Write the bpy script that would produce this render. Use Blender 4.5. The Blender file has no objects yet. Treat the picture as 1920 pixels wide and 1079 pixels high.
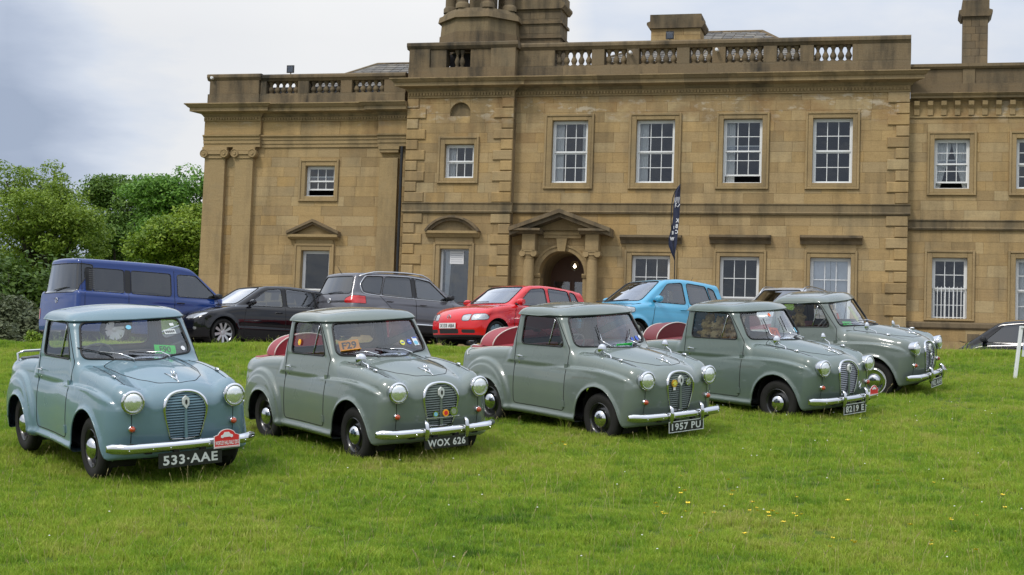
import bpy, math, random
import numpy as np
from mathutils import Vector, Matrix
random.seed(7); np.random.seed(7); rgh = random.Random(11)
PI = math.pi
SC = bpy.context.scene
COL = SC.collection
R = math.radians
# ------------------------------------------------------------------ camera
cam_d = bpy.data.cameras.new('camera'); cam = bpy.data.objects.new('camera', cam_d); COL.objects.link(cam)
FPX = 2875.4
cam_d.sensor_fit = 'HORIZONTAL'; cam_d.sensor_width = 36.0; cam_d.lens = 36.0*FPX/1920
cam_d.clip_start = 0.1; cam_d.clip_end = 4000
PITCH, ROLL = .066997, .034834
cam.matrix_world = Matrix.Rotation(PI/2+PITCH, 4, 'X') @ Matrix.Rotation(ROLL, 4, 'Z')
SC.camera = cam
# ------------------------------------------------------------------ light
SUN_EL, SUN_AZ = R(48), R(222)          # azimuth clockwise from +Y : behind the camera, to the left
world = bpy.data.worlds.new('World'); SC.world = world; world.use_nodes = True
nt = world.node_tree; nt.nodes.clear()
def N(nt, t, **kw):
    n = nt.nodes.new(t)
    for k, v in kw.items():
        if k.startswith('i_'):
            key = k[2:]; key = int(key) if key.isdigit() else key.replace('_', ' ')
            n.inputs[key].default_value = v
        else: setattr(n, k, v)
    return n
def L(nt, a, b): nt.links.new(a, b)
def mathn(nt, op, a, b=None, c=None):
    n = nt.nodes.new('ShaderNodeMath'); n.operation = op
    for i, v in enumerate((a, b, c)):
        if v is None: continue
        if isinstance(v, (int, float)): n.inputs[i].default_value = v
        else: nt.links.new(v, n.inputs[i])
    return n.outputs[0]
def mixc(nt, f, a, b, blend='MIX'):
    n = nt.nodes.new('ShaderNodeMix'); n.data_type = 'RGBA'; n.blend_type = blend
    for i, v in ((0, f), (6, a), (7, b)):
        if isinstance(v, (int, float)): n.inputs[i].default_value = v
        elif isinstance(v, (tuple, list)): n.inputs[i].default_value = (*v[:3], 1)
        else: nt.links.new(v, n.inputs[i])
    return n.outputs[2]
def ramp(nt, fac, stops, interp='LINEAR'):
    n = nt.nodes.new('ShaderNodeValToRGB'); n.color_ramp.interpolation = interp
    el = n.color_ramp.elements
    while len(el) < len(stops): el.new(0.5)
    for e, (p, c) in zip(el, stops):
        e.position = p; e.color = (*c[:3], 1) if isinstance(c, (tuple, list)) else (c, c, c, 1)
    nt.links.new(fac, n.inputs[0]); return n.outputs[0]
sky = N(nt, 'ShaderNodeTexSky', sky_type='NISHITA', sun_disc=False, sun_elevation=SUN_EL, sun_rotation=SUN_AZ)
bg_sky = N(nt, 'ShaderNodeBackground', i_Strength=0.1); L(nt, sky.outputs[0], bg_sky.inputs[0])
tc = N(nt, 'ShaderNodeTexCoord')
sep = N(nt, 'ShaderNodeSeparateXYZ'); L(nt, tc.outputs['Generated'], sep.inputs[0])
# clouds: a layer seen in perspective (direction / height)
up_ = mathn(nt, 'ADD', mathn(nt, 'MAXIMUM', sep.outputs[2], 0.0), 0.16)
cx = mathn(nt, 'DIVIDE', sep.outputs[0], up_); cy = mathn(nt, 'DIVIDE', sep.outputs[1], up_)
comb = N(nt, 'ShaderNodeCombineXYZ', i_2=3.1); L(nt, cx, comb.inputs[0]); L(nt, cy, comb.inputs[1])
n1 = N(nt, 'ShaderNodeTexNoise', i_Scale=0.62, i_Detail=5.0, i_Roughness=0.52); L(nt, comb.outputs[0], n1.inputs['Vector'])
n2 = N(nt, 'ShaderNodeTexNoise', i_Scale=1.9, i_Detail=6.0, i_Roughness=0.6); L(nt, comb.outputs[0], n2.inputs['Vector'])
nn = mathn(nt, 'ADD', mathn(nt, 'MULTIPLY', n1.outputs[0], .7), mathn(nt, 'MULTIPLY', n2.outputs[0], .3))
# brighter break in the cloud in the north, darker bank to the left of it
d1 = N(nt, 'ShaderNodeVectorMath', operation='DOT_PRODUCT'); d1.inputs[1].default_value = Vector((-.135, .970, .215)).normalized()
L(nt, tc.outputs['Generated'], d1.inputs[0])
near = mathn(nt, 'SMOOTH_MIN', mathn(nt, 'MAXIMUM', mathn(nt, 'MULTIPLY', mathn(nt, 'SUBTRACT', d1.outputs['Value'], .983), 26.0), 0.0), .26, .08)
d2 = N(nt, 'ShaderNodeVectorMath', operation='DOT_PRODUCT'); d2.inputs[1].default_value = Vector((-.33, .92, .20)).normalized()
L(nt, tc.outputs['Generated'], d2.inputs[0])
dark = mathn(nt, 'MINIMUM', mathn(nt, 'MAXIMUM', mathn(nt, 'MULTIPLY', mathn(nt, 'SUBTRACT', d2.outputs['Value'], .980), 12.0), 0.0), .14)
nn2 = mathn(nt, 'SUBTRACT', mathn(nt, 'ADD', nn, near), dark)
ccol = ramp(nt, nn2, [(.30, (.34, .40, .52)), (.41, (.46, .52, .64)), (.50, (.62, .67, .76)), (.58, (.76, .77, .79)), (.8, (.82, .82, .82))])
elev = mathn(nt, 'ADD', 1.0, mathn(nt, 'MULTIPLY', mathn(nt, 'MAXIMUM', mathn(nt, 'SUBTRACT', sep.outputs[2], .22), 0.0), 1.75))
bg_cl = N(nt, 'ShaderNodeBackground'); L(nt, ccol, bg_cl.inputs[0]); L(nt, elev, bg_cl.inputs[1])
mixs = N(nt, 'ShaderNodeMixShader', i_Fac=.93); L(nt, bg_sky.outputs[0], mixs.inputs[1]); L(nt, bg_cl.outputs[0], mixs.inputs[2])
wout = N(nt, 'ShaderNodeOutputWorld'); L(nt, mixs.outputs[0], wout.inputs[0])
sun_d = bpy.data.lights.new('sun', 'SUN'); sun_d.energy = 1.5; sun_d.angle = R(12); sun_d.color = (1, .95, .88)
sun = bpy.data.objects.new('sun', sun_d); COL.objects.link(sun)
sdir = Vector((math.sin(SUN_AZ)*math.cos(SUN_EL), math.cos(SUN_AZ)*math.cos(SUN_EL), math.sin(SUN_EL)))
sun.rotation_euler = sdir.to_track_quat('Z', 'Y').to_euler(); sun.location = (0, 0, 40)
vs = SC.view_settings; vs.view_transform = 'Standard'; vs.look = 'None'; vs.exposure = 0.16; vs.gamma = 1; vs.use_curve_mapping = False
# ------------------------------------------------------------------ helpers
def tag(o, label=None, cat=None, group=None, kind=None):
    if label: o['label'] = label
    if cat: o['category'] = cat
    if group: o['group'] = group
    if kind: o['kind'] = kind
    return o
def mkmesh(name, V, F, mats, smooth=None, mi=None, uv=None):
    me = bpy.data.meshes.new(name)
    me.from_pydata([tuple(map(float, v)) for v in V] if not isinstance(V, np.ndarray) else V.tolist(), [], F)
    if not isinstance(mats, (list, tuple)): mats = [mats]
    for m in mats: me.materials.append(m)
    if mi is not None: me.polygons.foreach_set('material_index', mi)
    if smooth is not None:
        me.polygons.foreach_set('use_smooth', [True]*len(me.polygons))
        if smooth < 180: me.set_sharp_from_angle(angle=R(smooth))
    me.update(); return me
def ob(name, me, parent=None, loc=None, rot=None, scale=None):
    o = bpy.data.objects.new(name, me); COL.objects.link(o)
    if parent is not None: o.parent = parent
    if loc is not None: o.location = loc
    if rot is not None: o.rotation_euler = rot
    if scale is not None: o.scale = scale
    return o
def empty(name, loc=(0, 0, 0), rz=0.0):
    o = bpy.data.objects.new(name, None); COL.objects.link(o); o.location = loc; o.rotation_euler = (0, 0, rz); o.empty_display_size = .2
    return o
class MB:
    def __init__(s): s.V = []; s.F = []; s.M = []; s.m = 0
    def add(s, V, F):
        b = len(s.V); s.V += [tuple(v) for v in V]; s.F += [tuple(b+i for i in f) for f in F]; s.M += [s.m]*len(F); return s
    def box(s, x0, x1, y0, y1, z0, z1):
        return s.add([(x0,y0,z0),(x1,y0,z0),(x1,y1,z0),(x0,y1,z0),(x0,y0,z1),(x1,y0,z1),(x1,y1,z1),(x0,y1,z1)],
                     [(0,3,2,1),(4,5,6,7),(0,1,5,4),(1,2,6,5),(2,3,7,6),(3,0,4,7)])
    def stone(s, x0, x1, y0, y1, z0, z1, c=.008):
        """box whose front face (y0) has chamfered edges"""
        V = [(x0,y0+c,z0),(x1,y0+c,z0),(x1,y0+c,z1),(x0,y0+c,z1),(x0+c,y0,z0+c),(x1-c,y0,z0+c),(x1-c,y0,z1-c),(x0+c,y0,z1-c),
             (x0,y1,z0),(x1,y1,z0),(x1,y1,z1),(x0,y1,z1)]
        return s.add(V, [(4,5,6,7),(0,1,5,4),(1,2,6,5),(2,3,7,6),(3,0,4,7),(8,9,1,0),(9,10,2,1),(10,11,3,2),(11,8,0,3)])
    def prism(s, pts, d0, d1, ax='y'):
        """polygon pts (u,v) extruded along axis ax"""
        n = len(pts)
        def P(u, v, d): return (u, d, v) if ax == 'y' else (d, u, v) if ax == 'x' else (u, v, d)
        V = [P(u, v, d0) for u, v in pts]+[P(u, v, d1) for u, v in pts]
        F = [tuple(range(n)), tuple(range(2*n-1, n-1, -1))]+[(i, n+i, n+(i+1) % n, (i+1) % n) for i in range(n)]
        return s.add(V, F)
    def tube(s, path, r, n=6, closed=False, cap=True):
        P = [Vector(p) for p in path]; m = len(P)
        if m < 2: return s
        rr = r if isinstance(r, (list, tuple, np.ndarray)) else [r]*m
        V = []; up = None
        for i in range(m):
            a = P[(i-1) % m] if (closed or i > 0) else P[0]; b = P[(i+1) % m] if (closed or i < m-1) else P[-1]
            t = (b-a)
            if t.length < 1e-9: t = Vector((0, 0, 1))
            t.normalize()
            if up is None:
                up = t.orthogonal().normalized()
            up = (up - t*up.dot(t))
            if up.length < 1e-6: up = t.orthogonal()
            up.normalize(); w = t.cross(up)
            for k in range(n):
                a_ = 2*PI*k/n; V.append(P[i]+(up*math.cos(a_)+w*math.sin(a_))*rr[i])
        F = []
        for i in range(m if closed else m-1):
            j = (i+1) % m
            for k in range(n): F.append((i*n+k, i*n+(k+1) % n, j*n+(k+1) % n, j*n+k))
        if not closed and cap: F += [tuple(range(n-1, -1, -1)), tuple((m-1)*n+k for k in range(n))]
        return s.add(V, F)
    def lathe(s, prof, o=(0, 0, 0), ax='z', n=16, a0=0, a1=2*PI):
        full = abs(a1-a0-2*PI) < 1e-6; m = n if full else n+1; V = []
        for r, h in prof:
            for k in range(m):
                a = a0+(a1-a0)*k/n; c, d = r*math.cos(a), r*math.sin(a)
                p = (c, d, h) if ax == 'z' else (h, c, d) if ax == 'x' else (c, h, d)
                V.append((p[0]+o[0], p[1]+o[1], p[2]+o[2]))
        F = []
        for i in range(len(prof)-1):
            for k in range(n):
                k2 = (k+1) % m; F.append((i*m+k, i*m+k2, (i+1)*m+k2, (i+1)*m+k))
        return s.add(V, F)
    def build(s, name, mats, parent=None, smooth=None, **kw):
        me = mkmesh(name, s.V, s.F, mats, smooth, s.M if any(s.M) else None)
        return ob(name, me, parent, **kw)
def ray_at(u, v, Y):
    x = (u-960)/FPX; y = (539.5-v)/FPX; c, s_ = math.cos(ROLL), math.sin(ROLL); x, y = x*c-y*s_, x*s_+y*c; c, s_ = math.cos(PITCH), math.sin(PITCH); d = Vector((x, c-y*s_, s_+y*c)); return d*(Y/d.y)
# ------------------------------------------------------------------ materials
def new_mat(name):
    m = bpy.data.materials.new(name); m.use_nodes = True; nt = m.node_tree; b = nt.nodes['Principled BSDF']
    return m, nt, b
def simple(name, col, rough=.5, metal=0.0, spec=.5, coat=0.0, noise=0.0, nscale=30, bump=0.0, emit=None):
    m, nt, b = new_mat(name)
    b.inputs['Base Color'].default_value = (*col, 1); b.inputs['Roughness'].default_value = rough
    b.inputs['Metallic'].default_value = metal; b.inputs['Specular IOR Level'].default_value = spec
    b.inputs['Coat Weight'].default_value = coat; b.inputs['Coat Roughness'].default_value = .04
    if noise or bump:
        g = N(nt, 'ShaderNodeTexCoord'); t = N(nt, 'ShaderNodeTexNoise', i_Scale=nscale, i_Detail=5.0); L(nt, g.outputs['Object'], t.inputs['Vector'])
        if noise:
            c = mixc(nt, t.outputs[0], tuple(x*(1-noise) for x in col), tuple(min(1, x*(1+noise)) for x in col)); L(nt, c, b.inputs['Base Color'])
            L(nt, mathn(nt, 'ADD', rough-.08, mathn(nt, 'MULTIPLY', t.outputs[0], .16)), b.inputs['Roughness'])
        if bump:
            bp = N(nt, 'ShaderNodeBump', i_Strength=bump, i_Distance=.01); L(nt, t.outputs[0], bp.inputs['Height']); L(nt, bp.outputs[0], b.inputs['Normal'])
    if emit: b.inputs['Emission Color'].default_value = (*col, 1); b.inputs['Emission Strength'].default_value = emit
    return m
def stone_mat(name, cols, soot=.35, streak=1.0, sootcol=(.05, .045, .035), efflo=False, lichen=.25):
    m, nt, b = new_mat(name)
    oi = N(nt, 'ShaderNodeObjectInfo'); ge = N(nt, 'ShaderNodeNewGeometry')
    r = mathn(nt, 'FRACT', mathn(nt, 'ADD', oi.outputs['Random'], mathn(nt, 'MULTIPLY', ge.outputs['Random Per Island'], 7.13)))
    k = len(cols); base = ramp(nt, r, [((i+.5)/k, c) for i, c in enumerate(cols)])
    pos = ge.outputs['Position']
    def noise(sc, det, mult=(1, 1, 1), rough=.6):
        mp = N(nt, 'ShaderNodeMapping'); mp.inputs['Scale'].default_value = mult; L(nt, pos, mp.inputs[0])
        t = N(nt, 'ShaderNodeTexNoise', i_Scale=sc, i_Detail=det, i_Roughness=rough); L(nt, mp.outputs[0], t.inputs['Vector']); return t.outputs[0]
    bed = noise(2.2, 6, (1, 1, 9)); fine = noise(26, 8); big = noise(.55, 5, (1, 1, .8)); st = noise(1.3, 5, (2.4, 2.4, .35))
    c = mixc(nt, mathn(nt, 'MULTIPLY', mathn(nt, 'SUBTRACT', bed, .3), 1.1), base, (.20, .12, .05), 'MIX')
    c = mixc(nt, .55, c, base)
    c = mixc(nt, .5, c, ramp(nt, fine, [(.25, .62), (.5, 1.0), (.8, 1.25)]), 'MULTIPLY')
    sf = ramp(nt, mathn(nt, 'ADD', mathn(nt, 'MULTIPLY', big, .5), mathn(nt, 'MULTIPLY', st, .5*streak)), [(.47, 0.0), (.66, 1.0)])
    c = mixc(nt, mathn(nt, 'MULTIPLY', sf, soot), c, sootcol)
    sz = N(nt, 'ShaderNodeSeparateXYZ'); L(nt, pos, sz.inputs[0])
    if efflo:      # pale salt bloom in the wet courses just under the cornice
        band = mathn(nt, 'MULTIPLY', ramp(nt, mathn(nt, 'DIVIDE', sz.outputs[2], 12.0), [(.72, 0.0), (.76, 1.0), (.80, 1.0), (.805, 0.0)]), ramp(nt, noise(1.6, 7, (1, 1, 2.2), .7), [(.55, 0.0), (.62, .75)]))
        c = mixc(nt, band, c, (.50, .43, .32)); wet = mathn(nt, 'MULTIPLY', ramp(nt, noise(.9, 4, (1, 1, 1.2)), [(.48, 0.0), (.62, .55)]), ramp(nt, mathn(nt, 'DIVIDE', sz.outputs[2], 12.0), [(.62, 0.0), (.78, 1.0)])); c = mixc(nt, wet, c, (.23, .13, .055))
    c = mixc(nt, mathn(nt, 'MULTIPLY', ramp(nt, noise(.8, 7, (1, 1, 1), .68), [(.52, 0.0), (.68, 1.0)]), lichen), c, (.19, .17, .115))
    L(nt, c, b.inputs['Base Color']); b.inputs['Roughness'].default_value = .9; b.inputs['Specular IOR Level'].default_value = .2
    bp = N(nt, 'ShaderNodeBump', i_Strength=.5, i_Distance=.012); L(nt, mathn(nt, 'ADD', fine, bed), bp.inputs['Height']); L(nt, bp.outputs[0], b.inputs['Normal'])
    return m
def glass_mat(name, tint=(.8, .85, .85), trans=.75, refl=1.6, rough=0.0, wav=0.0):
    """thin pane: fresnel reflection over tinted see-through"""
    m = bpy.data.materials.new(name); m.use_nodes = True; nt = m.node_tree; nt.nodes.clear()
    tr = N(nt, 'ShaderNodeBsdfTransparent'); tr.inputs[0].default_value = (*[x*trans for x in tint], 1)
    gl = N(nt, 'ShaderNodeBsdfGlossy', i_Roughness=rough); gl.inputs[0].default_value = (.95, .97, 1, 1)
    fr = N(nt, 'ShaderNodeFresnel', i_IOR=1.5)
    if wav:
        ge = N(nt, 'ShaderNodeNewGeometry'); t = N(nt, 'ShaderNodeTexNoise', i_Scale=1.7, i_Detail=2.0); L(nt, ge.outputs['Position'], t.inputs['Vector'])
        bp = N(nt, 'ShaderNodeBump', i_Strength=wav, i_Distance=.05); L(nt, t.outputs[0], bp.inputs['Height']); L(nt, bp.outputs[0], gl.inputs['Normal']); L(nt, bp.outputs[0], fr.inputs['Normal'])
    mx = N(nt, 'ShaderNodeMixShader'); L(nt, mathn(nt, 'MINIMUM', mathn(nt, 'MULTIPLY', fr.outputs[0], refl), .95), mx.inputs[0])
    L(nt, tr.outputs[0], mx.inputs[1]); L(nt, gl.outputs[0], mx.inputs[2])
    o = N(nt, 'ShaderNodeOutputMaterial'); L(nt, mx.outputs[0], o.inputs[0]); return m
M = {}
M['stone'] = stone_mat('ashlar_stone', [(.385,.27,.125), (.43,.315,.16), (.345,.24,.115), (.45,.345,.185), (.41,.275,.115), (.36,.27,.145), (.46,.32,.145), (.315,.225,.11)], .45, efflo=True)
M['trim'] = stone_mat('dressed_stone', [(.35,.255,.125), (.38,.275,.14), (.32,.235,.12)], .45)
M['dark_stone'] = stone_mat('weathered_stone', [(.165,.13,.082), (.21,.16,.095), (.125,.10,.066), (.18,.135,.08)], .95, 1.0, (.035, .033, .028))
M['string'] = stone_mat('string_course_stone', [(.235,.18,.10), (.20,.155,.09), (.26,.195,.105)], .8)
M['mortar'] = simple('mortar', (.27, .205, .12), .95, spec=.1, noise=.2, nscale=8)
M['white_paint'] = simple('white_paint', (.74, .75, .74), .45, noise=.06, nscale=12)
M['shutter'] = simple('shutter_paint', (.88, .90, .92), .5, noise=.04, nscale=6)
M['pane'] = glass_mat('window_glass', (.90, .93, .96), .93, 2.0, 0.0, .25)
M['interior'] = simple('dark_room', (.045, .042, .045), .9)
M['curtain'] = simple('net_curtain', (.85, .85, .82), .9)
M['slate'] = stone_mat('roof_slate', [(.17,.17,.165), (.22,.215,.20), (.14,.145,.15), (.25,.24,.215)], .3)
M['lead'] = simple('lead_flashing', (.30, .31, .33), .5)
M['wood'] = simple('oak_door', (.10, .045, .02), .5, noise=.3)
M['black'] = simple('black_plastic', (.012, .012, .013), .45)
M['camwhite'] = simple('white_plastic', (.7, .7, .7), .4)
# ------------------------------------------------------------------ ground
def smooth(a, b, x):
    t = np.clip((x-a)/(b-a), 0, 1); return t*t*(3-2*t)
def bumps(X, Y):
    return .035*np.sin(X*.9+1.3+.4*np.sin(Y*.7))*np.sin(Y*.8+.5)+.015*np.sin(X*2.3+Y*.6)*np.sin(Y*2.1-X*.4)
def gz(X, Y, b=True):
    X = np.asarray(X, float); Y = np.asarray(Y, float)
    Xc = np.clip(X, -25, 25)
    near = -2.3657+.0256*Xc+.10687*np.minimum(Y, 29)
    near = np.where(Y < 7, -2.3657+.0256*Xc+.10687*7-.035*(7-Y), near)
    far = np.where(Y > 29, .03*(np.minimum(Y, 55)-29), 0)
    lip = -.10*smooth(29.2, 30.2, Y)
    z = near+far+lip-.62*smooth(8, 10, X)*smooth(29.3, 32, Y)*(1-smooth(41.5, 44.5, Y))
    if b: z = z+bumps(X, Y)*(1-smooth(27, 29, Y))*.6+.05*np.exp(-((Y-28.7)/.5)**2)*(1+.6*np.sin(X*1.7)*np.sin(X*.53+1))
    return z
xs = np.concatenate([[-400, -200, -100, -60, -40], np.arange(-30, 30.01, .5), [40, 60, 100, 200, 400]])
ys = np.concatenate([[-60, -20, 0, 4], np.arange(6, 31, .25), np.arange(31, 60, 1), [70, 90, 120, 180, 300, 600]])
XX, YY = np.meshgrid(xs, ys); ZZ = gz(XX, YY)
nx = len(xs); V = np.stack([XX.ravel(), YY.ravel(), ZZ.ravel()], 1)
F = [(j*nx+i, j*nx+i+1, (j+1)*nx+i+1, (j+1)*nx+i) for j in range(len(ys)-1) for i in range(nx-1)]
m, nt, b = new_mat('lawn_soil')
ge = N(nt, 'ShaderNodeNewGeometry')
t1 = N(nt, 'ShaderNodeTexNoise', i_Scale=.6, i_Detail=6.0); L(nt, ge.outputs['Position'], t1.inputs['Vector'])
t2 = N(nt, 'ShaderNodeTexNoise', i_Scale=30.0, i_Detail=4.0); L(nt, ge.outputs['Position'], t2.inputs['Vector'])
c = mixc(nt, t1.outputs[0], (.07, .12, .018), (.10, .15, .025)); c = mixc(nt, mathn(nt, 'MULTIPLY', t2.outputs[0], .5), c, (.05, .06, .015))
L(nt, c, b.inputs['Base Color']); b.inputs['Roughness'].default_value = 1; b.inputs['Specular IOR Level'].default_value = .1
M['lawn'] = m
g = ob('lawn', mkmesh('lawn', V, F, m, 180)); tag(g, 'sloping green lawn in front of the stone hall', kind='structure')
# drive
m, nt, b = new_mat('gravel_drive')
ge = N(nt, 'ShaderNodeNewGeometry'); t1 = N(nt, 'ShaderNodeTexNoise', i_Scale=60.0, i_Detail=3.0); L(nt, ge.outputs['Position'], t1.inputs['Vector'])
L(nt, mixc(nt, t1.outputs[0], (.10, .09, .08), (.22, .20, .17)), b.inputs['Base Color']); b.inputs['Roughness'].default_value = .95
xs = np.arange(-14, 60, 1.0); ys = np.arange(30.4, 58, .8); XX, YY = np.meshgrid(xs, ys); nx = len(xs)
V = np.stack([XX.ravel(), YY.ravel(), gz(XX, YY).ravel()+.006], 1)
F = [(j*nx+i, j*nx+i+1, (j+1)*nx+i+1, (j+1)*nx+i) for j in range(len(ys)-1) for i in range(nx-1)]
g = ob('drive', mkmesh('drive', V, F, m, 180)); tag(g, 'gravel drive between the lawn and the hall', kind='structure')
# grass: tufts instanced on points
def blade_tuft(seed, nb=26, hmin=.03, hmax=.075, rad=.06, w=.0045):
    rg = random.Random(seed); mb = MB()
    for _ in range(nb):
        a = rg.uniform(0, 2*PI); r = rad*math.sqrt(rg.random()); x, y = r*math.cos(a), r*math.sin(a)
        h = rg.uniform(hmin, hmax); la = rg.uniform(0, 2*PI); lean = rg.uniform(.1, .9)*h; fa = rg.uniform(0, PI)
        dx, dy = math.cos(fa)*w*.5, math.sin(fa)*w*.5; lx, ly = math.cos(la)*lean, math.sin(la)*lean
        P = [(x-dx, y-dy, -.01), (x+dx, y+dy, -.01), (x+lx*.35+dx*.8, y+ly*.35+dy*.8, h*.6), (x+lx*.35-dx*.8, y+ly*.35-dy*.8, h*.6), (x+lx, y+ly, h*(1-.25*lean/h*.5))]
        mb.add(P, [(0, 1, 2, 3), (3, 2, 4)])
    return mb
def grass_mat():
    m, nt, b = new_mat('grass_blades')
    oi = N(nt, 'ShaderNodeObjectInfo'); ge = N(nt, 'ShaderNodeNewGeometry')
    t1 = N(nt, 'ShaderNodeTexNoise', i_Scale=.45, i_Detail=5.0, i_Roughness=.65); L(nt, ge.outputs['Position'], t1.inputs['Vector'])
    t2 = N(nt, 'ShaderNodeTexNoise', i_Scale=2.6, i_Detail=4.0, i_Roughness=.6); L(nt, ge.outputs['Position'], t2.inputs['Vector'])
    v = mathn(nt, 'ADD', mathn(nt, 'MULTIPLY', t1.outputs[0], .55), mathn(nt, 'ADD', mathn(nt, 'MULTIPLY', t2.outputs[0], .35), mathn(nt, 'MULTIPLY', oi.outputs['Random'], .14)))
    c = ramp(nt, v, [(.33, (.070, .160, .018)), (.41, (.165, .300, .026)), (.49, (.270, .405, .034)), (.59, (.365, .45, .055)), (.68, (.46, .44, .13))])
    isl = mathn(nt, 'GREATER_THAN', ge.outputs['Random Per Island'], .93)
    c = mixc(nt, mathn(nt, 'MULTIPLY', isl, .6), c, (.30, .25, .10))
    L(nt, c, b.inputs['Base Color']); b.inputs['Roughness'].default_value = .55; b.inputs['Specular IOR Level'].default_value = .25
    tl = N(nt, 'ShaderNodeBsdfTranslucent'); L(nt, c, tl.inputs[0]); mx = N(nt, 'ShaderNodeMixShader', i_Fac=.38)
    L(nt, b.outputs[0], mx.inputs[1]); L(nt, tl.outputs[0], mx.inputs[2]); L(nt, mx.outputs[0], nt.nodes['Material Output'].inputs[0])
    return m
M['grass'] = grass_mat()
def scatter(name, pts, rot, scl, idx, meshes, label):
    """points mesh with attributes; geometry nodes put one of `meshes` on every point"""
    me = bpy.data.meshes.new(name); me.from_pydata(pts.tolist(), [], [])
    for an, arr in (('rz', rot), ('sc', scl)):
        at = me.attributes.new(an, 'FLOAT', 'POINT'); at.data.foreach_set('value', arr.astype(np.float32))
    at = me.attributes.new('ix', 'INT', 'POINT'); at.data.foreach_set('value', idx.astype(np.int32))
    o = ob(name, me)
    ng = bpy.data.node_groups.new(name+'_nodes', 'GeometryNodeTree')
    ng.interface.new_socket('Geometry', in_out='INPUT', socket_type='NodeSocketGeometry'); ng.interface.new_socket('Geometry', in_out='OUTPUT', socket_type='NodeSocketGeometry')
    gi = ng.nodes.new('NodeGroupInput'); go = ng.nodes.new('NodeGroupOutput')
    join = ng.nodes.new('GeometryNodeGeometryToInstance')
    src_objs = []
    for k, msh in reversed(list(enumerate(meshes))):
        so = bpy.data.objects.new(name+'_blade_source', msh)   # not linked to the scene: only a source for the nodes
        oi = ng.nodes.new('GeometryNodeObjectInfo'); oi.inputs['Object'].default_value = so; oi.inputs['As Instance'].default_value = True
        ng.links.new(oi.outputs['Geometry'], join.inputs[0]); src_objs.append(so)
    iop = ng.nodes.new('GeometryNodeInstanceOnPoints')
    ng.links.new(gi.outputs[0], iop.inputs['Points'])
    jn = ng.nodes.new('GeometryNodeJoinGeometry')
    ng.nodes.remove(join)
    for n_ in [x for x in ng.nodes if x.bl_idname == 'GeometryNodeObjectInfo']: ng.links.new(n_.outputs['Geometry'], jn.inputs[0])
    ng.links.new(jn.outputs[0], iop.inputs['Instance']); iop.inputs['Pick Instance'].default_value = True
    def attr(nm, ty):
        a = ng.nodes.new('GeometryNodeInputNamedAttribute'); a.data_type = ty; a.inputs[0].default_value = nm
        return [s for s in a.outputs if s.enabled][0]
    ng.links.new(attr('ix', 'INT'), iop.inputs['Instance Index'])
    cb = ng.nodes.new('ShaderNodeCombineXYZ'); ng.links.new(attr('rz', 'FLOAT'), cb.inputs[2])
    ng.links.new(cb.outputs[0], iop.inputs['Rotation']); ng.links.new(attr('sc', 'FLOAT'), iop.inputs['Scale'])
    ng.links.new(iop.outputs[0], go.inputs[0])
    md = o.modifiers.new('scatter', 'NODES'); md.node_group = ng
    tag(o, label, kind='stuff'); return o
def grass():
    rg = np.random.RandomState(3)
    P = []
    for (y0, y1, dens) in ((8.2, 13, 330), (13, 18, 230), (18, 24, 150), (24, 29.4, 110)):
        w = .40*y1+1.5; n = int(dens*(y1-y0)*2*w)
        x = rg.uniform(-w, w, n); y = rg.uniform(y0, y1, n); k = np.abs(x) < .37*y+1.6; P.append(np.stack([x[k], y[k]], 1))
    # the longer unmown edge beside the drive
    n = 9000; P.append(np.stack([rg.uniform(-14, 14, n), 28.9+rg.normal(0, .25, n)], 1))
    P = np.concatenate(P); x, y = P.T
    pt = .5+.5*np.sin(x*1.1+2*np.sin(y*.5))*np.sin(y*1.3+1.7*np.sin(x*.6))
    cl = .5+.5*np.sin(x*3.7+1.5*np.sin(y*2.1))*np.sin(y*4.3+1.9*np.sin(x*1.6+1))
    cl2 = .5+.5*np.sin(x*9.1+2.2*np.sin(y*5.3+x))*np.sin(y*10.7+2.1*np.sin(x*6.1)); sc = (.55+.38*pt+.45*cl**3+.42*cl2**3+rg.uniform(-.15, .30, len(x)))
    sc *= np.where(y > 28.3, 1.45, 1.0)
    pts = np.stack([x, y, gz(x, y)-.004], 1)
    ms = []
    for s in range(8): ms.append(mkmesh('grass_tuft', *(lambda b: (b.V, b.F))(blade_tuft(s, 34, .026, .066, .065, .0052)), M['grass']))
    for s in range(2): ms.append(mkmesh('grass_tuft', *(lambda b: (b.V, b.F))(blade_tuft(50+s, 12, .05, .15, .05, .004)), M['grass']))
    idx = rg.randint(0, 8, len(x)); tall = rg.rand(len(x)) < .012; idx[tall] = rg.randint(8, 10, tall.sum())
    return scatter('grass', pts, rg.uniform(0, 2*PI, len(x)), sc, idx, ms, 'short green grass covering the lawn')
grass()
# ------------------------------------------------------------------ the hall (local x along the front, -y towards the lawn)
PSI = .24764
house = empty('country_house', (0, 50, 0), -PSI)
tag(house, 'large two storey sandstone hall with quoins, sash windows, balustraded parapet and octagonal turret', 'building')
def pl(s, o): return 12.25+(s-12.25)*(48.5-o)/48.5       # facade s measured on plane 0 -> plane o
def zl(z, o): return z*(48.5-o)/48.5
def cells(x0, x1, z0, z1, holes):
    xs = sorted({x0, x1, *[min(max(h[i], x0), x1) for h in holes for i in (0, 1)]}); zs = sorted({z0, z1, *[min(max(h[i], z0), z1) for h in holes for i in (2, 3)]})
    out = []
    for a, b in zip(xs, xs[1:]):
        col = None
        for c, d in zip(zs, zs[1:]):
            if b-a < 1e-4 or d-c < 1e-4: continue
            mx, mz = (a+b)/2, (c+d)/2
            if any(h[0] < mx < h[1] and h[2] < mz < h[3] for h in holes): col = None; continue
            if col is not None and abs(out[col][3]-c) < 1e-6: out[col][3] = d
            else: out.append([a, b, c, d]); col = len(out)-1
    return out
STONES = []                                             # every ashlar block of every wall: (area seen, wall, box)
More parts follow.
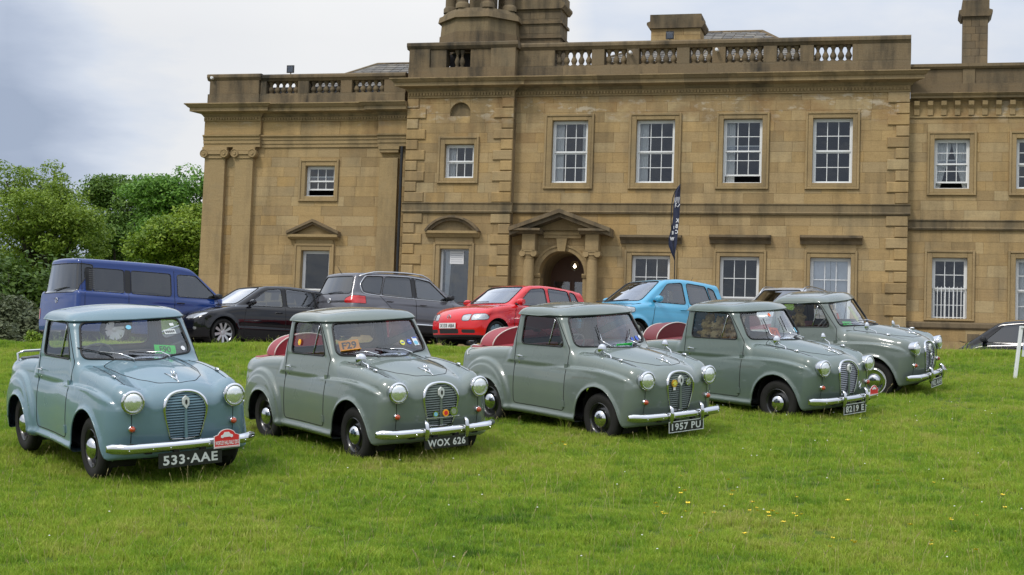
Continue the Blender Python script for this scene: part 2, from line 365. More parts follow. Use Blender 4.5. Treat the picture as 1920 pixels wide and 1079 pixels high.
def wall(name, x0, x1, z0, z1, y, holes, course=.335, zc0=0.0, th=.45, label=None, blen=(.55, 1.15)):
    mb = MB()
    for a, b, c, d in cells(x0, x1, z0, z1, holes): mb.box(a, b, y+.016, y+th, c, d)
    w = mb.build('wall', M['mortar'], house)
    k = math.floor((z0-zc0)/course); z = zc0+k*course
    while z < z1-.02:
        c, d = max(z, z0), min(z+course, z1); z += course
        if d-c < .05: continue
        x = x0-rgh.uniform(0, .5)
        while x < x1:
            xe = x+rgh.uniform(*blen)
            if x1-xe < .3: xe = x1
            a, b = max(x, x0), min(xe, x1); x = xe
            if b-a < .04: continue
            for p in cells(a, b, c, d, [h for h in holes if h[0] < b and h[1] > a and h[2] < d and h[3] > c]):
                if p[1]-p[0] < .03 or p[3]-p[2] < .03: continue
                STONES.append(((p[1]-p[0])*(p[3]-p[2])*(1 if p[2] > 3.4 else .2), w, p, y, rgh.uniform(0, .007)))
    return w
def place_stones(limit=300):
    STONES.sort(key=lambda t: -t[0]); rest = {}
    for i, (ar, w, p, y, pr) in enumerate(STONES):
        if i < limit:
            mb = MB(); mb.stone(p[0]+.0015, p[1]-.0015, y-pr*.8, y+.05, p[2]+.0015, p[3]-.0015, .0045); mb.build('stone_block', M['stone'], w)
        else:
            mb = rest.setdefault(w.name, (w, MB()))[1]; mb.stone(p[0]+.0015, p[1]-.0015, y-pr*.8, y+.05, p[2]+.0015, p[3]-.0015, .0045)
    for w, mb in rest.values(): tag(mb.build('stone_blocks', M['stone'], w), kind='stuff')
def quoins(x0, z0, z1, y, side, n, long=.66, short=.40, parent=None, start=0):
    h = (z1-z0)/n
    for i in range(n):
        w = long if (i+start) % 2 == 0 else short
        a, b = (x0, x0+w) if side > 0 else (x0-w, x0)
        mb = MB(); mb.stone(a, b, y-.055-rgh.uniform(0, .006), y+(.35 if side < 0 else .3), z0+i*h+.012, z0+(i+1)*h-.012, .022); mb.build('quoin', M['stone'], parent or house)
def molding(name, x0, x1, y, prof, mat, parent=None, label=None, ret=0):
    """prof: (out, z) polygon extruded along the front; out is towards the lawn"""
    mb = MB(); mb.prism([(y-o, z) for o, z in prof], x0, x1, 'x')
    return mb.build(name, mat, parent or house)
def cornice_prof(z0, z1, d, base=0.0):
    h = z1-z0
    return [(-.05, z0), (base+.03, z0), (base+.06, z0+.12*h), (base+.10, z0+.22*h), (d*.72, z0+.34*h), (d*.72, z0+.62*h), (d*.82, z0+.70*h), (d*.93, z0+.86*h), (d, z0+.92*h), (d, z1), (-.05, z1+.03)]
CURT = M['curtain']
def curtain(x0, x1, z0, z1, y, parent, tie=0):
    n = 14; mb = MB(); V = []
    for j in range(7):
        t = j/6; z = z1+(z0-z1)*t
        a, b = x0, x1
        if tie > 0: b = x1-(x1-x0)*.75*t**1.2
        if tie < 0: a = x0+(x1-x0)*.75*t**1.2
        for i in range(n+1): V.append((a+(b-a)*i/n, y+.03*math.sin(i*2.1+t), z))
    mb.add(V, [(j*(n+1)+i, j*(n+1)+i+1, (j+1)*(n+1)+i+1, (j+1)*(n+1)+i) for j in range(6) for i in range(n)])
    return mb.build('curtain', CURT, parent, smooth=180)
def window(s0, s1, z0, z1, y, cols, rows, out=None, open_=0.0, curt='', hood=None, shutter=False, bars=False, fixed=None):
    """s0..z1 the opening; out=(s0,s1,z0,z1) the stone surround"""
    fw, rec = .055, .16; mb = MB(); yf = y+rec
    mb.box(s0, s0+fw, yf, yf+.10, z0, z1); mb.box(s1-fw, s1, yf, yf+.10, z0, z1)
    mb.box(s0+fw, s1-fw, yf, yf+.10, z1-fw, z1); mb.box(s0-.0, s1+.0, yf-.05, yf-.002, z0-.05, z0+.035); mb.box(s0+fw, s1-fw, yf, yf+.1, z0, z0+.03)
    w = mb.build('window', M['white_paint'], house)
    a, b, c, d = s0+fw, s1-fw, z0+.03, z1-fw; zm = (c+d)/2
    if fixed: zm = c+(d-c)*fixed
    halves = [(zm, d, yf+.012, 0)] + [(c, zm, yf+.05, open_)]
    if rows % 2 and not fixed: pass
    for (lo, hi, yy, up) in halves:
        lo += up; hi += up; st = .042
        fb = MB(); fb.box(a, a+st, yy, yy+.035, lo, hi); fb.box(b-st, b, yy, yy+.035, lo, hi)
        fb.box(a+st, b-st, yy, yy+.035, lo, lo+st*1.2); fb.box(a+st, b-st, yy, yy+.035, hi-st, hi)
        r = max(1, rows//2) if not fixed else 1
        if lo > zm-.01 and rows % 2: r = rows//2+0
        x0_, x1_, z0_, z1_ = a+st, b-st, lo+st*1.2, hi-st; bw = .022
        for i in range(1, cols):
            xx = x0_+(x1_-x0_)*i/cols; fb.box(xx-bw/2, xx+bw/2, yy+.004, yy+.03, z0_, z1_)
        for j in range(1, r):
            zz = z0_+(z1_-z0_)*j/r
            for i in range(cols):
                xa = x0_+(x1_-x0_)*i/cols+(bw/2 if i else 0); xb = x0_+(x1_-x0_)*(i+1)/cols-(bw/2 if i < cols-1 else 0)
                fb.box(xa, xb, yy+.004, yy+.03, zz-bw/2, zz+bw/2)
        fb.build('sash', M['white_paint'], w)
        for i in range(cols):
            for j in range(r):
                xa = x0_+(x1_-x0_)*i/cols; xb = x0_+(x1_-x0_)*(i+1)/cols; za = z0_+(z1_-z0_)*j/r; zb = z0_+(z1_-z0_)*(j+1)/r
                pb = MB(); t1, t2 = rgh.uniform(-.004, .004), rgh.uniform(-.004, .004)
                pb.add([(xa, yy+.015+t1, za), (xb, yy+.015-t1, za), (xb, yy+.015-t1+t2, zb), (xa, yy+.015+t1+t2, zb)], [(0, 1, 2, 3)]); pb.build('pane', M['pane'], w)
    for ch in curt:
        wd = s1-s0
        if ch == 'L': curtain(s0+.05, s0+wd*.28, z0+.05, z1-.05, yf+.22, w)
        if ch == 'R': curtain(s1-wd*.2, s1-.05, z0+.05, z1-.05, yf+.22, w)
        if ch == 'T': curtain(s0+.05, s0+wd*.5, z0+.02, z1-.05, yf+.22, w, 1); curtain(s1-wd*.5, s1-.05, z0+.02, z1-.05, yf+.22, w, -1)
        if ch == 'F': curtain(s0+.05, s1-.05, z0+.05, z1-.05, yf+.22, w)
        if ch == 'V': curtain(s0+.05, s1-.05, z1-.35, z1-.05, yf+.22, w)
    if shutter:
        for (xa, xb) in ((s0+.06, (s0+s1)/2-.005), ((s0+s1)/2+.005, s1-.06)):
            sb = MB(); sb.box(xa, xb, yf+.098, yf+.12, z0, z1-.05)
            for (za, zb) in ((z0+.1, z0+.55), (z0+.65, z0+1.25), (z0+1.35, z1-.18)):
                sb.box(xa+.05, xa+.24, yf+.089, yf+.0965, za, zb); sb.box(xb-.24, xb-.05, yf+.089, yf+.0965, za, zb)
            sb.build('shutter', M['shutter'], w)
    if bars:
        bb = MB(); zt = z0+(z1-z0)*.53
        for i in range(9):
            xx = s0+.05+(s1-s0-.1)*i/8; bb.box(xx-.011, xx+.011, yf-.04, yf-.018, z0+.04, zt+.03)
        bb.box(s0, s1, yf-.045, yf-.02, zt-.03, zt-.005); bb.box(s0, s1, yf-.045, yf-.02, z0+.1, z0+.125); bb.build('window_guard', M['white_paint'], w)
    if out:
        o0, o1, p0, p1 = out; sb = MB(); g = .07
        # outer moulded strip, then the flat, each butted
        for (pr, a0, a1, b0, b1, wd_) in ((.075, o0, o1, p0, p1, g), (.045, o0+g, o1-g, p0+g, p1-g, None)):
            l_ = a0+g if wd_ else s0; r_ = a1-g if wd_ else s1; bt = b0+g if wd_ else z0; tp = b1-g if wd_ else z1
            yb = y+.15
            sb.stone(a0, l_, y-pr, yb, b0, b1, .01); sb.stone(r_, a1, y-pr, yb, b0, b1, .01)
            if tp < b1-.001: sb.stone(l_, r_, y-pr, yb, tp, b1, .01)
            if bt > b0+.001: sb.stone(l_, r_, y-pr, yb, b0, bt, .01)
        sb.build('window_surround', M['trim'], w)
    if hood == 'flat':
        o0, o1, p1 = out[0], out[1], out[3]; z_ = p1+.06
        fb = MB(); fb.box(o0+.04, o1-.04, y-.04, y+.1, p1, z_+.14); fb.build('frieze', M['trim'], w)
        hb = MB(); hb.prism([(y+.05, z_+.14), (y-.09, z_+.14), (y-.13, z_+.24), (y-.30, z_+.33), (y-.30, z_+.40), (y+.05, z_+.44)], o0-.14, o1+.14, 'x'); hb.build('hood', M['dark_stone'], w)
    return w
# ---- interiors, so that the rooms behind the glass are dark and closed
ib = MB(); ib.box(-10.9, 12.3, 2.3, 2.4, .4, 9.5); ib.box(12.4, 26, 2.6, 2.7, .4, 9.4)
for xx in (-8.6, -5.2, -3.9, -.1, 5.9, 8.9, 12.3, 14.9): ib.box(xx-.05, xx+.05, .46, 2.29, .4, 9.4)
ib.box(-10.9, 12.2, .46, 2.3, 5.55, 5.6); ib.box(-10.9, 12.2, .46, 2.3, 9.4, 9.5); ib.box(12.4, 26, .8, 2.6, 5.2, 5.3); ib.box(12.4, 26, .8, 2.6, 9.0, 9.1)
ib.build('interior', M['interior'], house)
# ================= main block
wm = [(1.18, 2.37), (3.96, 5.21), (6.76, 7.99), (9.56, 10.78)]
hol = [(.93, 2.57, 6.60, 9.05), (3.73, 5.42, 6.60, 9.05), (6.54, 8.21, 6.60, 9.05), (9.34, 11.0, 6.60, 9.05)]
gh = [(3.70, 5.39, 1.6, 4.63), (6.56, 8.20, 1.6, 4.66), (9.38, 11.0, 1.6, 4.67)]
ghi = [(3.93, 5.17), (6.75, 7.99), (9.56, 10.80)]
door = (.89, 2.39, .5, 4.58)
wall('main', -.2, 12.49, .5, 5.79, 0, gh+[door], .345, 5.79)
wall('main', -.2, 12.49, 6.14, 9.65, 0, hol, .33, 6.14)
for i, ((a, b), h) in enumerate(zip(wm, hol)):
    window(a, b, 6.80, 8.85, 0, 3, 4, h, curt=('LR', 'L', 'L', '')[i], open_=.22 if i == 2 else 0)
for i, ((a, b), h) in enumerate(zip(ghi, gh)):
    window(a, b, 1.87, 4.46, 0, 3, 4, h, hood='flat', shutter=i == 2, curt='')
quoins(12.49, 6.14, 9.65, 0, -1, 10, start=1); quoins(12.49, .6, 5.79, 0, -1, 15, start=0)
def string(x0, x1, z0, z1, y, mat='string'):
    n = max(1, int((x1-x0)/1.1)); 
    for i in range(n):
        a, b = x0+(x1-x0)*i/n, x0+(x1-x0)*(i+1)/n
        mb = MB(); mb.prism([(y+.1, z0), (y-.08, z0), (y-.11, z0+.05), (y-.05, z0+.09), (y-.05, z1-.05), (y-.085, z1-.03), (y-.085, z1), (y+.1, z1+.02)], a+.002, b-.002, 'x')
        mb.build('string_course', M[mat], house)
string(-.1, 12.56, 5.79, 6.14, 0)
def dentils(x0, x1, z0, z1, y, pitch=.105):
    mb = MB(); mb.box(x0, x1, y-.05, y+.1, z0, z1); n = int((x1-x0)/pitch)
    zc, zd = z0+(z1-z0)*.30, z0+(z1-z0)*.75
    for i in range(n): mb.box(x0+i*pitch+.02, x0+i*pitch+.08, y-.10, y-.052, zc, zd)
    o = mb.build('dentils', M['trim'], house); o['kind'] = 'stuff'; return o
def cornice(x0, x1, z0, z1, y, d, n=None, ends=(0, 0)):
    n = n or max(1, int((x1-x0)/1.3))
    for i in range(n):
        a, b = x0+(x1-x0)*i/n, x0+(x1-x0)*(i+1)/n
        mb = MB(); pr = cornice_prof(z0, z1, d)
        P = [(y-o, z) for o, z in pr]; k = len(P)
        ea = ends[0] if i == 0 else 0; eb = ends[1] if i == n-1 else 0      # returned ends splay outwards with the profile
        V = [(a-ea*max(0, o), y-o, z) for o, z in pr]+[(b+eb*max(0, o), y-o, z) for o, z in pr]
        mb.add(V, [tuple(range(k)), tuple(range(2*k-1, k-1, -1))]+[(j, k+j, k+(j+1) % k, (j+1) % k) for j in range(k)])
        mb.build('cornice', M['cornice'], house)
M['cornice'] = stone_mat('cornice_stone', [(.33,.245,.13), (.28,.21,.115), (.36,.265,.14), (.23,.175,.10)], .75)
dentils(-.1, 12.5, 9.65, 9.85, 0); cornice(-.1, 12.52, 9.85, 10.24, 0, .55, ends=(0, 1))
BAL = MB().lathe([(.0, 0), (.085, 0), (.085, .05), (.05, .07), (.075, .13), (.095, .19), (.07, .26), (.038, .33), (.05, .345), (.038, .36), (.05, .40), (.07, .45), (.085, .47), (.085, .52), (0, .52)], n=10)
bal_me = mkmesh('baluster', BAL.V, BAL.F, M['baluster'] if 'baluster' in M else M['dark_stone'], 50)
def balustrade(x0, x1, groups, z0, zb, zt, z1, y, d=.34):
    """plinth z0..zb, balusters zb..zt, rail zt..z1; groups: (a, b, count)"""
    n = max(1, int((x1-x0)/1.5))
    for i in range(n):
        a, b = x0+(x1-x0)*i/n, x0+(x1-x0)*(i+1)/n
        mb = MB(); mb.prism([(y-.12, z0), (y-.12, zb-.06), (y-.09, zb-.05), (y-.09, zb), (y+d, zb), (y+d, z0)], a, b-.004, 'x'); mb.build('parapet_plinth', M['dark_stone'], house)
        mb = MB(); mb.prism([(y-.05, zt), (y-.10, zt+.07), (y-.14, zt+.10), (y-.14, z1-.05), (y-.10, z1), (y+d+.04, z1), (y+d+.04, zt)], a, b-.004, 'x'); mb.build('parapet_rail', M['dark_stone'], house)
    e = [x0]+[v for g in groups for v in g[:2]]+[x1]
    for a, b in zip(e[::2], e[1::2]):
        if b-a > .05:
            mb = MB(); mb.stone(a, b, y-.06, y+d-.02, zb+.002, zt-.002, .01); mb.build('parapet_pier', M['dark_stone'], house)
    for a, b, k in groups:
        for i in range(k): ob('baluster', bal_me, house, loc=(a+(b-a)*(i+.5)/k, y+.12, zb), scale=(1.15, 1.15, (zt-zb)/.52))
balustrade(-.1, 12.5, [(1.18, 2.41, 5), (2.83, 3.57, 3), (3.97, 5.20, 5), (5.61, 6.34, 3), (6.76, 7.96, 5), (8.38, 9.11, 3), (9.53, 10.72, 5)], 10.24, 10.66, 11.19, 11.43, .05)
# side of the main block above the right wing
mb = MB(); mb.box(12.2, 12.489, .47, 9.2, .5, 11.2); mb.build('wall', M['stone'], house)
# ================= tower
OT = .35; yT = -OT
t0, t1 = pl(-3.82, OT), pl(-.14, OT); Z = lambda z: zl(z, OT)
tw = (pl(-2.69, OT), pl(-1.29, OT), Z(6.78), Z(8.34)); twi = (pl(-2.46, OT), pl(-1.45, OT), Z(6.96), Z(8.09))
td = (pl(-2.72, OT), pl(-1.32, OT), .5, Z(4.80)); tdi = (pl(-2.50, OT), pl(-1.50, OT), 1.6, Z(4.60))
lun = (pl(-2.33, OT), pl(-1.63, OT), Z(9.03), Z(9.50))
wall('tower', t0, t1, .5, Z(5.79), yT, [td], .345, Z(5.79), th=.6)
wall('tower', t0, t1, Z(6.14), Z(9.65), yT, [tw, lun], .33, Z(6.14), th=.6)
mb = MB(); mb.box(t1-.3, t1-.012, yT+.3, .3, .5, 9.6); mb.build('wall', M['stone'], house)
mb = MB(); mb.box(t0+.012, t0+.3, yT+.3, .6, .5, 9.6); mb.build('wall', M['stone'], house)
# lunette recess: spandrels round a half circle
c_, r_ = (lun[0]+lun[1])/2, (lun[1]-lun[0])/2; arc = [(c_+r_*math.cos(a), lun[3]-r_+r_*math.sin(a)) for a in np.linspace(0, PI, 13)]
mb = MB(); mb.prism([(lun[1], lun[3])]+arc[:7], yT-.002, yT+.2); mb.prism([(lun[0], lun[3])]+arc[::-1][:7], yT-.002, yT+.2); mb.build('lunette_arch', M['stone'], house)
mb = MB(); mb.box(lun[0], lun[1], yT+.14, yT+.2, lun[2], lun[3]); mb.build('lunette_panel', M['string'], house)
window(*twi, yT, 3, 2, tw, curt='L')
quoins(t0, Z(6.14), Z(9.65), yT, 1, 10, start=0); quoins(t1, Z(6.14), Z(9.65), yT, -1, 10, start=0)
quoins(t0, .6, Z(5.79), yT, 1, 15, start=0); quoins(t1, .6, Z(5.79), yT, -1, 15, start=0)
string(t0-.05, t1+.05, Z(5.79), Z(6.14), yT); dentils(t0, t1, Z(9.65), Z(9.87), yT); cornice(t0-.0, t1+.02, Z(9.87), Z(10.25), yT, .52, ends=(1, 1))
# tall plain door light with a paper notice
a, b, c, d = tdi; mb = MB(); mb.box(a, a+.07, yT+.16, yT+.24, c, d); mb.box(b-.03, b, yT+.16, yT+.24, c, d); mb.box(a+.07, b-.03, yT+.16, yT+.24, d-.03, d)
w = mb.build('window', M['white_paint'], house)
mb = MB(); mb.box(a+.07, b-.03, yT+.19, yT+.2, c, d-.03); mb.build('pane', M['pane'], w)
curtain(a+.1, a+.32, c, d-.05, yT+.35, w, 1)
mb = MB(); g = .07
for (pr, x0, x1, zt, l_, r_2, tp) in ((.075, td[0], td[1], td[3], td[0]+g, td[1]-g, td[3]-g), (.045, td[0]+g, td[1]-g, td[3]-g, a, b, d)):
    mb.stone(x0, l_, yT-pr, yT+.15, .5, zt, .01); mb.stone(r_2, x1, yT-pr, yT+.15, .5, zt, .01); mb.stone(l_, r_2, yT-pr, yT+.15, tp, zt, .01)
mb.box(a, b, yT-.02, yT+.15, .5, 1.6)
mb.build('window_surround', M['trim'], w)
mb = MB(); mb.box(a+.30, b-.22, yT+.17, yT+.178, d-.48, d-.06); nb_ = mb.build('notice', M['camwhite'], w)
tx_m = simple('print_grey', (.35, .35, .38), .7)
mb = MB()
for k in range(5): mb.box(a+.335, b-.255-.03*(k % 2), yT+.1665, yT+.169, d-.14-k*.07, d-.125-k*.07)
tag(mb.build('notice_text', tx_m, w), 'lines of small print on the notice')
# segmental pediment
sc_, sw = (pl(-3.0, OT)+pl(-1.12, OT))/2, (pl(-1.12, OT)-pl(-3.0, OT))/2; zb_ = Z(5.08); rise = .50
Rr = (sw*sw+rise*rise)/(2*rise); zc_ = zb_+.10+rise-Rr; a_ = math.asin(sw/Rr)
mb = MB(); n = 16
for i in range(n):
    q0, q1 = -a_+2*a_*i/n, -a_+2*a_*(i+1)/n
    for (r0, r1, o0) in ((Rr-.16, Rr-.07, .20), (Rr-.07, Rr, .30)):
        P = [(sc_+r0*math.sin(q0), zc_+r0*math.cos(q0)), (sc_+r1*math.sin(q0), zc_+r1*math.cos(q0)), (sc_+r1*math.sin(q1), zc_+r1*math.cos(q1)), (sc_+r0*math.sin(q1), zc_+r0*math.cos(q1))]
        mb.prism(P, yT-o0, yT+.1)
mb.build('pediment', M['dark_stone'], w)
mb = MB(); mb.prism([(sc_+(Rr-.16)*math.sin(q), zc_+(Rr-.16)*math.cos(q)) for q in np.linspace(-a_*.93, a_*.93, 14)], yT-.06, yT+.1); mb.build('tympanum', M['string'], w)
mb = MB(); mb.prism([(yT+.05, zb_-.10), (yT-.12, zb_-.10), (yT-.2, zb_), (yT-.27, zb_+.02), (yT-.27, zb_+.10), (yT+.05, zb_+.10)], sc_-sw+.03, sc_+sw-.03, 'x'); mb.box(td[0]+.05, td[1]-.05, yT-.05, yT+.1, td[3], zb_-.1); mb.build('pediment_base', M['trim'], w)
# tower parapet
tz0, tz1 = Z(10.24), Z(11.52)
for (xa, xb, pr) in ((t0-.0, t0+.72, .06), (t0+.72, t0+1.28, .0), (t1-1.55, t1-.84, .0), (t1-.84, t1, .06)):
    mb = MB(); mb.stone(xa, xb-.004, yT-pr, yT+.4, tz0+.42, tz1-.22, .01); mb.build('parapet_pier', M['dark_stone'], house)
mb = MB(); mb.box(t0, t1, yT-.1, yT+.4, tz0, tz0+.42); mb.build('parapet_plinth', M['dark_stone'], house)
mb = MB(); mb.prism([(yT-.04, tz1-.22), (yT-.12, tz1-.12), (yT-.12, tz1-.03), (yT-.08, tz1), (yT+.45, tz1), (yT+.45, tz1-.22)], t0-.08, t1+.08, 'x'); mb.build('parapet_rail', M['dark_stone'], house)
for i in range(2): ob('baluster', bal_me, house, loc=(t0+1.62+i*.17, yT+.14, tz0+.42), scale=(1, 1, 1.18))
mb = MB(); mb.box(t0+1.2, t1-1.5, yT+.7, yT+.8, tz0, tz1); mb.build('parapet_dark_board', M['interior'], house)  # near-black board added behind the opening, so the gap round the balusters looks dark
for xa in (t0, t1-.4): mb = MB(); mb.box(xa, xa+.4, yT+.401, 2.6, tz0, tz1-.02); mb.build('parapet_side', M['dark_stone'], house)
# octagonal turret
tcx, tcy = -1.75, 1.55
def octa(r, z0, z1, r2=None):
    mb = MB(); r2 = r2 or r; P = []
    for rr, z in ((r, z0), (r2, z1)):
        P += [(tcx+rr/math.cos(PI/8)*math.cos(PI/8+k*PI/4), tcy+rr/math.cos(PI/8)*math.sin(PI/8+k*PI/4), z) for k in range(8)]
    mb.add(P, [tuple(range(7, -1, -1)), tuple(range(8, 16))]+[(k, (k+1) % 8, 8+(k+1) % 8, 8+k) for k in range(8)]); return mb
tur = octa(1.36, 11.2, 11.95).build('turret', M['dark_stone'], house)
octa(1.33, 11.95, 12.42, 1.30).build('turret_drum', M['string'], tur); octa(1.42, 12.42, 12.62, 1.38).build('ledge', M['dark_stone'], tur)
octa(1.30, 12.62, 12.78, 1.22).build('ledge', M['dark_stone'], tur)
for k in range(8):
    a = PI/8+k*PI/4; x, y = tcx+1.12*math.cos(a), tcy+1.12*math.sin(a)
    mb = MB(); mb.lathe([(.25, 12.78), (.25, 12.92), (.21, 12.98), (.19, 13.0), (.17, 15.0), (.23, 15.1), (.23, 15.2)], (x, y, 0), n=12); mb.build('column', M['dark_stone'], tur, smooth=40)
octa(1.35, 15.2, 15.5).build('entablature', M['dark_stone'], tur); octa(1.5, 15.5, 15.65).build('cornice', M['dark_stone'], tur)
mb = MB(); mb.lathe([(1.3, 15.65), (1.25, 16.1), (1.0, 16.6), (.6, 16.95), (.12, 17.1), (.05, 17.6), (0, 17.7)], (tcx, tcy, 0), n=16); mb.build('dome', M['lead'], tur, smooth=60)
octa(.45, 12.78, 15.2).build('core', M['dark_stone'], tur)
def chimney(x0, x1, y0, y1, z0, z1, capz, mat='stone', bands=()):
    h = .25; r = MB(); r.box(x0, x1, y0, y1, z0, z0+.02); c = r.build('chimney', M['mortar'], house); z = z0+.02
    while z < capz-.02:
        ze = min(z+h, capz); n = 2 if int((z-z0)/h) % 2 else 3; W_ = x1-x0
        for i in range(n):
            q = MB(); q.stone(x0+W_*i/n+.003, x0+W_*(i+1)/n-.003, y0, y1, z+.002, ze-.002, .005); q.build('stone_block', M[mat], c)
        z = ze
    for zb in bands:
        q = MB(); q.box(x0-.06, x1+.06, y0-.06, y1+.06, zb, zb+.09); q.build('band', M['dark_stone'], c)
    q = MB(); q.prism([(x0-.05, capz), (x0-.14, capz+.12), (x0-.14, capz+.2), (x0-.03, capz+.24), (x0-.03, z1), (x1+.03, z1), (x1+.03, capz+.24), (x1+.14, capz+.2), (x1+.14, capz+.12), (x1+.05, capz)], y0-.1, y1+.1); q.build('cap', M['dark_stone'], c)
    return c
chimney(-.60, 1.0, 1.5, 2.6, 10.6, 13.5, 12.95, 'dark_stone', (11.95, 12.45))
chimney(3.85, 5.55, 3.0, 4.0, 10.8, 13.02, 12.55, 'stone')
chimney(14.18, 14.98, 4.0, 4.9, 9.6, 13.5, 12.95, 'dark_stone')
chimney(-4.55, -3.6, 3.0, 3.8, 10.0, 12.1, 11.8, 'dark_stone')
# roofs : hipped slate
def hip(x0, x1, y0, y1, z0, rx0, rx1, zr, rows=16):
    r = MB(); yr = (y0+y1)/2; E = [(x0, y0, z0), (x1, y0, z0), (x1, y1, z0), (x0, y1, z0), (rx0, yr, zr), (rx1, yr, zr)]
    r.add(E, [(0, 1, 5, 4), (1, 2, 5), (2, 3, 4, 5), (3, 0, 4), (3, 2, 1, 0)]); rf = r.build('roof', M['mortar'], house)
    q = MB(); k = 0
    for j in range(rows):
        t0_, t1_ = j/rows, (j+1.25)/rows
        if t1_ > 1: t1_ = 1
        for (A, B, C, D) in ((E[0], E[1], E[4], E[5]), (E[1], E[2], E[5], E[5])):
            A, B, C, D = map(Vector, (A, B, C, D)); nrm = ((B-A).cross(C-A)).normalized()
            La, Lb = A.lerp(C, t0_), B.lerp(D, t0_); Ua, Ub = A.lerp(C, t1_), B.lerp(D, t1_); ln = (Lb-La).length; n = max(1, int(ln/.35))
            for i in range(n):
                o = .5*(j % 2)/n; f0, f1 = min(1, max(0, i/n-o+.004)), min(1, max(0, (i+1)/n-o-.004))
                if f1 <= f0: continue
                q.add([La.lerp(Lb, f0)+nrm*.035, La.lerp(Lb, f1)+nrm*.035, Ua.lerp(Ub, f1)+nrm*.012, Ua.lerp(Ub, f0)+nrm*.012, La.lerp(Lb, f0)+nrm*.005, La.lerp(Lb, f1)+nrm*.005], [(0, 1, 2, 3), (4, 5, 1, 0)])
    s_ = q.build('slates', M['slate'], rf); s_['kind'] = 'stuff'
    q = MB()
    for a, b in ((4, 5), (0, 4), (1, 5)): q.tube([E[a], E[b]], .07, 6)
    q.build('ridge_tiles', M['dark_stone'], rf)
hip(2.2, 9.6, 1.2, 10.5, 11.0, 4.9, 7.4, 13.05)
hip(-9.5, -3.2, 1.5, 9.5, 10.0, -6.9, -5.0, 12.05)
mb = MB(); mb.box(-11, 12.3, .5, 12, 9.9, 10.2); mb.box(12.49, 27, .9, 12, 9.5, 9.6); mb.build('roof_deck', M['lead'], house)
mb = MB(); mb.box(-11, 27, 11.9, 12.2, .5, 10); mb.build('wall', M['stone'], house)
# ================= porch
cz = 4.36
for cx_ in (.61, 2.70):
    mb = MB(); mb.lathe([(.23, .5), (.23, 1.6), (.20, 1.66), (.19, 1.75), (.185, 3.0), (.165, 4.28), (.185, 4.30), (.165, 4.32), (.19, 4.38)], (cx_, -.30, 0), n=20); col_ = mb.build('column', M['trim'], house, smooth=40)
    mb = MB(); mb.box(cx_-.23, cx_+.23, -.50, -.08, 4.50, 4.56)
    for sx in (-1, 1):
        pr = [(0, -.5), (.10, -.5), (.115, -.3), (.10, -.08), (0, -.08)]; mb.lathe(pr, (cx_+sx*.19, 0, 4.44), 'y', 14)
    mb.box(cx_-.19, cx_+.19, -.48, -.1, 4.40, 4.50); mb.build('capital', M['trim'], col_, smooth=40)
    mb = MB(); mb.stone(cx_-.22, cx_+.22, -.46, .05, 4.56, 5.08, .01); mb.build('entablature_block', M['trim'], col_)
    mb = MB(); x0, x1 = cx_-.50, cx_+.42
    if cx_ > 2: x0, x1 = cx_-.42, cx_+.50
    mb.prism([(.05, 5.08), (-.50, 5.08), (-.56, 5.13), (-.72, 5.17), (-.72, 5.24), (.05, 5.24)], x0, x1, 'x'); mb.build('pediment_base', M['dark_stone'], col_)
pd = MB(); ax, az = 1.655, 5.87
for sx in (-1, 1):
    for (t0_, t1_, o) in ((0, .13, .74), (.13, .26, .62)):
        tip = 1.66
        P = [(ax, az-t0_), (ax+sx*tip, 5.27-t0_+.0), (ax+sx*tip, 5.27-t1_), (ax, az-t1_)]
        if sx < 0: P = P[::-1]
        pd.prism(P, -o, .05)
ped = pd.build('pediment', M['dark_stone'], house)
mb = MB(); mb.prism([(ax-1.2, 5.24), (ax+1.2, 5.24), (ax, az-.26)], -.08, .05); mb.build('tympanum', M['trim'], ped)
mb = MB(); mb.box(1.035, 2.275, -.12, .05, 4.98, 5.08); mb.box(.83, 2.48, -.16, .05, 5.082, 5.16); mb.build('lintel', M['trim'], ped)
mb = MB(); mb.prism([(1.52, 4.55), (1.76, 4.55), (1.82, 4.97), (1.46, 4.97)], -.16, .05); mb.build('keystone', M['trim'], ped)
axc, ar, azc = 1.64, .75, 3.83; arc = [(axc+ar*math.cos(q), azc+ar*math.sin(q)) for q in np.linspace(0, PI, 25)]
mb = MB(); mb.prism([(2.39, 4.58)]+arc[:13], -.003, .45); mb.prism([(.89, 4.58)]+arc[::-1][:13], -.003, .45); mb.build('wall', M['stone'], house)
mb = MB()
for i in range(24):
    q0, q1 = PI*i/24, PI*(i+1)/24
    for r0, r1, o in ((ar, ar+.13, .03), (ar+.13, ar+.2, .07)):
        mb.prism([(axc+r*math.cos(q), azc+r*math.sin(q)) for r, q in ((r0, q0), (r1, q0), (r1, q1), (r0, q1))], -o, .01)
mb.build('archivolt', M['trim'], house)
mb = MB(); 
for x0, x1 in ((.69, .93), (2.35, 2.47)): mb.stone(x0, x1, -.05, .45, .5, 3.70, .01); mb.prism([(.05, 3.70), (-.09, 3.70), (-.13, 3.78), (-.13, 3.83), (.05, 3.83)], x0-.02, x1+.02, 'x')
mb.build('pilaster', M['trim'], house)
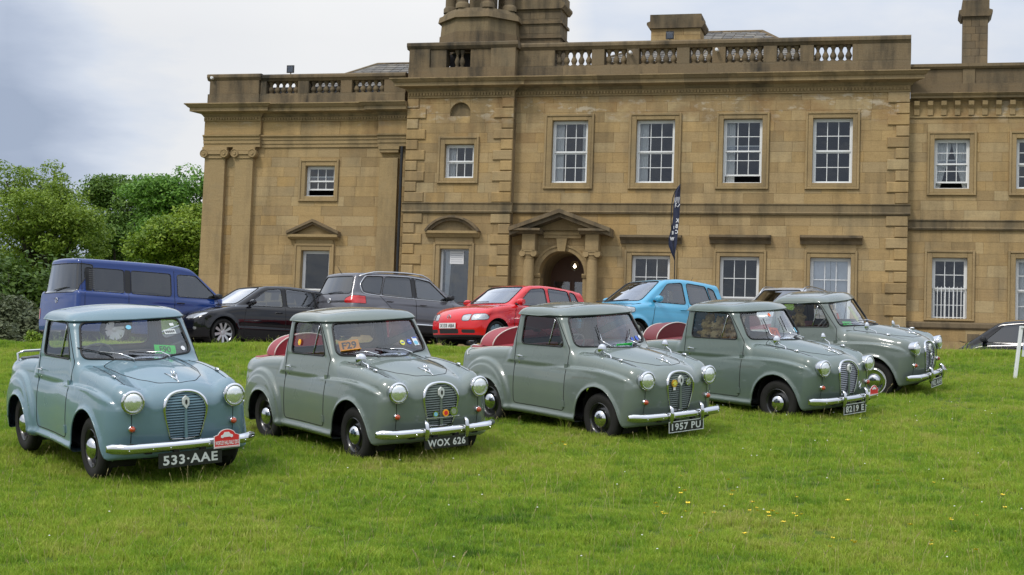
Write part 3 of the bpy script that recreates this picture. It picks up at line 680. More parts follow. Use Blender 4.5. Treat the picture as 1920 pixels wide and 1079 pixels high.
# deep barrel behind the arch
V = []; nA = 24
for yy in (.45, 1.75):
    V += [(axc+ar, yy, .5)]+[(axc+ar*math.cos(PI*i/nA), yy, azc+ar*math.sin(PI*i/nA)) for i in range(nA+1)]+[(axc-ar, yy, .5)]
k = nA+3; mb = MB(); mb.add(V, [(i, i+1, k+i+1, k+i) for i in range(k-1)]); mb.build('porch_passage', M['string'], house, smooth=40)
mb = MB(); mb.box(.8, 2.5, 1.75, 1.82, .5, 4.6); dr = mb.build('door', M['wood'], house)
for x0, x1 in ((1.02, 1.56), (1.72, 2.26)):
    mb = MB(); mb.box(x0, x1, 1.73, 1.747, 2.4, 3.7); mb.build('pane', M['pane'], dr); mb = MB(); mb.box(x0-.04, x0, 1.71, 1.748, 1.4, 3.74); mb.box(x1, x1+.04, 1.71, 1.748, 1.4, 3.74); mb.build('door_stile', M['wood'], dr)
mb = MB(); mb.tube([(1.9, .8, 4.56), (1.9, .8, 4.32)], .012, 5); lt = mb.build('hanging_lantern', M['black'], house)
mb = MB(); mb.lathe([(0, 4.32), (.10, 4.30), (.15, 4.2), (.13, 4.05), (0, 3.98)], (1.9, .8, 0), n=12); mb.build('lantern_glass', M['pane'], lt, smooth=60)
bulb = simple('lit_bulb', (1, .8, .55), .5, emit=14); mb = MB(); mb.lathe([(0, 4.19), (.04, 4.165), (.05, 4.14), (.04, 4.11), (0, 4.085)], (1.9, .8, 0), n=10); mb.build('bulb', bulb, lt, smooth=90)
# ================= left wing
yl = 0.0; l0, l1 = -11.0, -3.95
lw = (-7.60, -6.18, 6.16, 7.59); lwi = (-7.38, -6.33, 6.34, 7.38); ld = (-7.64, -6.22, .5, 4.71); ldi = (-7.40, -6.38, 1.6, 4.49)
wall('left', l0, l1+.2, .5, 8.01, .02, [lw, ld], .335, 8.01)
window(*lwi, .02, 3, 2, lw, open_=.2)
w = window(ldi[0], ldi[1], 2.2, ldi[3], .02, 1, 2, None, fixed=.42)
mb = MB()
for (pr, x0, x1, zt, a, b, tp) in ((.075, ld[0], ld[1], ld[3], ld[0]+g, ld[1]-g, ld[3]-g), (.045, ld[0]+g, ld[1]-g, ld[3]-g, ldi[0], ldi[1], ldi[3])):
    mb.stone(x0, a, -pr, .17, .5, zt, .01); mb.stone(b, x1, -pr, .17, .5, zt, .01); mb.stone(a, b, -pr, .17, tp, zt, .01)
mb.box(ldi[0], ldi[1], -.02, .17, .5, 2.2); mb.build('window_surround', M['trim'], w)
mb = MB(); ax, az = -6.95, 5.53
for sx in (-1, 1):
    for t0_, t1_, o in ((0, .09, .30), (.09, .17, .22)):
        P = [(ax, az-t0_), (ax+sx*.93, 5.12-t0_), (ax+sx*.93, 5.12-t1_), (ax, az-t1_)]
        if sx < 0: P = P[::-1]
        mb.prism(P, -o, .1)
mb.build('pediment', M['dark_stone'], w)
mb = MB(); mb.prism([(ax-.75, 5.02), (ax+.75, 5.02), (ax, az-.17)], -.05, .1); mb.build('tympanum', M['trim'], w)
mb = MB(); mb.prism([(.1, 4.86), (-.10, 4.86), (-.24, 4.93), (-.24, 5.02), (.1, 5.02)], ax-.90, ax+.90, 'x'); mb.box(ld[0]+.05, ld[1]-.05, -.05, .1, 4.71, 4.86); mb.build('pediment_base', M['trim'], w)
# ionic pilasters
for (a0, a1, b0, b1, vol) in ((-11.05, -10.30, -11.08, -10.28, True), (-9.91, -9.26, -9.96, -9.24, True), (-4.68, -4.05, -4.70, -4.03, False)):
    zs = [.5, 2.1, 3.6, 5.3, 7.62]; 
    base = None
    for i, (c, d) in enumerate(zip(zs, zs[1:])):
        f0, f1 = (c-.5)/7.1, (d-.5)/7.1
        P = [(b0+(a0-b0)*f0, c+.002), (b1+(a1-b1)*f0, c+.002), (b1+(a1-b1)*f1, d-.002), (b0+(a0-b0)*f1, d-.002)]
        mb = MB(); mb.prism(P, -.17, .04)
        o_ = mb.build('pilaster' if base is None else 'pilaster_block', M['trim'], house if base is None else base)
        if base is None: base = o_
    mb = MB()
    if vol:
        mb.box(a0-.02, a1+.02, -.21, .03, 7.62, 7.74); mb.box(a0-.08, a1+.08, -.24, .03, 7.88, 8.005)
        mb.box(a0+.02, a1-.02, -.26, -.02, 7.75, 7.87)
        for x in (a0+.0, a1-.0):
            mb.lathe([(0, -.29), (.05, -.30), (.06, -.27), (.11, -.27), (.13, -.29), (.15, -.27), (.15, -.02), (0, -.02)], (x, 0, 7.78), 'y', 18)
    else:
        mb.box(a0-.05, a1+.05, -.22, .03, 7.90, 8.005); mb.box(a0-.02, a1+.02, -.19, .03, 7.80, 7.90)
    mb.build('capital', M['trim'], base, smooth=40)
def entab(x0, x1, o, ends):
    y = -o
    mb = MB(); mb.prism([(.1, 8.01), (y, 8.01), (y, 8.13), (y-.03, 8.13), (y-.03, 8.26), (y-.06, 8.26), (y-.06, 8.34), (y-.12, 8.38), (y-.12, 8.42), (.1, 8.44)], x0, x1, 'x'); mb.build('architrave', M['trim'], house)
    n = max(1, int((x1-x0)/1.2))
    for i in range(n):
        a, b = x0+(x1-x0)*i/n, x0+(x1-x0)*(i+1)/n; mb = MB(); mb.stone(a+.003, b-.003, y, .1, 8.44, 8.90, .006); mb.build('frieze_block', M['stone'], house)
    dentils(x0, x1, 8.90, 9.06, y, .10); cornice(x0, x1, 9.06, 9.45, y, .55, ends=ends)
entab(-11.12, -9.02, .17, (1, 1)); entab(-9.02, -4.78, .03, (0, 0)); entab(-4.78, -3.7, .17, (1, 0))
balustrade(-9.15, -3.9, [(-8.93, -7.78, 5), (-7.38, -6.23, 5), (-5.82, -4.67, 5)], 9.45, 9.86, 10.30, 10.53, .0)
mb = MB(); mb.box(-11.06, -9.15, -.16, .4, 9.45, 9.86); mb.build('parapet_plinth', M['dark_stone'], house)
mb = MB(); mb.stone(-11.02, -9.18, -.12, .38, 9.862, 10.34, .01); mb.build('parapet_pier', M['dark_stone'], house)
mb = MB(); mb.prism([(-.12, 10.34), (-.2, 10.44), (-.2, 10.53), (-.15, 10.56), (.42, 10.56), (.42, 10.34)], -11.1, -9.10, 'x'); mb.build('parapet_rail', M['dark_stone'], house)
mb = MB(); mb.box(-11.0, -10.7, .47, 9.0, .5, 9.9); mb.build('wall', M['stone'], house)
mb = MB(); mb.box(-11.02, -10.7, .45, 9, 9.9, 10.5); mb.build('parapet_side', M['dark_stone'], house)
# ================= right wing
OR = -.3; yr_ = .30
rw = [(13.04, 14.50, 6.46, 8.44), (15.46, 16.92, 6.46, 8.44), (17.88, 19.34, 6.46, 8.44)]; rg_ = [(13.01, 14.50, 2.59, 4.76), (15.46, 16.95, 2.59, 4.76), (17.88, 19.37, 2.59, 4.76)]
wall('right', 12.49, 24, 2.55, 5.38, yr_, rg_, .36, 5.38); wall('right', 12.49, 24, 5.70, 8.88, yr_, rw, .30, 5.70)
wall('right', 12.49, 24, .9, 2.33, yr_-.06, [], .37, 2.33)
for i, h in enumerate(rw): window(h[0]+.21, h[1]-.20, h[2]+.21, h[3]-.22, yr_, 3, 4, h, open_=(.17, 0, 0)[i], curt=('T', '', 'L')[i])
for i, h in enumerate(rg_):
    window(h[0]+.23, h[1]-.22, h[2], h[3]-.23, yr_, 3, 4, (h[0], h[1], h[2]-.001, h[3]), curt=('', 'F', '')[i], bars=i == 0)
string(12.495, 24, 5.38, 5.70, yr_); 
mb = MB(); mb.prism([(yr_+.05, 2.33), (yr_-.10, 2.33), (yr_-.14, 2.38), (yr_-.14, 2.50), (yr_-.05, 2.549), (yr_+.05, 2.549)], 12.49, 24, 'x'); mb.build('plinth_course', M['dark_stone'], house)
mb = MB(); mb.stone(14.3, 14.65, yr_-.13, yr_, 1.9, 2.2, .01); mb.build('air_vent', M['dark_stone'], house)
mb = MB(); mb.box(12.49, 24, yr_-.17, yr_+.1, .5, 1.62); mb.build('plinth', M['dark_stone'], house)
mb = MB(); mb.box(12.49, 24, yr_-.02, yr_+.1, 8.88, 9.38); mb.box(12.49, 24, yr_-.05, yr_-.021, 8.88, 8.93); mb.build('frieze', M['stone'], house)
for i in range(28):
    x = 12.62+i*.405; mb = MB()
    mb.prism([(yr_-.02, 8.95), (yr_-.08, 8.95), (yr_-.09, 9.15), (yr_-.20, 9.25), (yr_-.22, 9.375), (yr_-.02, 9.375)], x, x+.16, 'x'); mb.build('bracket', M['trim'], house)
cornice(12.5, 24, 9.38, 9.60, yr_, .38, n=9)
for i in range(6):
    a = 12.5+i*1.93; mb = MB(); mb.stone(a, a+1.55, yr_, yr_+.35, 9.62, 10.40, .01); mb.build('parapet_block', M['dark_stone'], house)
    mb = MB(); mb.stone(a+1.552, a+1.928, yr_-.04, yr_+.35, 9.62, 10.40, .01); mb.build('parapet_pier', M['dark_stone'], house)
mb = MB(); mb.box(12.5, 24.1, yr_-.09, yr_-.041, 9.62, 9.93); mb.build('parapet_plinth', M['dark_stone'], house)
mb = MB(); mb.prism([(yr_-.06, 10.40), (yr_-.13, 10.46), (yr_-.13, 10.55), (yr_+.40, 10.58), (yr_+.40, 10.40)], 12.5, 24.1, 'x'); mb.build('parapet_rail', M['dark_stone'], house)
place_stones(300)
# fittings on the hall
def part_box(name, mat, *b): q = MB(); q.box(*b); return q.build(name, mat, house)
for (x, y, z) in ((4.93, .2, 11.43), (-8.13, .1, 10.53)):
    q = MB(); q.box(x-.015, x+.015, y, y+.03, z, z+.12); q.box(x-.13, x+.13, y-.05, y-.0, z+.08, z+.34); fl = q.build('floodlight', M['black'], house)
    q = MB(); q.box(x-.10, x+.10, y-.058, y-.052, z+.11, z+.31); q.build('lens', M['pane'], fl)
for (x, z) in ((3.72, 11.02), (6.50, 11.05), (-10.9, 10.42)):
    q = MB(); q.lathe([(0, -.28), (.05, -.27), (.055, -.08), (0, -.07)], (x, 0, z), 'y', 10); q.tube([(x, -.08, z), (x, .05, z-.05)], .015, 5); q.build('security_camera', M['camwhite'], house, smooth=40)
q = MB(); q.tube([(-3.90, -.2, .6), (-3.90, -.2, 8.0)], .05, 8); q.build('drainpipe', M['black'], house)
# ------------------------------------------------------------------ implicit body engine
def smax(a, b, k):
    h = np.clip(.5+.5*(a-b)/k, 0, 1); return b+(a-b)*h+k*h*(1-h)*.5
def smin(a, b, k): return -smax(-a, -b, k)
class Sp:
    """monotone cubic through points, evaluated from a table"""
    def __init__(s, pts):
        x, y = np.array(pts, float).T; h = np.diff(x); d = np.diff(y)/h; m = np.zeros_like(x); m[0], m[-1] = d[0], d[-1]
        for i in range(1, len(x)-1):
            if d[i-1]*d[i] > 0:
                w1, w2 = 2*h[i]+h[i-1], h[i]+2*h[i-1]; m[i] = (w1+w2)/(w1/d[i-1]+w2/d[i])
        X = np.linspace(x[0], x[-1], 1200); k = np.clip(np.searchsorted(x, X)-1, 0, len(x)-2); t = (X-x[k])/h[k]
        s.X = X; s.Y = (1+2*t)*(1-t)**2*y[k]+t*(1-t)**2*h[k]*m[k]+t*t*(3-2*t)*y[k+1]+t*t*(t-1)*h[k]*m[k+1]
    def __call__(s, v): return np.interp(v, s.X, s.Y)
def sst(a, b, x): t = np.clip((x-a)/(b-a), 0, 1); return t*t*(3-2*t)
def surface(f, bb, h):
    (x0, x1), (y0, y1), (z0, z1) = bb
    X = np.arange(x0, x1+h, h); Y = np.arange(y0, y1+h, h); Zz = np.arange(z0, z1+h, h)
    G = f(X[:, None, None], Y[None, :, None], Zz[None, None, :])+np.zeros((len(X), len(Y), len(Zz)))
    S = G < 0; nx, ny, nz = S.shape
    c = [S[i:nx-1+i, j:ny-1+j, k:nz-1+k] for i in (0, 1) for j in (0, 1) for k in (0, 1)]
    n_in = sum(a.astype(np.int8) for a in c); act = (n_in > 0) & (n_in < 8)
    idx = -np.ones(act.shape, np.int64); ii = np.argwhere(act); idx[act] = np.arange(len(ii))
    acc = np.zeros((len(ii), 3)); cnt = np.zeros(len(ii))
    offs = [(i, j, k) for i in (0, 1) for j in (0, 1) for k in (0, 1)]
    vals = {o: G[ii[:, 0]+o[0], ii[:, 1]+o[1], ii[:, 2]+o[2]] for o in offs}
    for a in offs:
        for ax in range(3):
            if a[ax] == 1: continue
            b = list(a); b[ax] = 1; b = tuple(b); va, vb = vals[a], vals[b]; cr = (va < 0) != (vb < 0)
            t = np.where(cr, va/(va-vb+1e-30), 0); p = np.zeros((len(ii), 3)); p[:] = a; p[:, ax] += t
            acc[cr] += p[cr]; cnt[cr] += 1
    V = (ii+acc/cnt[:, None])*h+np.array([x0, y0, z0]); Fs = []
    for ax in range(3):
        o = [0, 0, 0]; o[ax] = 1
        A = S[:nx-o[0], :ny-o[1], :nz-o[2]]; B = S[o[0]:, o[1]:, o[2]:]
        e = np.argwhere(A != B); u, v = [k for k in range(3) if k != ax]
        e = e[(e[:, u] > 0) & (e[:, v] > 0) & (e[:, u] < act.shape[u]) & (e[:, v] < act.shape[v]) & (e[:, ax] < act.shape[ax])]
        du = np.zeros(3, int); du[u] = 1; dv = np.zeros(3, int); dv[v] = 1
        q = np.stack([idx[tuple((e-du-dv).T)], idx[tuple((e-dv).T)], idx[tuple(e.T)], idx[tuple((e-du).T)]], 1)
        ins = A[tuple(e.T)]; flip = ins if ax != 1 else ~ins
        q[~flip] = q[~flip][:, ::-1]; Fs.append(q)
    F = np.concatenate(Fs); F = F[(F >= 0).all(1)]
    for _ in range(3):
        V = newton(f, V)
    return V, F
def grad(f, V, e=1e-3):
    x, y, z = V.T; return np.stack([(f(x+e, y, z)-f(x-e, y, z)), (f(x, y+e, z)-f(x, y-e, z)), (f(x, y, z+e)-f(x, y, z-e))], 1)/(2*e)
def newton(f, V, lim=.012):
    v = f(*V.T); g = grad(f, V); n2 = (g*g).sum(1)+1e-9; d = -(v/n2)[:, None]*g; l = np.linalg.norm(d, axis=1); d *= np.minimum(1, lim/(l+1e-12))[:, None]
    return V+d
def sdpoly(pts, r=0.0):
    """signed distance to a polygon with corners rounded by r"""
    P = np.array(pts, float)
    if r:
        c = []; n = len(P)                      # inset by r along edge normals
        area = sum(P[i][0]*P[(i+1) % n][1]-P[(i+1) % n][0]*P[i][1] for i in range(n)); sg = 1 if area > 0 else -1
        for i in range(n):
            a, b, d = P[i-1], P[i], P[(i+1) % n]; e1 = (b-a)/np.linalg.norm(b-a); e2 = (d-b)/np.linalg.norm(d-b)
            n1 = np.array([-e1[1], e1[0]])*sg; n2 = np.array([-e2[1], e2[0]])*sg; k = n1+n2; k = k/max(.3, (1+n1@n2)); c.append(b+k*r)
        P = np.array(c)
    def f(u, v):
        p = np.stack([u, v], -1); d = np.full(len(p), 1e9); ins = np.zeros(len(p), bool); n = len(P)
        for i in range(n):
            a, b = P[i], P[(i+1) % n]; e = b-a; w = p-a; t = np.clip((w@e)/(e@e), 0, 1); d = np.minimum(d, np.linalg.norm(w-t[:, None]*e, axis=1))
            c = (a[1] > p[:, 1]) != (b[1] > p[:, 1])
            with np.errstate(divide='ignore', invalid='ignore'): xx = a[0]+(p[:, 1]-a[1])*(b[0]-a[0])/(b[1]-a[1])
            ins ^= c & (p[:, 0] < xx)
        return np.where(ins, -d, d)-r
    return f
class Skin:
    def __init__(s, V, F): s.V = V; s.F = [tuple(q) for q in F.tolist()]; s.L = ['body']*len(s.F)
    def cut(s, d, label, ok=None, only=('body',)):
        """d: value per vertex (<0 inside). ok: bool per vertex, all of a face's must hold"""
        V = s.V; sg = d < 0; newV = []; ek = {}; F2 = []; L2 = []; n0 = len(V)
        okv = ok if ok is not None else np.ones(len(V), bool)
        sgl = sg.tolist(); okl = okv.tolist(); dl = d.tolist()
        for f, l in zip(s.F, s.L):
            if l not in only or not all(okl[i] for i in f): F2.append(f); L2.append(l); continue
            k = sum(sgl[i] for i in f)
            if k == 0: F2.append(f); L2.append(l); continue
            if k == len(f): F2.append(f); L2.append(label); continue
            A = []; B = []; n = len(f)
            for q in range(n):
                i, j = f[q], f[(q+1) % n]; (A if sgl[i] else B).append(i)
                if sgl[i] != sgl[j]:
                    key = (i, j) if i < j else (j, i)
                    if key not in ek:
                        a, b = key; t = dl[a]/(dl[a]-dl[b]); t = min(.999, max(.001, t)); ek[key] = n0+len(newV); newV.append(V[a]+(V[b]-V[a])*t)
                    A.append(ek[key]); B.append(ek[key])
            if len(A) > 2: F2.append(tuple(A)); L2.append(label)
            if len(B) > 2: F2.append(tuple(B)); L2.append(l)
        if newV: s.V = np.concatenate([V, np.array(newV)])
        s.F, s.L = F2, L2
    def side(s, poly, label, r=.0, sgn=0, ymin=.2, only=('body',)):
        x, y, z = s.V.T; ok = np.abs(y) > ymin
        if sgn: ok &= (y*sgn > 0)
        s.cut(sdpoly(poly, r)(x, z), label, ok, only)
    def front(s, poly, label, r=.0, xmin=None, xmax=None, only=('body',)):
        x, y, z = s.V.T; ok = np.ones(len(x), bool)
        if xmin is not None: ok &= x > xmin
        if xmax is not None: ok &= x < xmax
        s.cut(sdpoly(poly, r)(y, z), label, ok, only)
    def top(s, poly, label, r=.0, zmin=0, only=('body',), xr=None):
        x, y, z = s.V.T; ok = z > zmin; s.cut(sdpoly(poly, r)(x, y), label, ok, only)
    def mesh(s, labels, f=None, off=0.0):
        Fs = [q for q, l in zip(s.F, s.L) if l in labels]
        if not Fs: return None, None
        used = np.unique(np.concatenate([np.array(q) for q in Fs])); mp = -np.ones(len(s.V), np.int64); mp[used] = np.arange(len(used)); V = s.V[used]
        if off:
            g = grad(f, V); V = V+g/(np.linalg.norm(g, axis=1)[:, None]+1e-9)*off
        ml = mp.tolist(); return V, [tuple(ml[i] for i in q) for q in Fs]
    def loops(s, labels, minlen=.15):
        E = {}
        for q, l in zip(s.F, s.L):
            if l in labels:
                n = len(q)
                for i in range(n):
                    a, b = q[i], q[(i+1) % n]
                    if (b, a) in E: del E[(b, a)]
                    else: E[(a, b)] = 1
        nxt = {}
        for a, b in E: nxt.setdefault(a, []).append(b)
        out = []
        while nxt:
            a = next(iter(nxt)); path = [a]; cur = a
            while cur in nxt:
                b = nxt[cur].pop(); 
                if not nxt[cur]: del nxt[cur]
                cur = b
                if b == a: break
                path.append(b)
            P = s.V[path]; ln = np.linalg.norm(np.diff(P, axis=0), axis=1).sum()
            if ln > minlen: out.append((P, cur == a))
        return out
def clean_path(P, closed, step=.02, sm=2):
    P = np.asarray(P, float); Q = np.vstack([P, P[:1]]) if closed else P
    d = np.concatenate([[0], np.cumsum(np.linalg.norm(np.diff(Q, axis=0), axis=1))]); n = max(4, int(d[-1]/step)); t = np.linspace(0, d[-1], n+1)
    R_ = np.stack([np.interp(t, d, Q[:, k]) for k in range(3)], 1)
    if closed: R_ = R_[:-1]
    for _ in range(sm):
        if closed: R_ = .25*np.roll(R_, 1, 0)+.5*R_+.25*np.roll(R_, -1, 0)
        else: R_[1:-1] = .25*R_[:-2]+.5*R_[1:-1]+.25*R_[2:]
    return R_
def loop_tube(sk, labels, name, mat, parent, r, n=5, step=.025, filt=None):
    mb = MB()
    for P, cl in sk.loops(labels):
        if filt is not None and not filt(P): continue
        mb.tube(clean_path(P, cl, step), r, n, closed=cl)
    if mb.V: return mb.build(name, mat, parent, smooth=180)
def drape(f, pts, axis, start, n=1):
    """march points along -axis from start to the surface f=0"""
    out = []
    for p in pts:
        t = np.linspace(0, 1.6, 321); q = np.array(p, float)[None, :]+np.array(axis)[None, :]*t[:, None]
        v = f(*q.T); k = np.argmax(v < 0)
        if v[k] < 0 and k > 0:
            w = v[k-1]/(v[k-1]-v[k]); out.append(q[k-1]+(q[k]-q[k-1])*w)
    return np.array(out)
def body_obj(name, sk, labels, mat, parent, f=None, off=0.0, **kw):
    V, F = sk.mesh(labels, f, off)
    if V is None: return None
    return ob(name, mkmesh(name, V, F, mat, 180), parent, **kw)
def paint(name, col, rough=.28, metal=.0, spec=.4):
    m, nt, b = new_mat(name); b.inputs['Metallic'].default_value = metal
    b.inputs['Coat Weight'].default_value = 1.0; b.inputs['Coat Roughness'].default_value = .035; b.inputs['Specular IOR Level'].default_value = spec
    g = N(nt, 'ShaderNodeTexCoord'); t = N(nt, 'ShaderNodeTexNoise', i_Scale=3.0, i_Detail=6.0); L(nt, g.outputs['Object'], t.inputs['Vector'])
    c = mixc(nt, t.outputs[0], tuple(x*.94 for x in col), tuple(min(1, x*1.06) for x in col)); L(nt, c, b.inputs['Base Color'])
    L(nt, mathn(nt, 'ADD', rough-.06, mathn(nt, 'MULTIPLY', t.outputs[0], .14)), b.inputs['Roughness'])
    t2 = N(nt, 'ShaderNodeTexNoise', i_Scale=5.0, i_Detail=2.0); L(nt, g.outputs['Object'], t2.inputs['Vector'])
    bp = N(nt, 'ShaderNodeBump', i_Strength=.03, i_Distance=.02); L(nt, t2.outputs[0], bp.inputs['Height']); L(nt, bp.outputs[0], b.inputs['Coat Normal'])
    return m
def chrome_mat(name, col=(.78, .79, .80), rough=.07):
    m, nt, b = new_mat(name); b.inputs['Metallic'].default_value = 1; b.inputs['Base Color'].default_value = (*col, 1)
    g = N(nt, 'ShaderNodeTexCoord'); t = N(nt, 'ShaderNodeTexNoise', i_Scale=14.0, i_Detail=5.0); L(nt, g.outputs['Object'], t.inputs['Vector'])
    L(nt, mathn(nt, 'ADD', rough-.03, mathn(nt, 'MULTIPLY', t.outputs[0], .10)), b.inputs['Roughness']); return m
M['chrome'] = chrome_mat('chrome', (.64, .65, .66), .05); M['alloy'] = chrome_mat('alloy', (.55, .56, .57), .3)
M['rubber'] = simple('window_rubber', (.012, .012, .012), .55)
M['tyre'] = simple('tyre_rubber', (.022, .021, .020), .8, spec=.25, noise=.35, nscale=9, bump=.3)
M['seam'] = simple('panel_gap', (.01, .01, .01), .9)
M['well'] = simple('wheel_well', (.012, .011, .010), .95)
M['lens'] = simple('lamp_lens', (.5, .52, .52), .08, spec=.8, coat=1)
M['orange'] = simple('orange_lens', (.42, .050, .006), .15, coat=1)
M['red_lens'] = simple('red_lens', (.55, .01, .01), .12, coat=1)
M['glass'] = glass_mat('car_glass', (.93, .97, .95), .92, 2.1); M['tint'] = glass_mat('tinted_glass', (.72, .80, .78), .62, 3.2); M['clear'] = glass_mat('clear_side_glass', (.95, .98, .97), .95, 1.0)
M['dtint'] = glass_mat('privacy_glass', (.5, .5, .5), .12, 2.6)
def text_me(name, s, h, mat, ext=.002, sx=1.0, space=1.0):
    c = bpy.data.curves.new(name, 'FONT'); c.body = s; c.size = 1.0; c.extrude = 0; c.align_x = 'CENTER'; c.align_y = 'CENTER'; c.space_character = space; c.resolution_u = 3; c.offset = .028
    o = bpy.data.objects.new(name, c); COL.objects.link(o); bpy.context.view_layer.update()
    dg = bpy.context.evaluated_depsgraph_get(); me = bpy.data.meshes.new_from_object(o.evaluated_get(dg)); bpy.data.objects.remove(o)
    co = np.zeros(len(me.vertices)*3); me.vertices.foreach_get('co', co); co = co.reshape(-1, 3); w = co[:, :2]; ce = (w.max(0)+w.min(0))/2; co[:, :2] -= ce; k = h/(w[:, 1].max()-w[:, 1].min()); co[:, 0] *= k*sx; co[:, 1] *= k
    me.vertices.foreach_set('co', co.ravel()); me.materials.clear(); me.materials.append(mat); me.name = name; me.update(); return me
def text_on(name, s, h, mat, parent, loc, rot, sx=1.0, space=1.0):
    return ob(name, text_me(name, s, h, mat, sx=sx, space=space), parent, loc=loc, rot=rot)
def copy_tree(o, parent=None):
    c = o.copy(); COL.objects.link(c)
    if parent is not None: c.parent = parent
    for ch in KIDS.get(o.name, []): copy_tree(ch, c)
    return c
KIDS = {}
def index_kids():
    KIDS.clear()
    for o in bpy.data.objects:
        if o.parent: KIDS.setdefault(o.parent.name, []).append(o)
def cylinder_well(parent, x, z, r, y0, y1, sgn):
    mb = MB(); n = 20; V = []
    for yy in (y0, y1):
        V += [(x+r*math.cos(a), yy*sgn, z+r*math.sin(a)) for a in np.linspace(-.6, PI+.6, n+1)]
    k = n+1; mb.add(V, [(i, i+1, k+i+1, k+i) for i in range(n)]+[tuple(range(k, 2*k))]); return mb.build('wheel_well', M['well'], parent)
# ------------------------------------------------------------------ the small 1950s pickups. car space: x forward from the front axle, y left, z up
FA, RA = (0.0, .275), (-2.01, .275)
zc_ = Sp([(-3, .86), (-2.7, .885), (-1.75, .93), (-1.2, .97), (-.75, 1.035), (-.5, 1.045), (-.25, 1.02), (0, .985), (.2, .945), (.36, .90), (.48, .85), (.57, .79), (.66, .70)])
zf_ = Sp([(-3, .60), (-2.72, .70), (-2.6, .78), (-2.4, .86), (-2.1, .91), (-1.7, .935), (-1.2, .955), (-.6, .965), (-.3, .955), (0, .93), (.2, .90), (.38, .862), (.5, .83), (.62, .78)])
wz_ = Sp([(.1, .64), (.2, .662), (.3, .672), (.45, .675), (.6, .668), (.7, .654), (.8, .632), (.9, .606), (1.0, .588), (1.2, .56)])
wx_ = Sp([(-2.9, -.20), (-2.75, -.12), (-2.6, -.06), (-2.4, -.02), (-2.1, 0), (-1.2, 0), (-.3, 0), (0, -.002), (.2, -.012), (.35, -.035), (.48, -.075), (.6, -.13)])
xf_ = Sp([(.1, .50), (.25, .555), (.38, .585), (.5, .605), (.62, .612), (.72, .600), (.8, .580), (.9, .53), (1.0, .45)])
arch_f = [(-.365, .0), (-.365, .22), (-.355, .34), (-.31, .46), (-.24, .55), (-.14, .61), (-.02, .635), (.10, .615), (.19, .565), (.27, .48), (.325, .38), (.36, .28), (.385, .20), (.40, 0)]
arch_r = [(-2.34, 0), (-2.33, .30), (-2.29, .42), (-2.22, .50), (-2.12, .555), (-2.01, .57), (-1.90, .555), (-1.80, .50), (-1.73, .42), (-1.68, .32), (-1.66, .22), (-1.655, 0)]
_af, _ar = sdpoly(arch_f), sdpoly(arch_r)
def lower(x, y, z):
    ay = np.abs(y)+np.zeros_like(x+y+z); x = x+np.zeros_like(ay); z = z+np.zeros_like(ay)
    t = zc_(x)-.50*ay**2*np.clip(sst(-.9, -.3, x), .25, 1); fz = zf_(x)-1.5*(ay-.50)**2*sst(-1.0, -.2, x)
    top = z-(-smin(-t, -fz, .05))
    w = wz_(z)+wx_(x)
    # pressed bulge over each wheel, the front one trailing back into the door
    ex = np.where(x > -.0, x/.50, x/1.22); lx = np.clip((x+1.2)/1.2, 0, 1)
    zl = .70+.135*np.sqrt(np.clip(1-np.clip(np.where(x > -.15, (x+.15)/.62, (x+.15)/1.15), -1, 1)**2, 0, 1))-.02
    b = sst(.008, -.018, z-zl)*sst(-1.22, -.35, x)*sst(.62, .30, x)
    w = w+.042*b
    q = np.sqrt((np.clip((x+2.10)/.52, -1.5, 1.5))**2+(np.clip((z-.30)/.50, 0, 2))**2)
    w = w+.036*sst(1.02, .93, q)+.014*sst(.85, .81, q)
    shp = x.shape; near = np.full(shp, 1.0); m_ = (ay > .5) & (z < .75)
    if m_.any():
        near[m_] = np.minimum(np.abs(_af(x[m_], z[m_])), np.abs(_ar(x[m_], z[m_])))
    w = w+.016*np.exp(-(near/.020)**2)
    # sill roll between the wheels
    w = w+.028*np.exp(-((z-.235)/.030)**2)*sst(-.30, -.42, x)*sst(-1.74, -1.62, x)
    side = ay-w
    fr = x-(xf_(z)-.30*ay**2)
    bot = (.19+.02*sst(.2, .5, x))-z
    rear = -(x+2.74)+.12*ay**2+.25*np.clip(z-.55, 0, 1)**2-.0
    f = smax(top, side, .13); f = smax(f, fr, .12); f = smax(f, rear, .12); f = smax(f, bot, .04)
    return f
def cabf(x, y, z, grow=0.0):
    ay = np.abs(y)
    side = ay-(.617-.145*(z-1.0)-.10*np.clip(z-1.3, 0, 1))
    fr = (x-(-.425-.70*(z-1.03)-.42*ay**2))*.82
    re = (-(x+1.665)+.27*(z-1.0)+.10*ay**2)*.96
    top = z-(1.425-.05*ay**2*2-.10*(x+1.15)**2)
    f = smax(side, fr, .09); f = smax(f, re, .12); f = smax(f, top, .08); return smax(f, .80-z, .02)
def roofcap(x, y, z):
    ay = np.abs(y)
    side = ay-(.612-.100*(z-1.0)+.006)
    fr = (x-(-.420-.655*(z-1.03)-.40*ay**2))*.82
    re = (-(x+1.695)+.27*(z-1.0)+.10*ay**2)*.96
    top = z-(1.482-.16*ay**2-.12*(x+1.15)**2)
    f = smax(side, fr, .12); f = smax(f, re, .12); f = smax(f, top, .13); return smax(f, 1.30-z, .006)
def pbody(x, y, z): return smin(lower(x, y, z), cabf(x, y, z), .07)
egg_ = [(.140, .372), (.165, .46), (.190, .56), (.202, .63), (.198, .68), (.176, .73), (.135, .768), (.075, .790)]
egg = [(-a, b) for a, b in egg_]+[(0, .796)]+egg_[::-1]
ws_poly = [(-.548, 1.030), (-.490, 1.352), (-.2, 1.366), (.2, 1.366), (.490, 1.352), (.548, 1.030), (.2, 1.012), (-.2, 1.012)]
sw_poly = [(-1.445, 1.008), (-1.425, 1.345), (-.865, 1.345), (-.82, 1.30), (-.655, 1.018)]
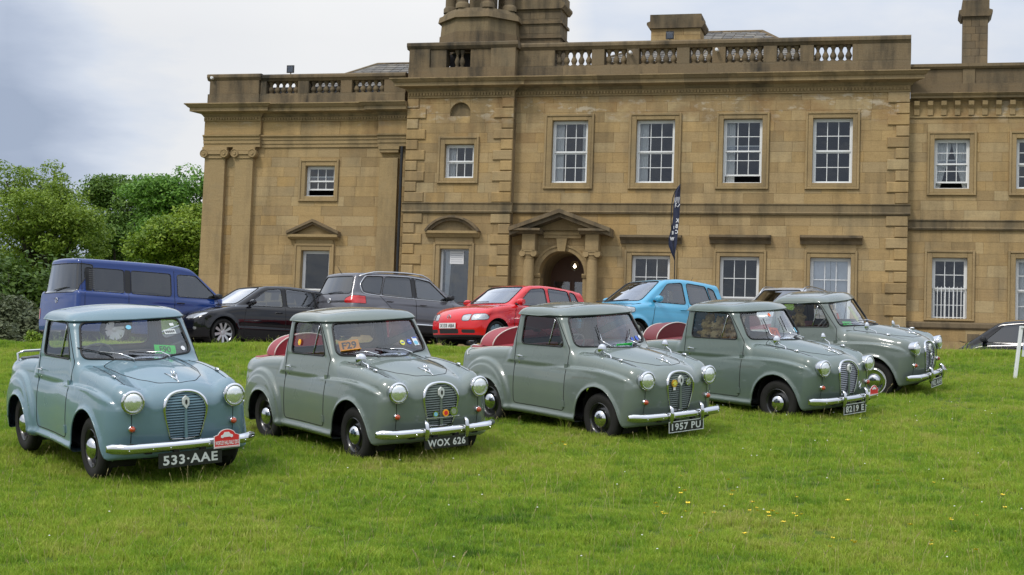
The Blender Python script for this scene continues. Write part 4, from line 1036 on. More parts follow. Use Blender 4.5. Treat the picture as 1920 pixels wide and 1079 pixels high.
def build_pickup_skin():
    V, F = surface(pbody, ((-2.84, .72), (-.78, .78), (.14, 1.48)), .0165)
    s = Skin(V, F)
    x, y, z = s.V.T
    s.cut(_af(x, z), 'gone', (np.abs(y) > .42)); x, y, z = s.V.T
    s.cut(_ar(x, z), 'gone', (np.abs(y) > .42))
    s.side(sw_poly, 'side_window', .035, ymin=.40)
    s.front(ws_poly, 'windscreen', .05, xmin=-.86)
    s.front([(-.53, 1.04), (-.50, 1.335), (.50, 1.335), (.53, 1.04)], 'rear_window', .06, xmax=-1.45)
    s.front(egg, 'grille_hole', .0, xmin=.45)
    s.side([(-1.535, .30), (-1.54, .98), (-1.53, 1.362), (-.84, 1.362), (-.565, .99), (-.565, .30)], 'door', .03, ymin=.40)
    s.top([(-.40, -.40), (.0, -.37), (.25, -.30), (.42, -.18), (.475, 0), (.42, .18), (.25, .30), (.0, .37), (-.40, .40), (-.445, .2), (-.45, 0), (-.445, -.2)], 'bonnet', .03, zmin=.80)
    s.top([(-2.62, -.50), (-2.62, .50), (-1.735, .53), (-1.735, -.53)], 'tonneau', .05, zmin=.62)
    return s
PS = build_pickup_skin()
V_, F_ = surface(roofcap, ((-1.85, -.35), (-.66, .66), (1.27, 1.50)), .0165)
RS = Skin(V_, F_); RS.cut(RS.V[:, 2]-(1.354+.018*sst(-1.2, -.9, RS.V[:, 0])), 'gone')
_v, _f = RS.mesh(['body']); roof_me = mkmesh('roof', _v, _f, M['rubber'], 180)
def tyre_prof(Ro, Ri, w, shoulder=.03):
    h = w/2; return [(Ri, -h*.72), (Ri+.02, -h*.92), ((Ri+Ro)/2, -h), (Ro-shoulder, -h*.95), (Ro-.008, -h*.72), (Ro, -h*.45), (Ro, -.012), (Ro-.007, -.010), (Ro-.007, .010), (Ro, .012), (Ro, h*.45), (Ro-.008, h*.72), (Ro-shoulder, h*.95), ((Ri+Ro)/2, h), (Ri+.02, h*.92), (Ri, h*.72)]
def mk_lathe(name, prof, mat, n=40, smooth=40):
    mb = MB(); mb.lathe(prof, (0, 0, 0), 'y', n); return mkmesh(name, mb.V, mb.F, mat, smooth)
p_tyre = mk_lathe('tyre', tyre_prof(.286, .170, .142), M['tyre'], 44)
def rimmes(mat): return mk_lathe('wheel', [(.172, -.062), (.178, -.058), (.165, -.050), (.155, -.02), (.150, .0), (.115, -.018), (.095, -.030), (.0, -.030), (0, .02), (.16, .05), (.172, .06)], mat, 36)
M['rim_black'] = simple('rim_paint', (.018, .018, .018), .3, coat=.5)
p_rim = rimmes(M['rim_black']); p_cap = mk_lathe('hubcap', [(.100, -.032), (.105, -.045), (.096, -.064), (.072, -.084), (.038, -.096), (0, -.099)], M['chrome'], 32, 180)
p_trim = mk_lathe('wheel_trim', [(.178, -.060), (.180, -.068), (.150, -.056), (.120, -.046), (.098, -.044)], M['chrome'], 36, 180)
p_wall = mk_lathe('white_band', [(.186, -.0715), (.196, -.0735)], M['camwhite'], 36, 180)
def bolts_me():
    mb = MB()
    for k in range(36):
        a = k*2*PI/36; mb.lathe([(.006, -.048), (.005, -.056), (0, -.057)], (.138*math.cos(a), 0, .138*math.sin(a)), 'y', 5)
    return mkmesh('vents', mb.V, mb.F, M['rim_black'])
p_bolts = bolts_me()
M['plate_black'] = simple('plate_black', (.012, .012, .012), .4); M['plate_sil'] = simple('plate_silver', (.62, .64, .62), .35)
M['p_white'] = simple('print_white', (.8, .8, .8), .5); M['p_black'] = simple('print_black', (.02, .02, .02), .5)
M['p_red'] = simple('print_red', (.70, .03, .03), .45); M['p_blue'] = simple('print_blue', (.06, .13, .55), .5); M['p_yel'] = simple('print_yellow', (.72, .70, .12), .5)
M['fluo_green'] = simple('fluorescent_green', (.04, .95, .12), .6); M['fluo_orange'] = simple('fluorescent_orange', (1.0, .42, .01), .6); M['fluo_red'] = simple('fluorescent_red', (1.0, .17, .04), .6); M['p_ltb'] = simple('print_light_blue', (.22, .55, .72), .5)
M['red_vinyl'] = simple('red_vinyl', (.30, .035, .045), .5, noise=.15, nscale=7, bump=.4); M['maroon_vinyl'] = simple('maroon_vinyl', (.17, .03, .035), .5, noise=.15, nscale=7, bump=.4); M['grey_vinyl'] = simple('grey_vinyl', (.07, .075, .08), .6, noise=.2, nscale=7, bump=.4)
M['piping'] = simple('cream_piping', (.62, .56, .50), .6); M['dash'] = simple('dash_grey', (.09, .09, .09), .6); M['seatred'] = simple('seat_red', (.20, .03, .03), .6)
M['bakelite'] = simple('steering_wheel', (.30, .29, .27), .4)
def disc(mb, c, nrm, r, th, n=16, r2=None):
    """short cylinder/cone with its axis along nrm"""
    nrm = Vector(nrm).normalized(); a = nrm.orthogonal().normalized(); b = nrm.cross(a); c = Vector(c); r2 = r if r2 is None else r2
    V = [c+(a*math.cos(2*PI*k/n)+b*math.sin(2*PI*k/n))*r for k in range(n)]+[c+nrm*th+(a*math.cos(2*PI*k/n)+b*math.sin(2*PI*k/n))*r2 for k in range(n)]
    mb.add(V, [tuple(range(n-1, -1, -1)), tuple(range(n, 2*n))]+[(k, (k+1) % n, n+(k+1) % n, n+k) for k in range(n)])
def lathe_at(prof, c, nrm, mat, name, parent, n=20, smooth=60):
    mb = MB(); mb.lathe(prof, (0, 0, 0), 'x', n); o = mb.build(name, mat, parent, smooth=smooth); o.location = c; o.rotation_euler = Vector(nrm).to_track_quat('X', 'Z').to_euler(); return o
def flower_lens(parent, c, nrm):
    hl = lathe_at([(0, -.09), (.085, -.09), (.100, -.03), (.106, .0), (.108, .012), (.102, .024), (.090, .026), (.088, .010)], c, nrm, M['chrome'], 'headlight', parent, 28)
    mb = MB(); mb.lathe([(.089, .012), (.080, .024), (.060, .034), (.03, .040), (0, .042)], (0, 0, 0), 'x', 24); o = mb.build('lens', M['headlens'], hl, smooth=180)
    mb = MB(); mb.lathe([(.088, .010), (.075, -.022), (.05, -.045), (.02, -.057), (0, -.060)], (0, 0, 0), 'x', 24); mb.build('reflector', M['reflector'], hl, smooth=180)
    mb = MB(); mb.lathe([(.014, -.05), (.016, -.01), (0, -.002)], (0, 0, 0), 'x', 8); mb.build('bulb', M['camwhite'], hl, smooth=180)
    return hl
M['headlens'] = glass_mat('headlamp_glass', (.95, .97, .95), .9, 2.5, .02, .0)
def p_headlens():
    m, nt, b = new_mat('fluted_lens'); b.inputs['Roughness'].default_value = .12; b.inputs['Transmission Weight'].default_value = .0; b.inputs['Metallic'].default_value = .78; b.inputs['Base Color'].default_value = (.90, .92, .90, 1); b.inputs['Coat Weight'].default_value = 1
    g = N(nt, 'ShaderNodeTexCoord'); w = N(nt, 'ShaderNodeTexWave', wave_type='BANDS', bands_direction='Y', i_Scale=26.0, i_Distortion=.6); L(nt, g.outputs['Object'], w.inputs['Vector'])
    bp = N(nt, 'ShaderNodeBump', i_Strength=.45, i_Distance=.004); L(nt, w.outputs[0], bp.inputs['Height']); L(nt, bp.outputs[0], b.inputs['Normal']); return m
M['headlens'] = p_headlens()
M['reflector'] = simple('lamp_reflector', (.90, .92, .92), .12, metal=.62)
# parts whose meshes are shared by all five
def face_x(y, z, off=0.0):
    p = drape(pbody, [(1.2, y, z)], (-1, 0, 0), 0)
    return (p[0][0] if len(p) else .6)+off
def top_z(x, y, off=0.0):
    p = drape(pbody, [(x, y, 1.6)], (0, 0, -1), 0); return (p[0][2] if len(p) else 1.0)+off
def side_y(x, z, off=0.0):
    p = drape(pbody, [(x, -1.4, z)], (0, 1, 0), 0); return (p[0][1] if len(p) else -.6)-off
def pickup(spec):
    r = empty('vintage_pickup', (0, 0, 0)); pm = spec['paint']; s = PS
    body_obj('body', s, ['body'], pm, r)
    rf = ob('roof', roof_me.copy(), r); rf.data.materials.clear(); rf.data.materials.append(pm)
    mb = MB()
    for P, cl in RS.loops(['body'], 1.5):
        P = clean_path(P, cl, .025); c_ = P.mean(0); mb.tube(P, .0065, 6, closed=cl); V0 = np.array([[p[0]+(c_[0]-p[0])*k, p[1]+(c_[1]-p[1])*k, p[2]+.002] for k in (0, .09) for p in P]); n_ = len(P); mb.add(V0, [(i, (i+1) % n_, n_+(i+1) % n_, n_+i) for i in range(n_)])
    mb.build('roof_gutter', pm, rf, smooth=60)
    bn = body_obj('bonnet', s, ['bonnet'], pm, r); loop_tube(s, ['bonnet'], 'panel_gap', M['seam'], bn, .0038)
    for sg in (-1, 1):
        sub = Skin(s.V, np.zeros((0, 4), int)); sub.F = [q for q, l in zip(s.F, s.L) if l == 'door' and s.V[q[0]][1]*sg > 0]; sub.L = ['door']*len(sub.F)
        d = body_obj('door', sub, ['door'], pm, r)
        mb = MB()
        for P, cl in sub.loops(['door']):
            if np.ptp(P[:, 2]) > .8 and P[:, 2].min() < .5: mb.tube(clean_path(P, cl, .025), .0045, 5, closed=cl)
        if mb.V: mb.build('panel_gap', M['seam'], d, smooth=180)
        sub = Skin(s.V, np.zeros((0, 4), int)); sub.F = [q for q, l in zip(s.F, s.L) if l == 'side_window' and s.V[q[0]][1]*sg > 0]; sub.L = ['g']*len(sub.F)
        wd = body_obj('side_window', sub, ['g'], spec.get('sglass', M['clear']), d, pbody, -.008); 
        mb = MB()
        for P, cl in sub.loops(['g']): mb.tube(clean_path(P, cl, .02), .0085, 6, closed=cl)
        mb.build('window_seal', M['rubber'], d, smooth=180)
        yy = side_y(-1.0, 1.2)
        P = [(-.945, side_y(-.945, z_, -.004)*-sg*-1 if False else sg*-side_y(-.945, z_, -.002), z_) for z_ in (1.02, 1.10, 1.2, 1.28, 1.335)]
        mb = MB(); mb.tube([(p[0]+.075*(p[2]-1.02)/.32, p[1], p[2]) for p in P], .007, 5); mb.build('window_divider', M['chrome'], d, smooth=180)
        yh = -side_y(-1.43, .865)*sg
        mb = MB(); mb.tube([(-1.47, yh, .866), (-1.465, yh+sg*.03, .868), (-1.42, yh+sg*.036, .868), (-1.355, yh+sg*.030, .862)], [.009, .010, .009, .006], 8); disc(mb, (-1.47, yh-sg*.005, .866), (0, sg, 0), .018, .012); mb.build('door_handle', M['chrome'], d, smooth=50)
        mb = MB(); disc(mb, (-1.45, -side_y(-1.45, .79)*sg-sg*.004, .79), (0, sg, 0), .010, .010); mb.build('door_lock', M['chrome'], d, smooth=50)
        for zz in (.80, .38):
            yh = -side_y(-.575, zz)*sg
            mb = MB(); mb.stone(-.600, -.552, -.5, .5, zz-.035, zz+.035, .006); V = [(a, yh+sg*(.012 if b < -.49 else .010 if b < 0 else -.01), c) for a, b, c in mb.V]; mb.V = V; mb.build('hinge', pm, d)
    # wing seam from scuttle over the wing down the nose
    for sg in (-1, 1):
        pts = [(-.44, .47), (-.2, .485), (.05, .488), (.25, .487), (.40, .483)]
        P = [(a, sg*b, top_z(a, sg*b)) for a, b in clean_path(np.array([(a, b, 0) for a, b in pts]), False, .04, 1)[:, :2]]
        Pn = [(face_x(sg*.482, z_), sg*.482, z_) for z_ in np.linspace(.62, .36, 12)]
        mb = MB(); mb.tube(P, .0035, 5); mb.tube(Pn, .0035, 5); mb.build('wing_seam', M['seam'], r, smooth=180)
        hl = flower_lens(r, (.575, sg*.480, .728), (1, sg*.05, .0))
        il = lathe_at([(.0, -.03), (.032, -.03), (.034, .012), (.026, .020)], (face_x(sg*.480, .488)+.004, sg*.480, .488), (1, sg*.08, 0), M['chrome'], 'indicator', r)
        mb = MB(); mb.lathe([(.027, .016), (.025, .035), (.014, .046), (0, .049)], (0, 0, 0), 'x', 16); mb.build('lens', M['orange'], il, smooth=180)
        # little chrome side lamp on the wing
        zt = top_z(.16, sg*.50); mb = MB(); mb.lathe([(0, -.03), (.012, -.028), (.017, 0), (.014, .03), (0, .045)], (0, 0, 0), 'x', 10); o = mb.build('wing_lamp', M['chrome'], r, smooth=180); o.location = (.16, sg*.50, zt+.012)
    for poly, xr_ in ((arch_f, -.2), (arch_r, -2)):
        for sg in (-1, 1):
            P = [(a, -side_y(a, b, -.001)*sg, b) for a, b in clean_path(np.array([(a, b, 0) for a, b in poly if b > .17]), False, .03, 2)[:, :2]]
            mb = MB(); mb.tube(P, .0085, 6); mb.build('arch_lip', pm, r, smooth=180)
    # grille
    E_ = np.array(egg); xs_ = lambda y, z: face_x(y, z)
    ring = [(xs_(y, z), y, z) for y, z in egg]; fx = {round(z, 2): xs_(.19, z) for z in (.4, .5, .6, .7, .78)}
    R2 = clean_path(np.array(ring), False, .018, 1)
    mb = MB(); rr = [.008+.009*sst(.50, .72, p[2]) for p in R2]; mb.tube(R2+np.array([.006, 0, 0]), rr, 8); mb.tube([ring[0], (ring[0][0]+.004, 0, .366), ring[-1]], .006, 6); gr = mb.build('grille', M['chrome'], r, smooth=180)
    mb = MB(); mb.prism([(y*.99, z) for y, z in egg], .52, .53, 'x'); mb.build('grille_backing', M['black'], gr)
    sde = sdpoly(egg); slat = MB(); zz = .392
    while zz < .825:
        yy = np.linspace(0, .23, 60); ins = sde(yy, np.full(60, zz)) < -.006
        if ins.any():
            w = yy[ins].max(); xa = xs_(0, zz); pts = [(xa-.012-.30*(t*w)**2*1.0, t*w, zz) for t in np.linspace(-1, 1, 9)]
            V = []
            for p in pts: V += [(p[0]-.012, p[1], zz-.004), (p[0]+.008, p[1], zz-.010), (p[0]+.006, p[1], zz-.003), (p[0]-.010, p[1], zz+.007)]
            slat.add(V, [(i*4+k, i*4+(k+1) % 4, (i+1)*4+(k+1) % 4, (i+1)*4+k) for i in range(8) for k in range(4)])
        zz += .0235
    slat.build('grille_slat', spec.get('slat', pm), gr)
    mb = MB(); xa = xs_(0, .6); mb.prism([(-.012, .375), (.012, .375), (.010, .70), (-.010, .70)], xa-.012, xa+.004, 'x'); mb.build('centre_bar', pm, gr)
    mb = MB(); mb.prism([(-.030, .680), (0, .64), (.030, .680), (.030, .732), (0, .758), (-.030, .732)], xs_(0, .70)-.01, xs_(0, .70)+.018, 'x'); cr = mb.build('crest', M['plate_sil'], gr)
    mb = MB(); mb.prism([(-.010, .690), (0, .676), (.010, .690), (.010, .717), (0, .726), (-.010, .717)], xs_(0, .70)+.017, xs_(0, .70)+.021, 'x'); mb.build('shield', M['p_black'], cr)
    # bonnet mascot : a V and a flying letter
    zm = top_z(.36, 0); mb = MB()
    for sg in (-1, 1): mb.tube([(.42, 0, top_z(.42, 0)+.004), (.34, sg*.025, top_z(.34, .025)+.006), (.26, sg*.055, top_z(.26, .055)+.004)], [.008, .010, .003], 6)
    for sg in (-1, 1): mb.tube([(.34, sg*.004, zm+.012), (.315, sg*.014, zm+.045), (.29, sg*.006, zm+.068)], [.008, .007, .004], 6)
    mb.tube([(.47, 0, top_z(.47, 0)+.002), (.40, 0, top_z(.40, 0)+.006)], [.004, .009], 6); mb.build('bonnet_mascot', M['chrome'], r, smooth=180)
    # windscreen
    w = body_obj('windscreen', s, ['windscreen'], M['glass'], r, pbody, -.008)
    mb = MB()
    for P, cl in s.loops(['windscreen']): mb.tube(clean_path(P, cl, .02), .012, 6, closed=cl)
    mb.build('window_seal', M['rubber'], w, smooth=180)
    w2 = body_obj('rear_window', s, ['rear_window'], M['glass'], r, pbody, -.008); loop_tube(s, ['rear_window'], 'window_seal', M['rubber'], w2, .010)
    def on_ws(y, z, off=.02):
        p = drape(pbody, [(.2, y, z)], (-1, 0, 0), 0); g_ = grad(pbody, p)[0]; g_ /= np.linalg.norm(g_); return Vector(p[0]+g_*off)
    for (y0, dy, dz, ln) in spec['wipers']:
        yb = y0; zb = 1.005; base = on_ws(yb, zb, .0); 
        e0 = on_ws(yb+dy*.12, zb+dz*.12+.03, .028); e1 = on_ws(yb+dy*.55, zb+.02+dz*.55, .022); t0_ = on_ws(yb+dy*.30, zb+.02+dz*.30, .013); t1_ = on_ws(yb+dy, zb+.02+dz, .013)
        mb = MB(); mb.tube([base, base+Vector((.03, 0, .025)), e0, e1], [.009, .008, .006, .004], 6); wp = mb.build('wiper', M['chrome'], r, smooth=180)
        mb = MB(); mb.tube([t0_, t1_], .0055, 4); mb.build('blade', M['rubber'], wp)
    # bumper
    for cs, nm, zb in (((.505, .700, .655), 'bumper', .325),):
        ys = np.linspace(-.705, .705, 33); P = []
        for y in ys:
            a = abs(y); x = .675-.13*a*a-.10*sst(.55, .71, a); P.append((x, y))
        prof = [(.042*math.cos(q)-.010, .045*math.sin(q)) for q in np.linspace(-1.75, 1.75, 13)]+[(-.012, 0)]
        V = []; nP = len(prof)
        for i, (x, y) in enumerate(P):
            k = 1-.35*sst(.66, .71, abs(y)); V += [(x+a*k, y, zb+b_*k) for a, b_ in prof]
        mb = MB(); mb.add(V, [(i*nP+k, i*nP+(k+1) % nP, (i+1)*nP+(k+1) % nP, (i+1)*nP+k) for i in range(len(P)-1) for k in range(nP)]+[tuple(range(nP)), tuple((len(P)-1)*nP+k for k in range(nP))[::-1]])
        bm = mb.build(nm, M['chrome'], r, smooth=70)
    for y in (-.55, -.34, -.18, .18, .34, .55):
        mb = MB(); disc(mb, (.675-.13*y*y+.029, y, zb-.012), (1, 0, 0), .008, .008, 8, .003); mb.build('bumper_bolt', M['chrome'], bm, smooth=40)
    for y in (-.37, .37): mb = MB(); mb.box(.56, .66, y-.03, y+.03, .27, .33); mb.build('bumper_bracket', M['well'], bm)
    if spec['over']:
        for y in (-.235, .235):
            mb = MB(); x0 = .675-.13*y*y; mb.tube([(x0+.005, y, zb-.085), (x0+.030, y, zb-.07), (x0+.045, y, zb-.02), (x0+.048, y, zb+.03), (x0+.040, y, zb+.085), (x0+.012, y, zb+.112), (x0-.01, y, zb+.105)], [.010, .020, .026, .026, .024, .018, .008], 10); mb.build('overrider', M['chrome'], bm, smooth=180)
    # apron under the bumper
    # number plate
    pw, ph, px, pz = spec.get('plate', (.56, .125, .70, .215)); tilt = .0
    mb = MB(); mb.box(px-.006, px, -pw/2, pw/2, pz-ph/2, pz+ph/2); pt = mb.build('number_plate', M['plate_black'], r)
    for y in (-.125, .125): mb = MB(); mb.box(px-.05, px-.006, y-.025, y+.025, pz-.01, pz+.09); mb.build('plate_bracket', M['well'], pt)
    if spec.get('border'):
        mb = MB(); e = .008
        for (a, b_, c, d) in ((-pw/2, pw/2, -ph/2, -ph/2+e), (-pw/2, pw/2, ph/2-e, ph/2), (-pw/2, -pw/2+e, -ph/2+e, ph/2-e), (pw/2-e, pw/2, -ph/2+e, ph/2-e)): mb.box(px, px+.003, a, b_, pz+c, pz+d)
        mb.build('plate_border', M['plate_sil'], pt)
    to = text_on('plate_text', spec['reg'], ph*.64, M['plate_sil'], pt, (px+.003, 0, pz), (PI/2, 0, PI/2), spec.get('tsx', .95), 1.12); w_ = max(v.co.x for v in to.data.vertices)*2; to.scale = (min(1.25, pw*.86/w_), 1, 1)
    # wheels
    for (ax_, az_) in (FA, RA):
        for sg in (-1, 1):
            wh = ob('wheel', p_rim, r, loc=(ax_, sg*.603, az_-.008), rot=(0, 0, 0 if sg < 0 else PI))
            ob('tyre', p_tyre, wh); ob('hubcap', p_cap, wh)
            if spec.get('trim'): ob('wheel_trim', p_trim, wh); ob('white_band', p_wall, wh); ob('vents', p_bolts, wh)
            wh.rotation_euler[1] = rgh.uniform(0, 6)
            cylinder_well(r, ax_, az_+.05, .36, .60, .36, sg)
    # underneath
    mb = MB(); mb.box(-2.6, .5, -.36, .36, .20, .24); mb.box(-1.66, -.37, -.6, .6, .21, .24); mb.tube([(-2.01, -.55, .27), (-2.01, .55, .27)], .04, 8); mb.tube([(0, -.55, .24), (0, .55, .24)], .03, 8); mb.build('chassis', M['well'], r)
    # inside
    mb = MB(); 
    for sg in (-1, 1):
        mb.box(-1.50, -1.02, sg*.29-.23, sg*.29+.23, .52, .64)
    st = mb.build('seat', spec['seat'], r)
    mb = MB()
    for sg in (-1, 1): mb.prism([(-1.50, .60), (-1.36, .60), (-1.42, .99), (-1.52, .99)], sg*.29-.22, sg*.29+.22)
    b_ = mb.build('seat_back', spec['seat'], r)
    mb = MB(); mb.box(-.78, -.52, -.56, .56, .90, .965); mb.box(-.80, -.70, -.56, .56, .80, .90); mb.build('dashboard', spec.get('dash', M['dash']), r)
    mb = MB(); c = Vector((-.93, -.29, .985)); nn_ = Vector((-.75, 0, .55)).normalized(); a = nn_.orthogonal().normalized(); b2 = nn_.cross(a)
    mb.tube([c+(a*math.cos(t)+b2*math.sin(t))*.19 for t in np.linspace(0, 2*PI, 25)[:-1]], .010, 6, closed=True); mb.tube([c, c-nn_*.28], .015, 6)
    for t in (0.6, 2.7, 4.6): mb.tube([c, c+(a*math.cos(t)+b2*math.sin(t))*.18], .007, 4)
    mb.build('steering_wheel', M['bakelite'], r, smooth=60)
    mb = MB(); mb.box(-.93, -.915, -.09, .09, 1.285, 1.33); mb.build('rear_view_mirror', M['black'], r)
    # tail lamps, rear bumper
    for sg in (-1, 1): lathe_at([(0, -.02), (.04, -.02), (.042, .02), (.03, .04), (0, .045)], (-2.70, sg*.50, .60), (-1, 0, 0), M['red_lens'], 'tail_light', r)
    mb = MB(); mb.tube([(-2.80, y, .33) for y in np.linspace(-.6, .6, 9)], .035, 8); mb.build('rear_bumper', M['chrome'], r, smooth=60)
    # load bed cover
    tm = spec['cover']; tn = body_obj('tonneau_cover', s, ['tonneau'], tm, r, pbody, .012); loop_tube(s, ['tonneau'], 'piping', M['piping'] if tm is not M['grey_vinyl'] else M['rubber'], tn, .008)
    if spec["hump"]:
        hx, hw, hh, d_ = spec['hump']; mb = MB(); n = 18; V = []
        for xx, k in ((hx-d_, .86), (hx-d_*.5, .97), (hx, 1.0), (hx, .90)):
            V += [(xx if k != .90 else hx+.002, hw*k*math.cos(t), .90+hh*k*math.sin(t)) for t in np.linspace(0, PI, n+1)]
        m_ = n+1; mb.add(V, [(j*m_+i, (j+1)*m_+i, (j+1)*m_+i+1, j*m_+i+1) for j in range(3) for i in range(n)]); mb.add([V[3*m_+i] for i in range(m_)], [tuple(range(m_))]); mb.add([V[i] for i in range(m_)], [tuple(range(m_-1, -1, -1))])
        hu = mb.build('spare_wheel_cover', tm, tn, smooth=50)
        mb = MB()
        for xx, k in ((hx-d_, .86), (hx+.003, 1.0)): mb.tube([(xx, hw*k*math.cos(t), .90+hh*k*math.sin(t)) for t in np.linspace(0.05, PI-.05, n+1)], .008, 5)
        mb.build('piping', M['piping'], hu, smooth=180)
    if spec.get('rail'):
        mb = MB(); z0 = 1.0;         mb.tube([(-2.50, -.55, .82), (-2.53, -.55, .93), (-2.48, -.50, .955), (-2.48, .50, .955), (-2.53, .55, .93), (-2.50, .55, .82)], .013, 8); mb.build('load_rail', M['chrome'], r, smooth=60)
    elif spec['hump'] and spec['reg'][0] == '1':
        for sg in (-1, 1):
            mb = MB(); mb.tube([(-2.56, sg*.50, .86), (-2.59, sg*.51, .885), (-2.56, sg*.48, .905), (-2.48, sg*.46, .90)], .007, 6); mb.tube([(-2.55, sg*.53, .87), (-2.57, sg*.57, .83), (-2.54, sg*.60, .79), (-2.50, sg*.60, .80)], .005, 5); mb.build('cover_strap', M['camwhite'], tn, smooth=180)
    # wing mirrors
    for (x, y, h, lean, rr_) in spec['mirrors']:
        zt = top_z(x, y); mb = MB(); c = Vector((x-.10+lean, y+.0, zt+h)); mb.tube([(x, y, zt-.005), (x-.01, y, zt+.03), (x-.06+lean, y, zt+h*.6), c], [.011, .008, .006, .006], 6)
        mb.build_o = None; mi_ = mb.build('wing_mirror', M['chrome'], r, smooth=60)
        q = lathe_at([(0, .030), (.024, .026), (rr_*.8, .014), (rr_, 0), (rr_-.003, -.006), (0, -.006)], c, (.95, -.15 if y < 0 else .15, .02), M['chrome'], 'mirror_head', mi_, 18)
    return r
M['paint_blue'] = paint('blue_grey_paint', (.128, .212, .252)); M['paint_grey'] = paint('farina_grey_paint', (.138, .170, .148)); M['paint_grey2'] = paint('grey_green_paint', (.104, .140, .120)); M['paint_grey3'] = paint('soft_grey_paint', (.134, .162, .144))
def place(o, X, Y, yaw, dz=0, n=(0, 0), z=None):
    if z is None: z = float(gz(X, Y, False))
    a, b = n; nv = Vector((-a, -b, 1)).normalized(); fw = Vector((math.cos(yaw), -math.sin(yaw), 0)); fw = (fw-nv*fw.dot(nv)).normalized(); lf = nv.cross(fw)
    o.matrix_world = Matrix(((fw.x, lf.x, nv.x, X), (fw.y, lf.y, nv.y, Y), (fw.z, lf.z, nv.z, z+dz), (0, 0, 0, 1)))
PA, PB = .02560, .10687
POSE = [(-3.204, 14.371, .973, .084, .016, .015), (-.991, 15.978, .963, .006, .022, .006), (1.558, 17.657, .902, -.010, .014, .018), (3.873, 19.795, .820, -.057, .011, .015), (5.622, 22.638, .599, -.022, .038, .028)]
wip_l = [(-.22, -.42, .035, 1), (.20, -.36, .02, 1)]; wip_u = [(-.20, .06, .20, 1), (.22, .17, .17, 1)]
SPECS = [
 dict(paint=M['paint_blue'], over=False, reg='533·AAE', wipers=[(-.16, -.40, .10, 1), (.22, -.34, .045, 1)], seat=M['dash'], cover=M['grey_vinyl'], hump=None, rail=True, mirrors=[], plate=(.60, .135, .70, .205)),
 dict(paint=M['paint_grey'], over=True, reg='WOX 626', wipers=[(-.20, -.30, .03, 1), (.22, -.34, .06, 1)], seat=M['seatred'], cover=M['red_vinyl'], hump=(-2.30, .40, .24, .30), mirrors=[(-.02, -.47, .08, -.05, .060)], plate=(.52, .115, .70, .215)),
 dict(paint=M['paint_grey'], over=True, reg='1957 PU', wipers=[(-.22, .03, .22, 1), (.16, .15, .15, 1)], seat=M['seatred'], cover=M['red_vinyl'], hump=(-2.22, .45, .225, .32), mirrors=[(-.02, -.47, .09, -.05, .060), (-.02, .47, .09, 0, .058)], border=True, plate=(.54, .125, .70, .205)),
 dict(paint=M['paint_grey2'], over=True, reg='8219 E', wipers=[(-.22, .03, .24, 1), (.14, .04, .25, 1)], seat=M['dash'], cover=M['maroon_vinyl'], hump=(-2.25, .40, .22, .30), mirrors=[(-.02, -.47, .10, -.04, .062), (-.02, .47, .09, 0, .055)], border=True, slat=M['alloy'], plate=(.48, .13, .70, .205)),
 dict(paint=M['paint_grey3'], over=True, reg='982 AAH', wipers=[(-.20, -.28, .03, 1), (.22, -.30, .04, 1)], seat=M['seatred'], cover=M['maroon_vinyl'], hump=(-2.25, .40, .22, .30), mirrors=[(-.02, -.47, .10, -.04, .062), (-.02, .47, .05, 0, .055)], border=True, slat=M['alloy'], trim=True, plate=(.46, .12, .70, .205)),
]
LBL = ['blue grey vintage pickup with plate 533 AAE, grey load cover and green window card', 'grey green vintage pickup with plate WOX 626 and orange card behind its windscreen',
 'grey vintage pickup with plate 1957 PU and yellow badge on its grille', 'dark grey green vintage pickup with plate 8219 E, teddy bears seen through its side window', 'furthest right vintage pickup in the row, grey with bright chrome wheel trims']
PK = []
for i, (sp, ps, lb) in enumerate(zip(SPECS, POSE, LBL)):
    if globals().get('ONLY') is not None and i not in ONLY: continue
    p = pickup(sp); tag(p, lb, 'pickup truck', 'vintage pickups in a row on the lawn'); X, Y, yaw, dz, ta, tb = ps
    bpy.context.view_layer.update()
    z0 = -2.3657+PA*X+PB*Y+dz*1.0
    place(p, X, Y, yaw, z=z0-.024, n=(PA+ta, PB+tb)); PK.append(p)
# ------------------------------------------------------------------ modern cars on the drive
def alloy_me(name, R_, nsp, mat, split=False, wsp=.5):
    mb = MB(); ri = R_*.70; mb.lathe([(R_*.74, -.085), (R_*.75, -.075), (ri, -.06), (ri*.96, .02), (ri*.96, .08), (R_*.74, .09)], (0, 0, 0), 'y', 32)
    mb.lathe([(.0, -.070), (.05, -.068), (.065, -.05), (.065, .0), (0, .0)], (0, 0, 0), 'y', 16)
    for k in range(nsp):
        a = 2*PI*k/nsp; w0, w1 = wsp*.06, wsp*.085; c, s_ = math.cos(a), math.sin(a)
        V = []
        for rr, w, y in ((.045, w0, -.062), (ri, w1, -.075)):
            for yy in (y, y+.03):
                for sg in (-1, 1): V.append((rr*c-sg*w*s_, yy, rr*s_+sg*w*c))
        mb.add(V, [(0, 1, 5, 4), (2, 6, 7, 3), (0, 4, 6, 2), (1, 3, 7, 5), (4, 5, 7, 6)])
    return mkmesh(name, mb.V, mb.F, mat, 40)
m_tyre = {}
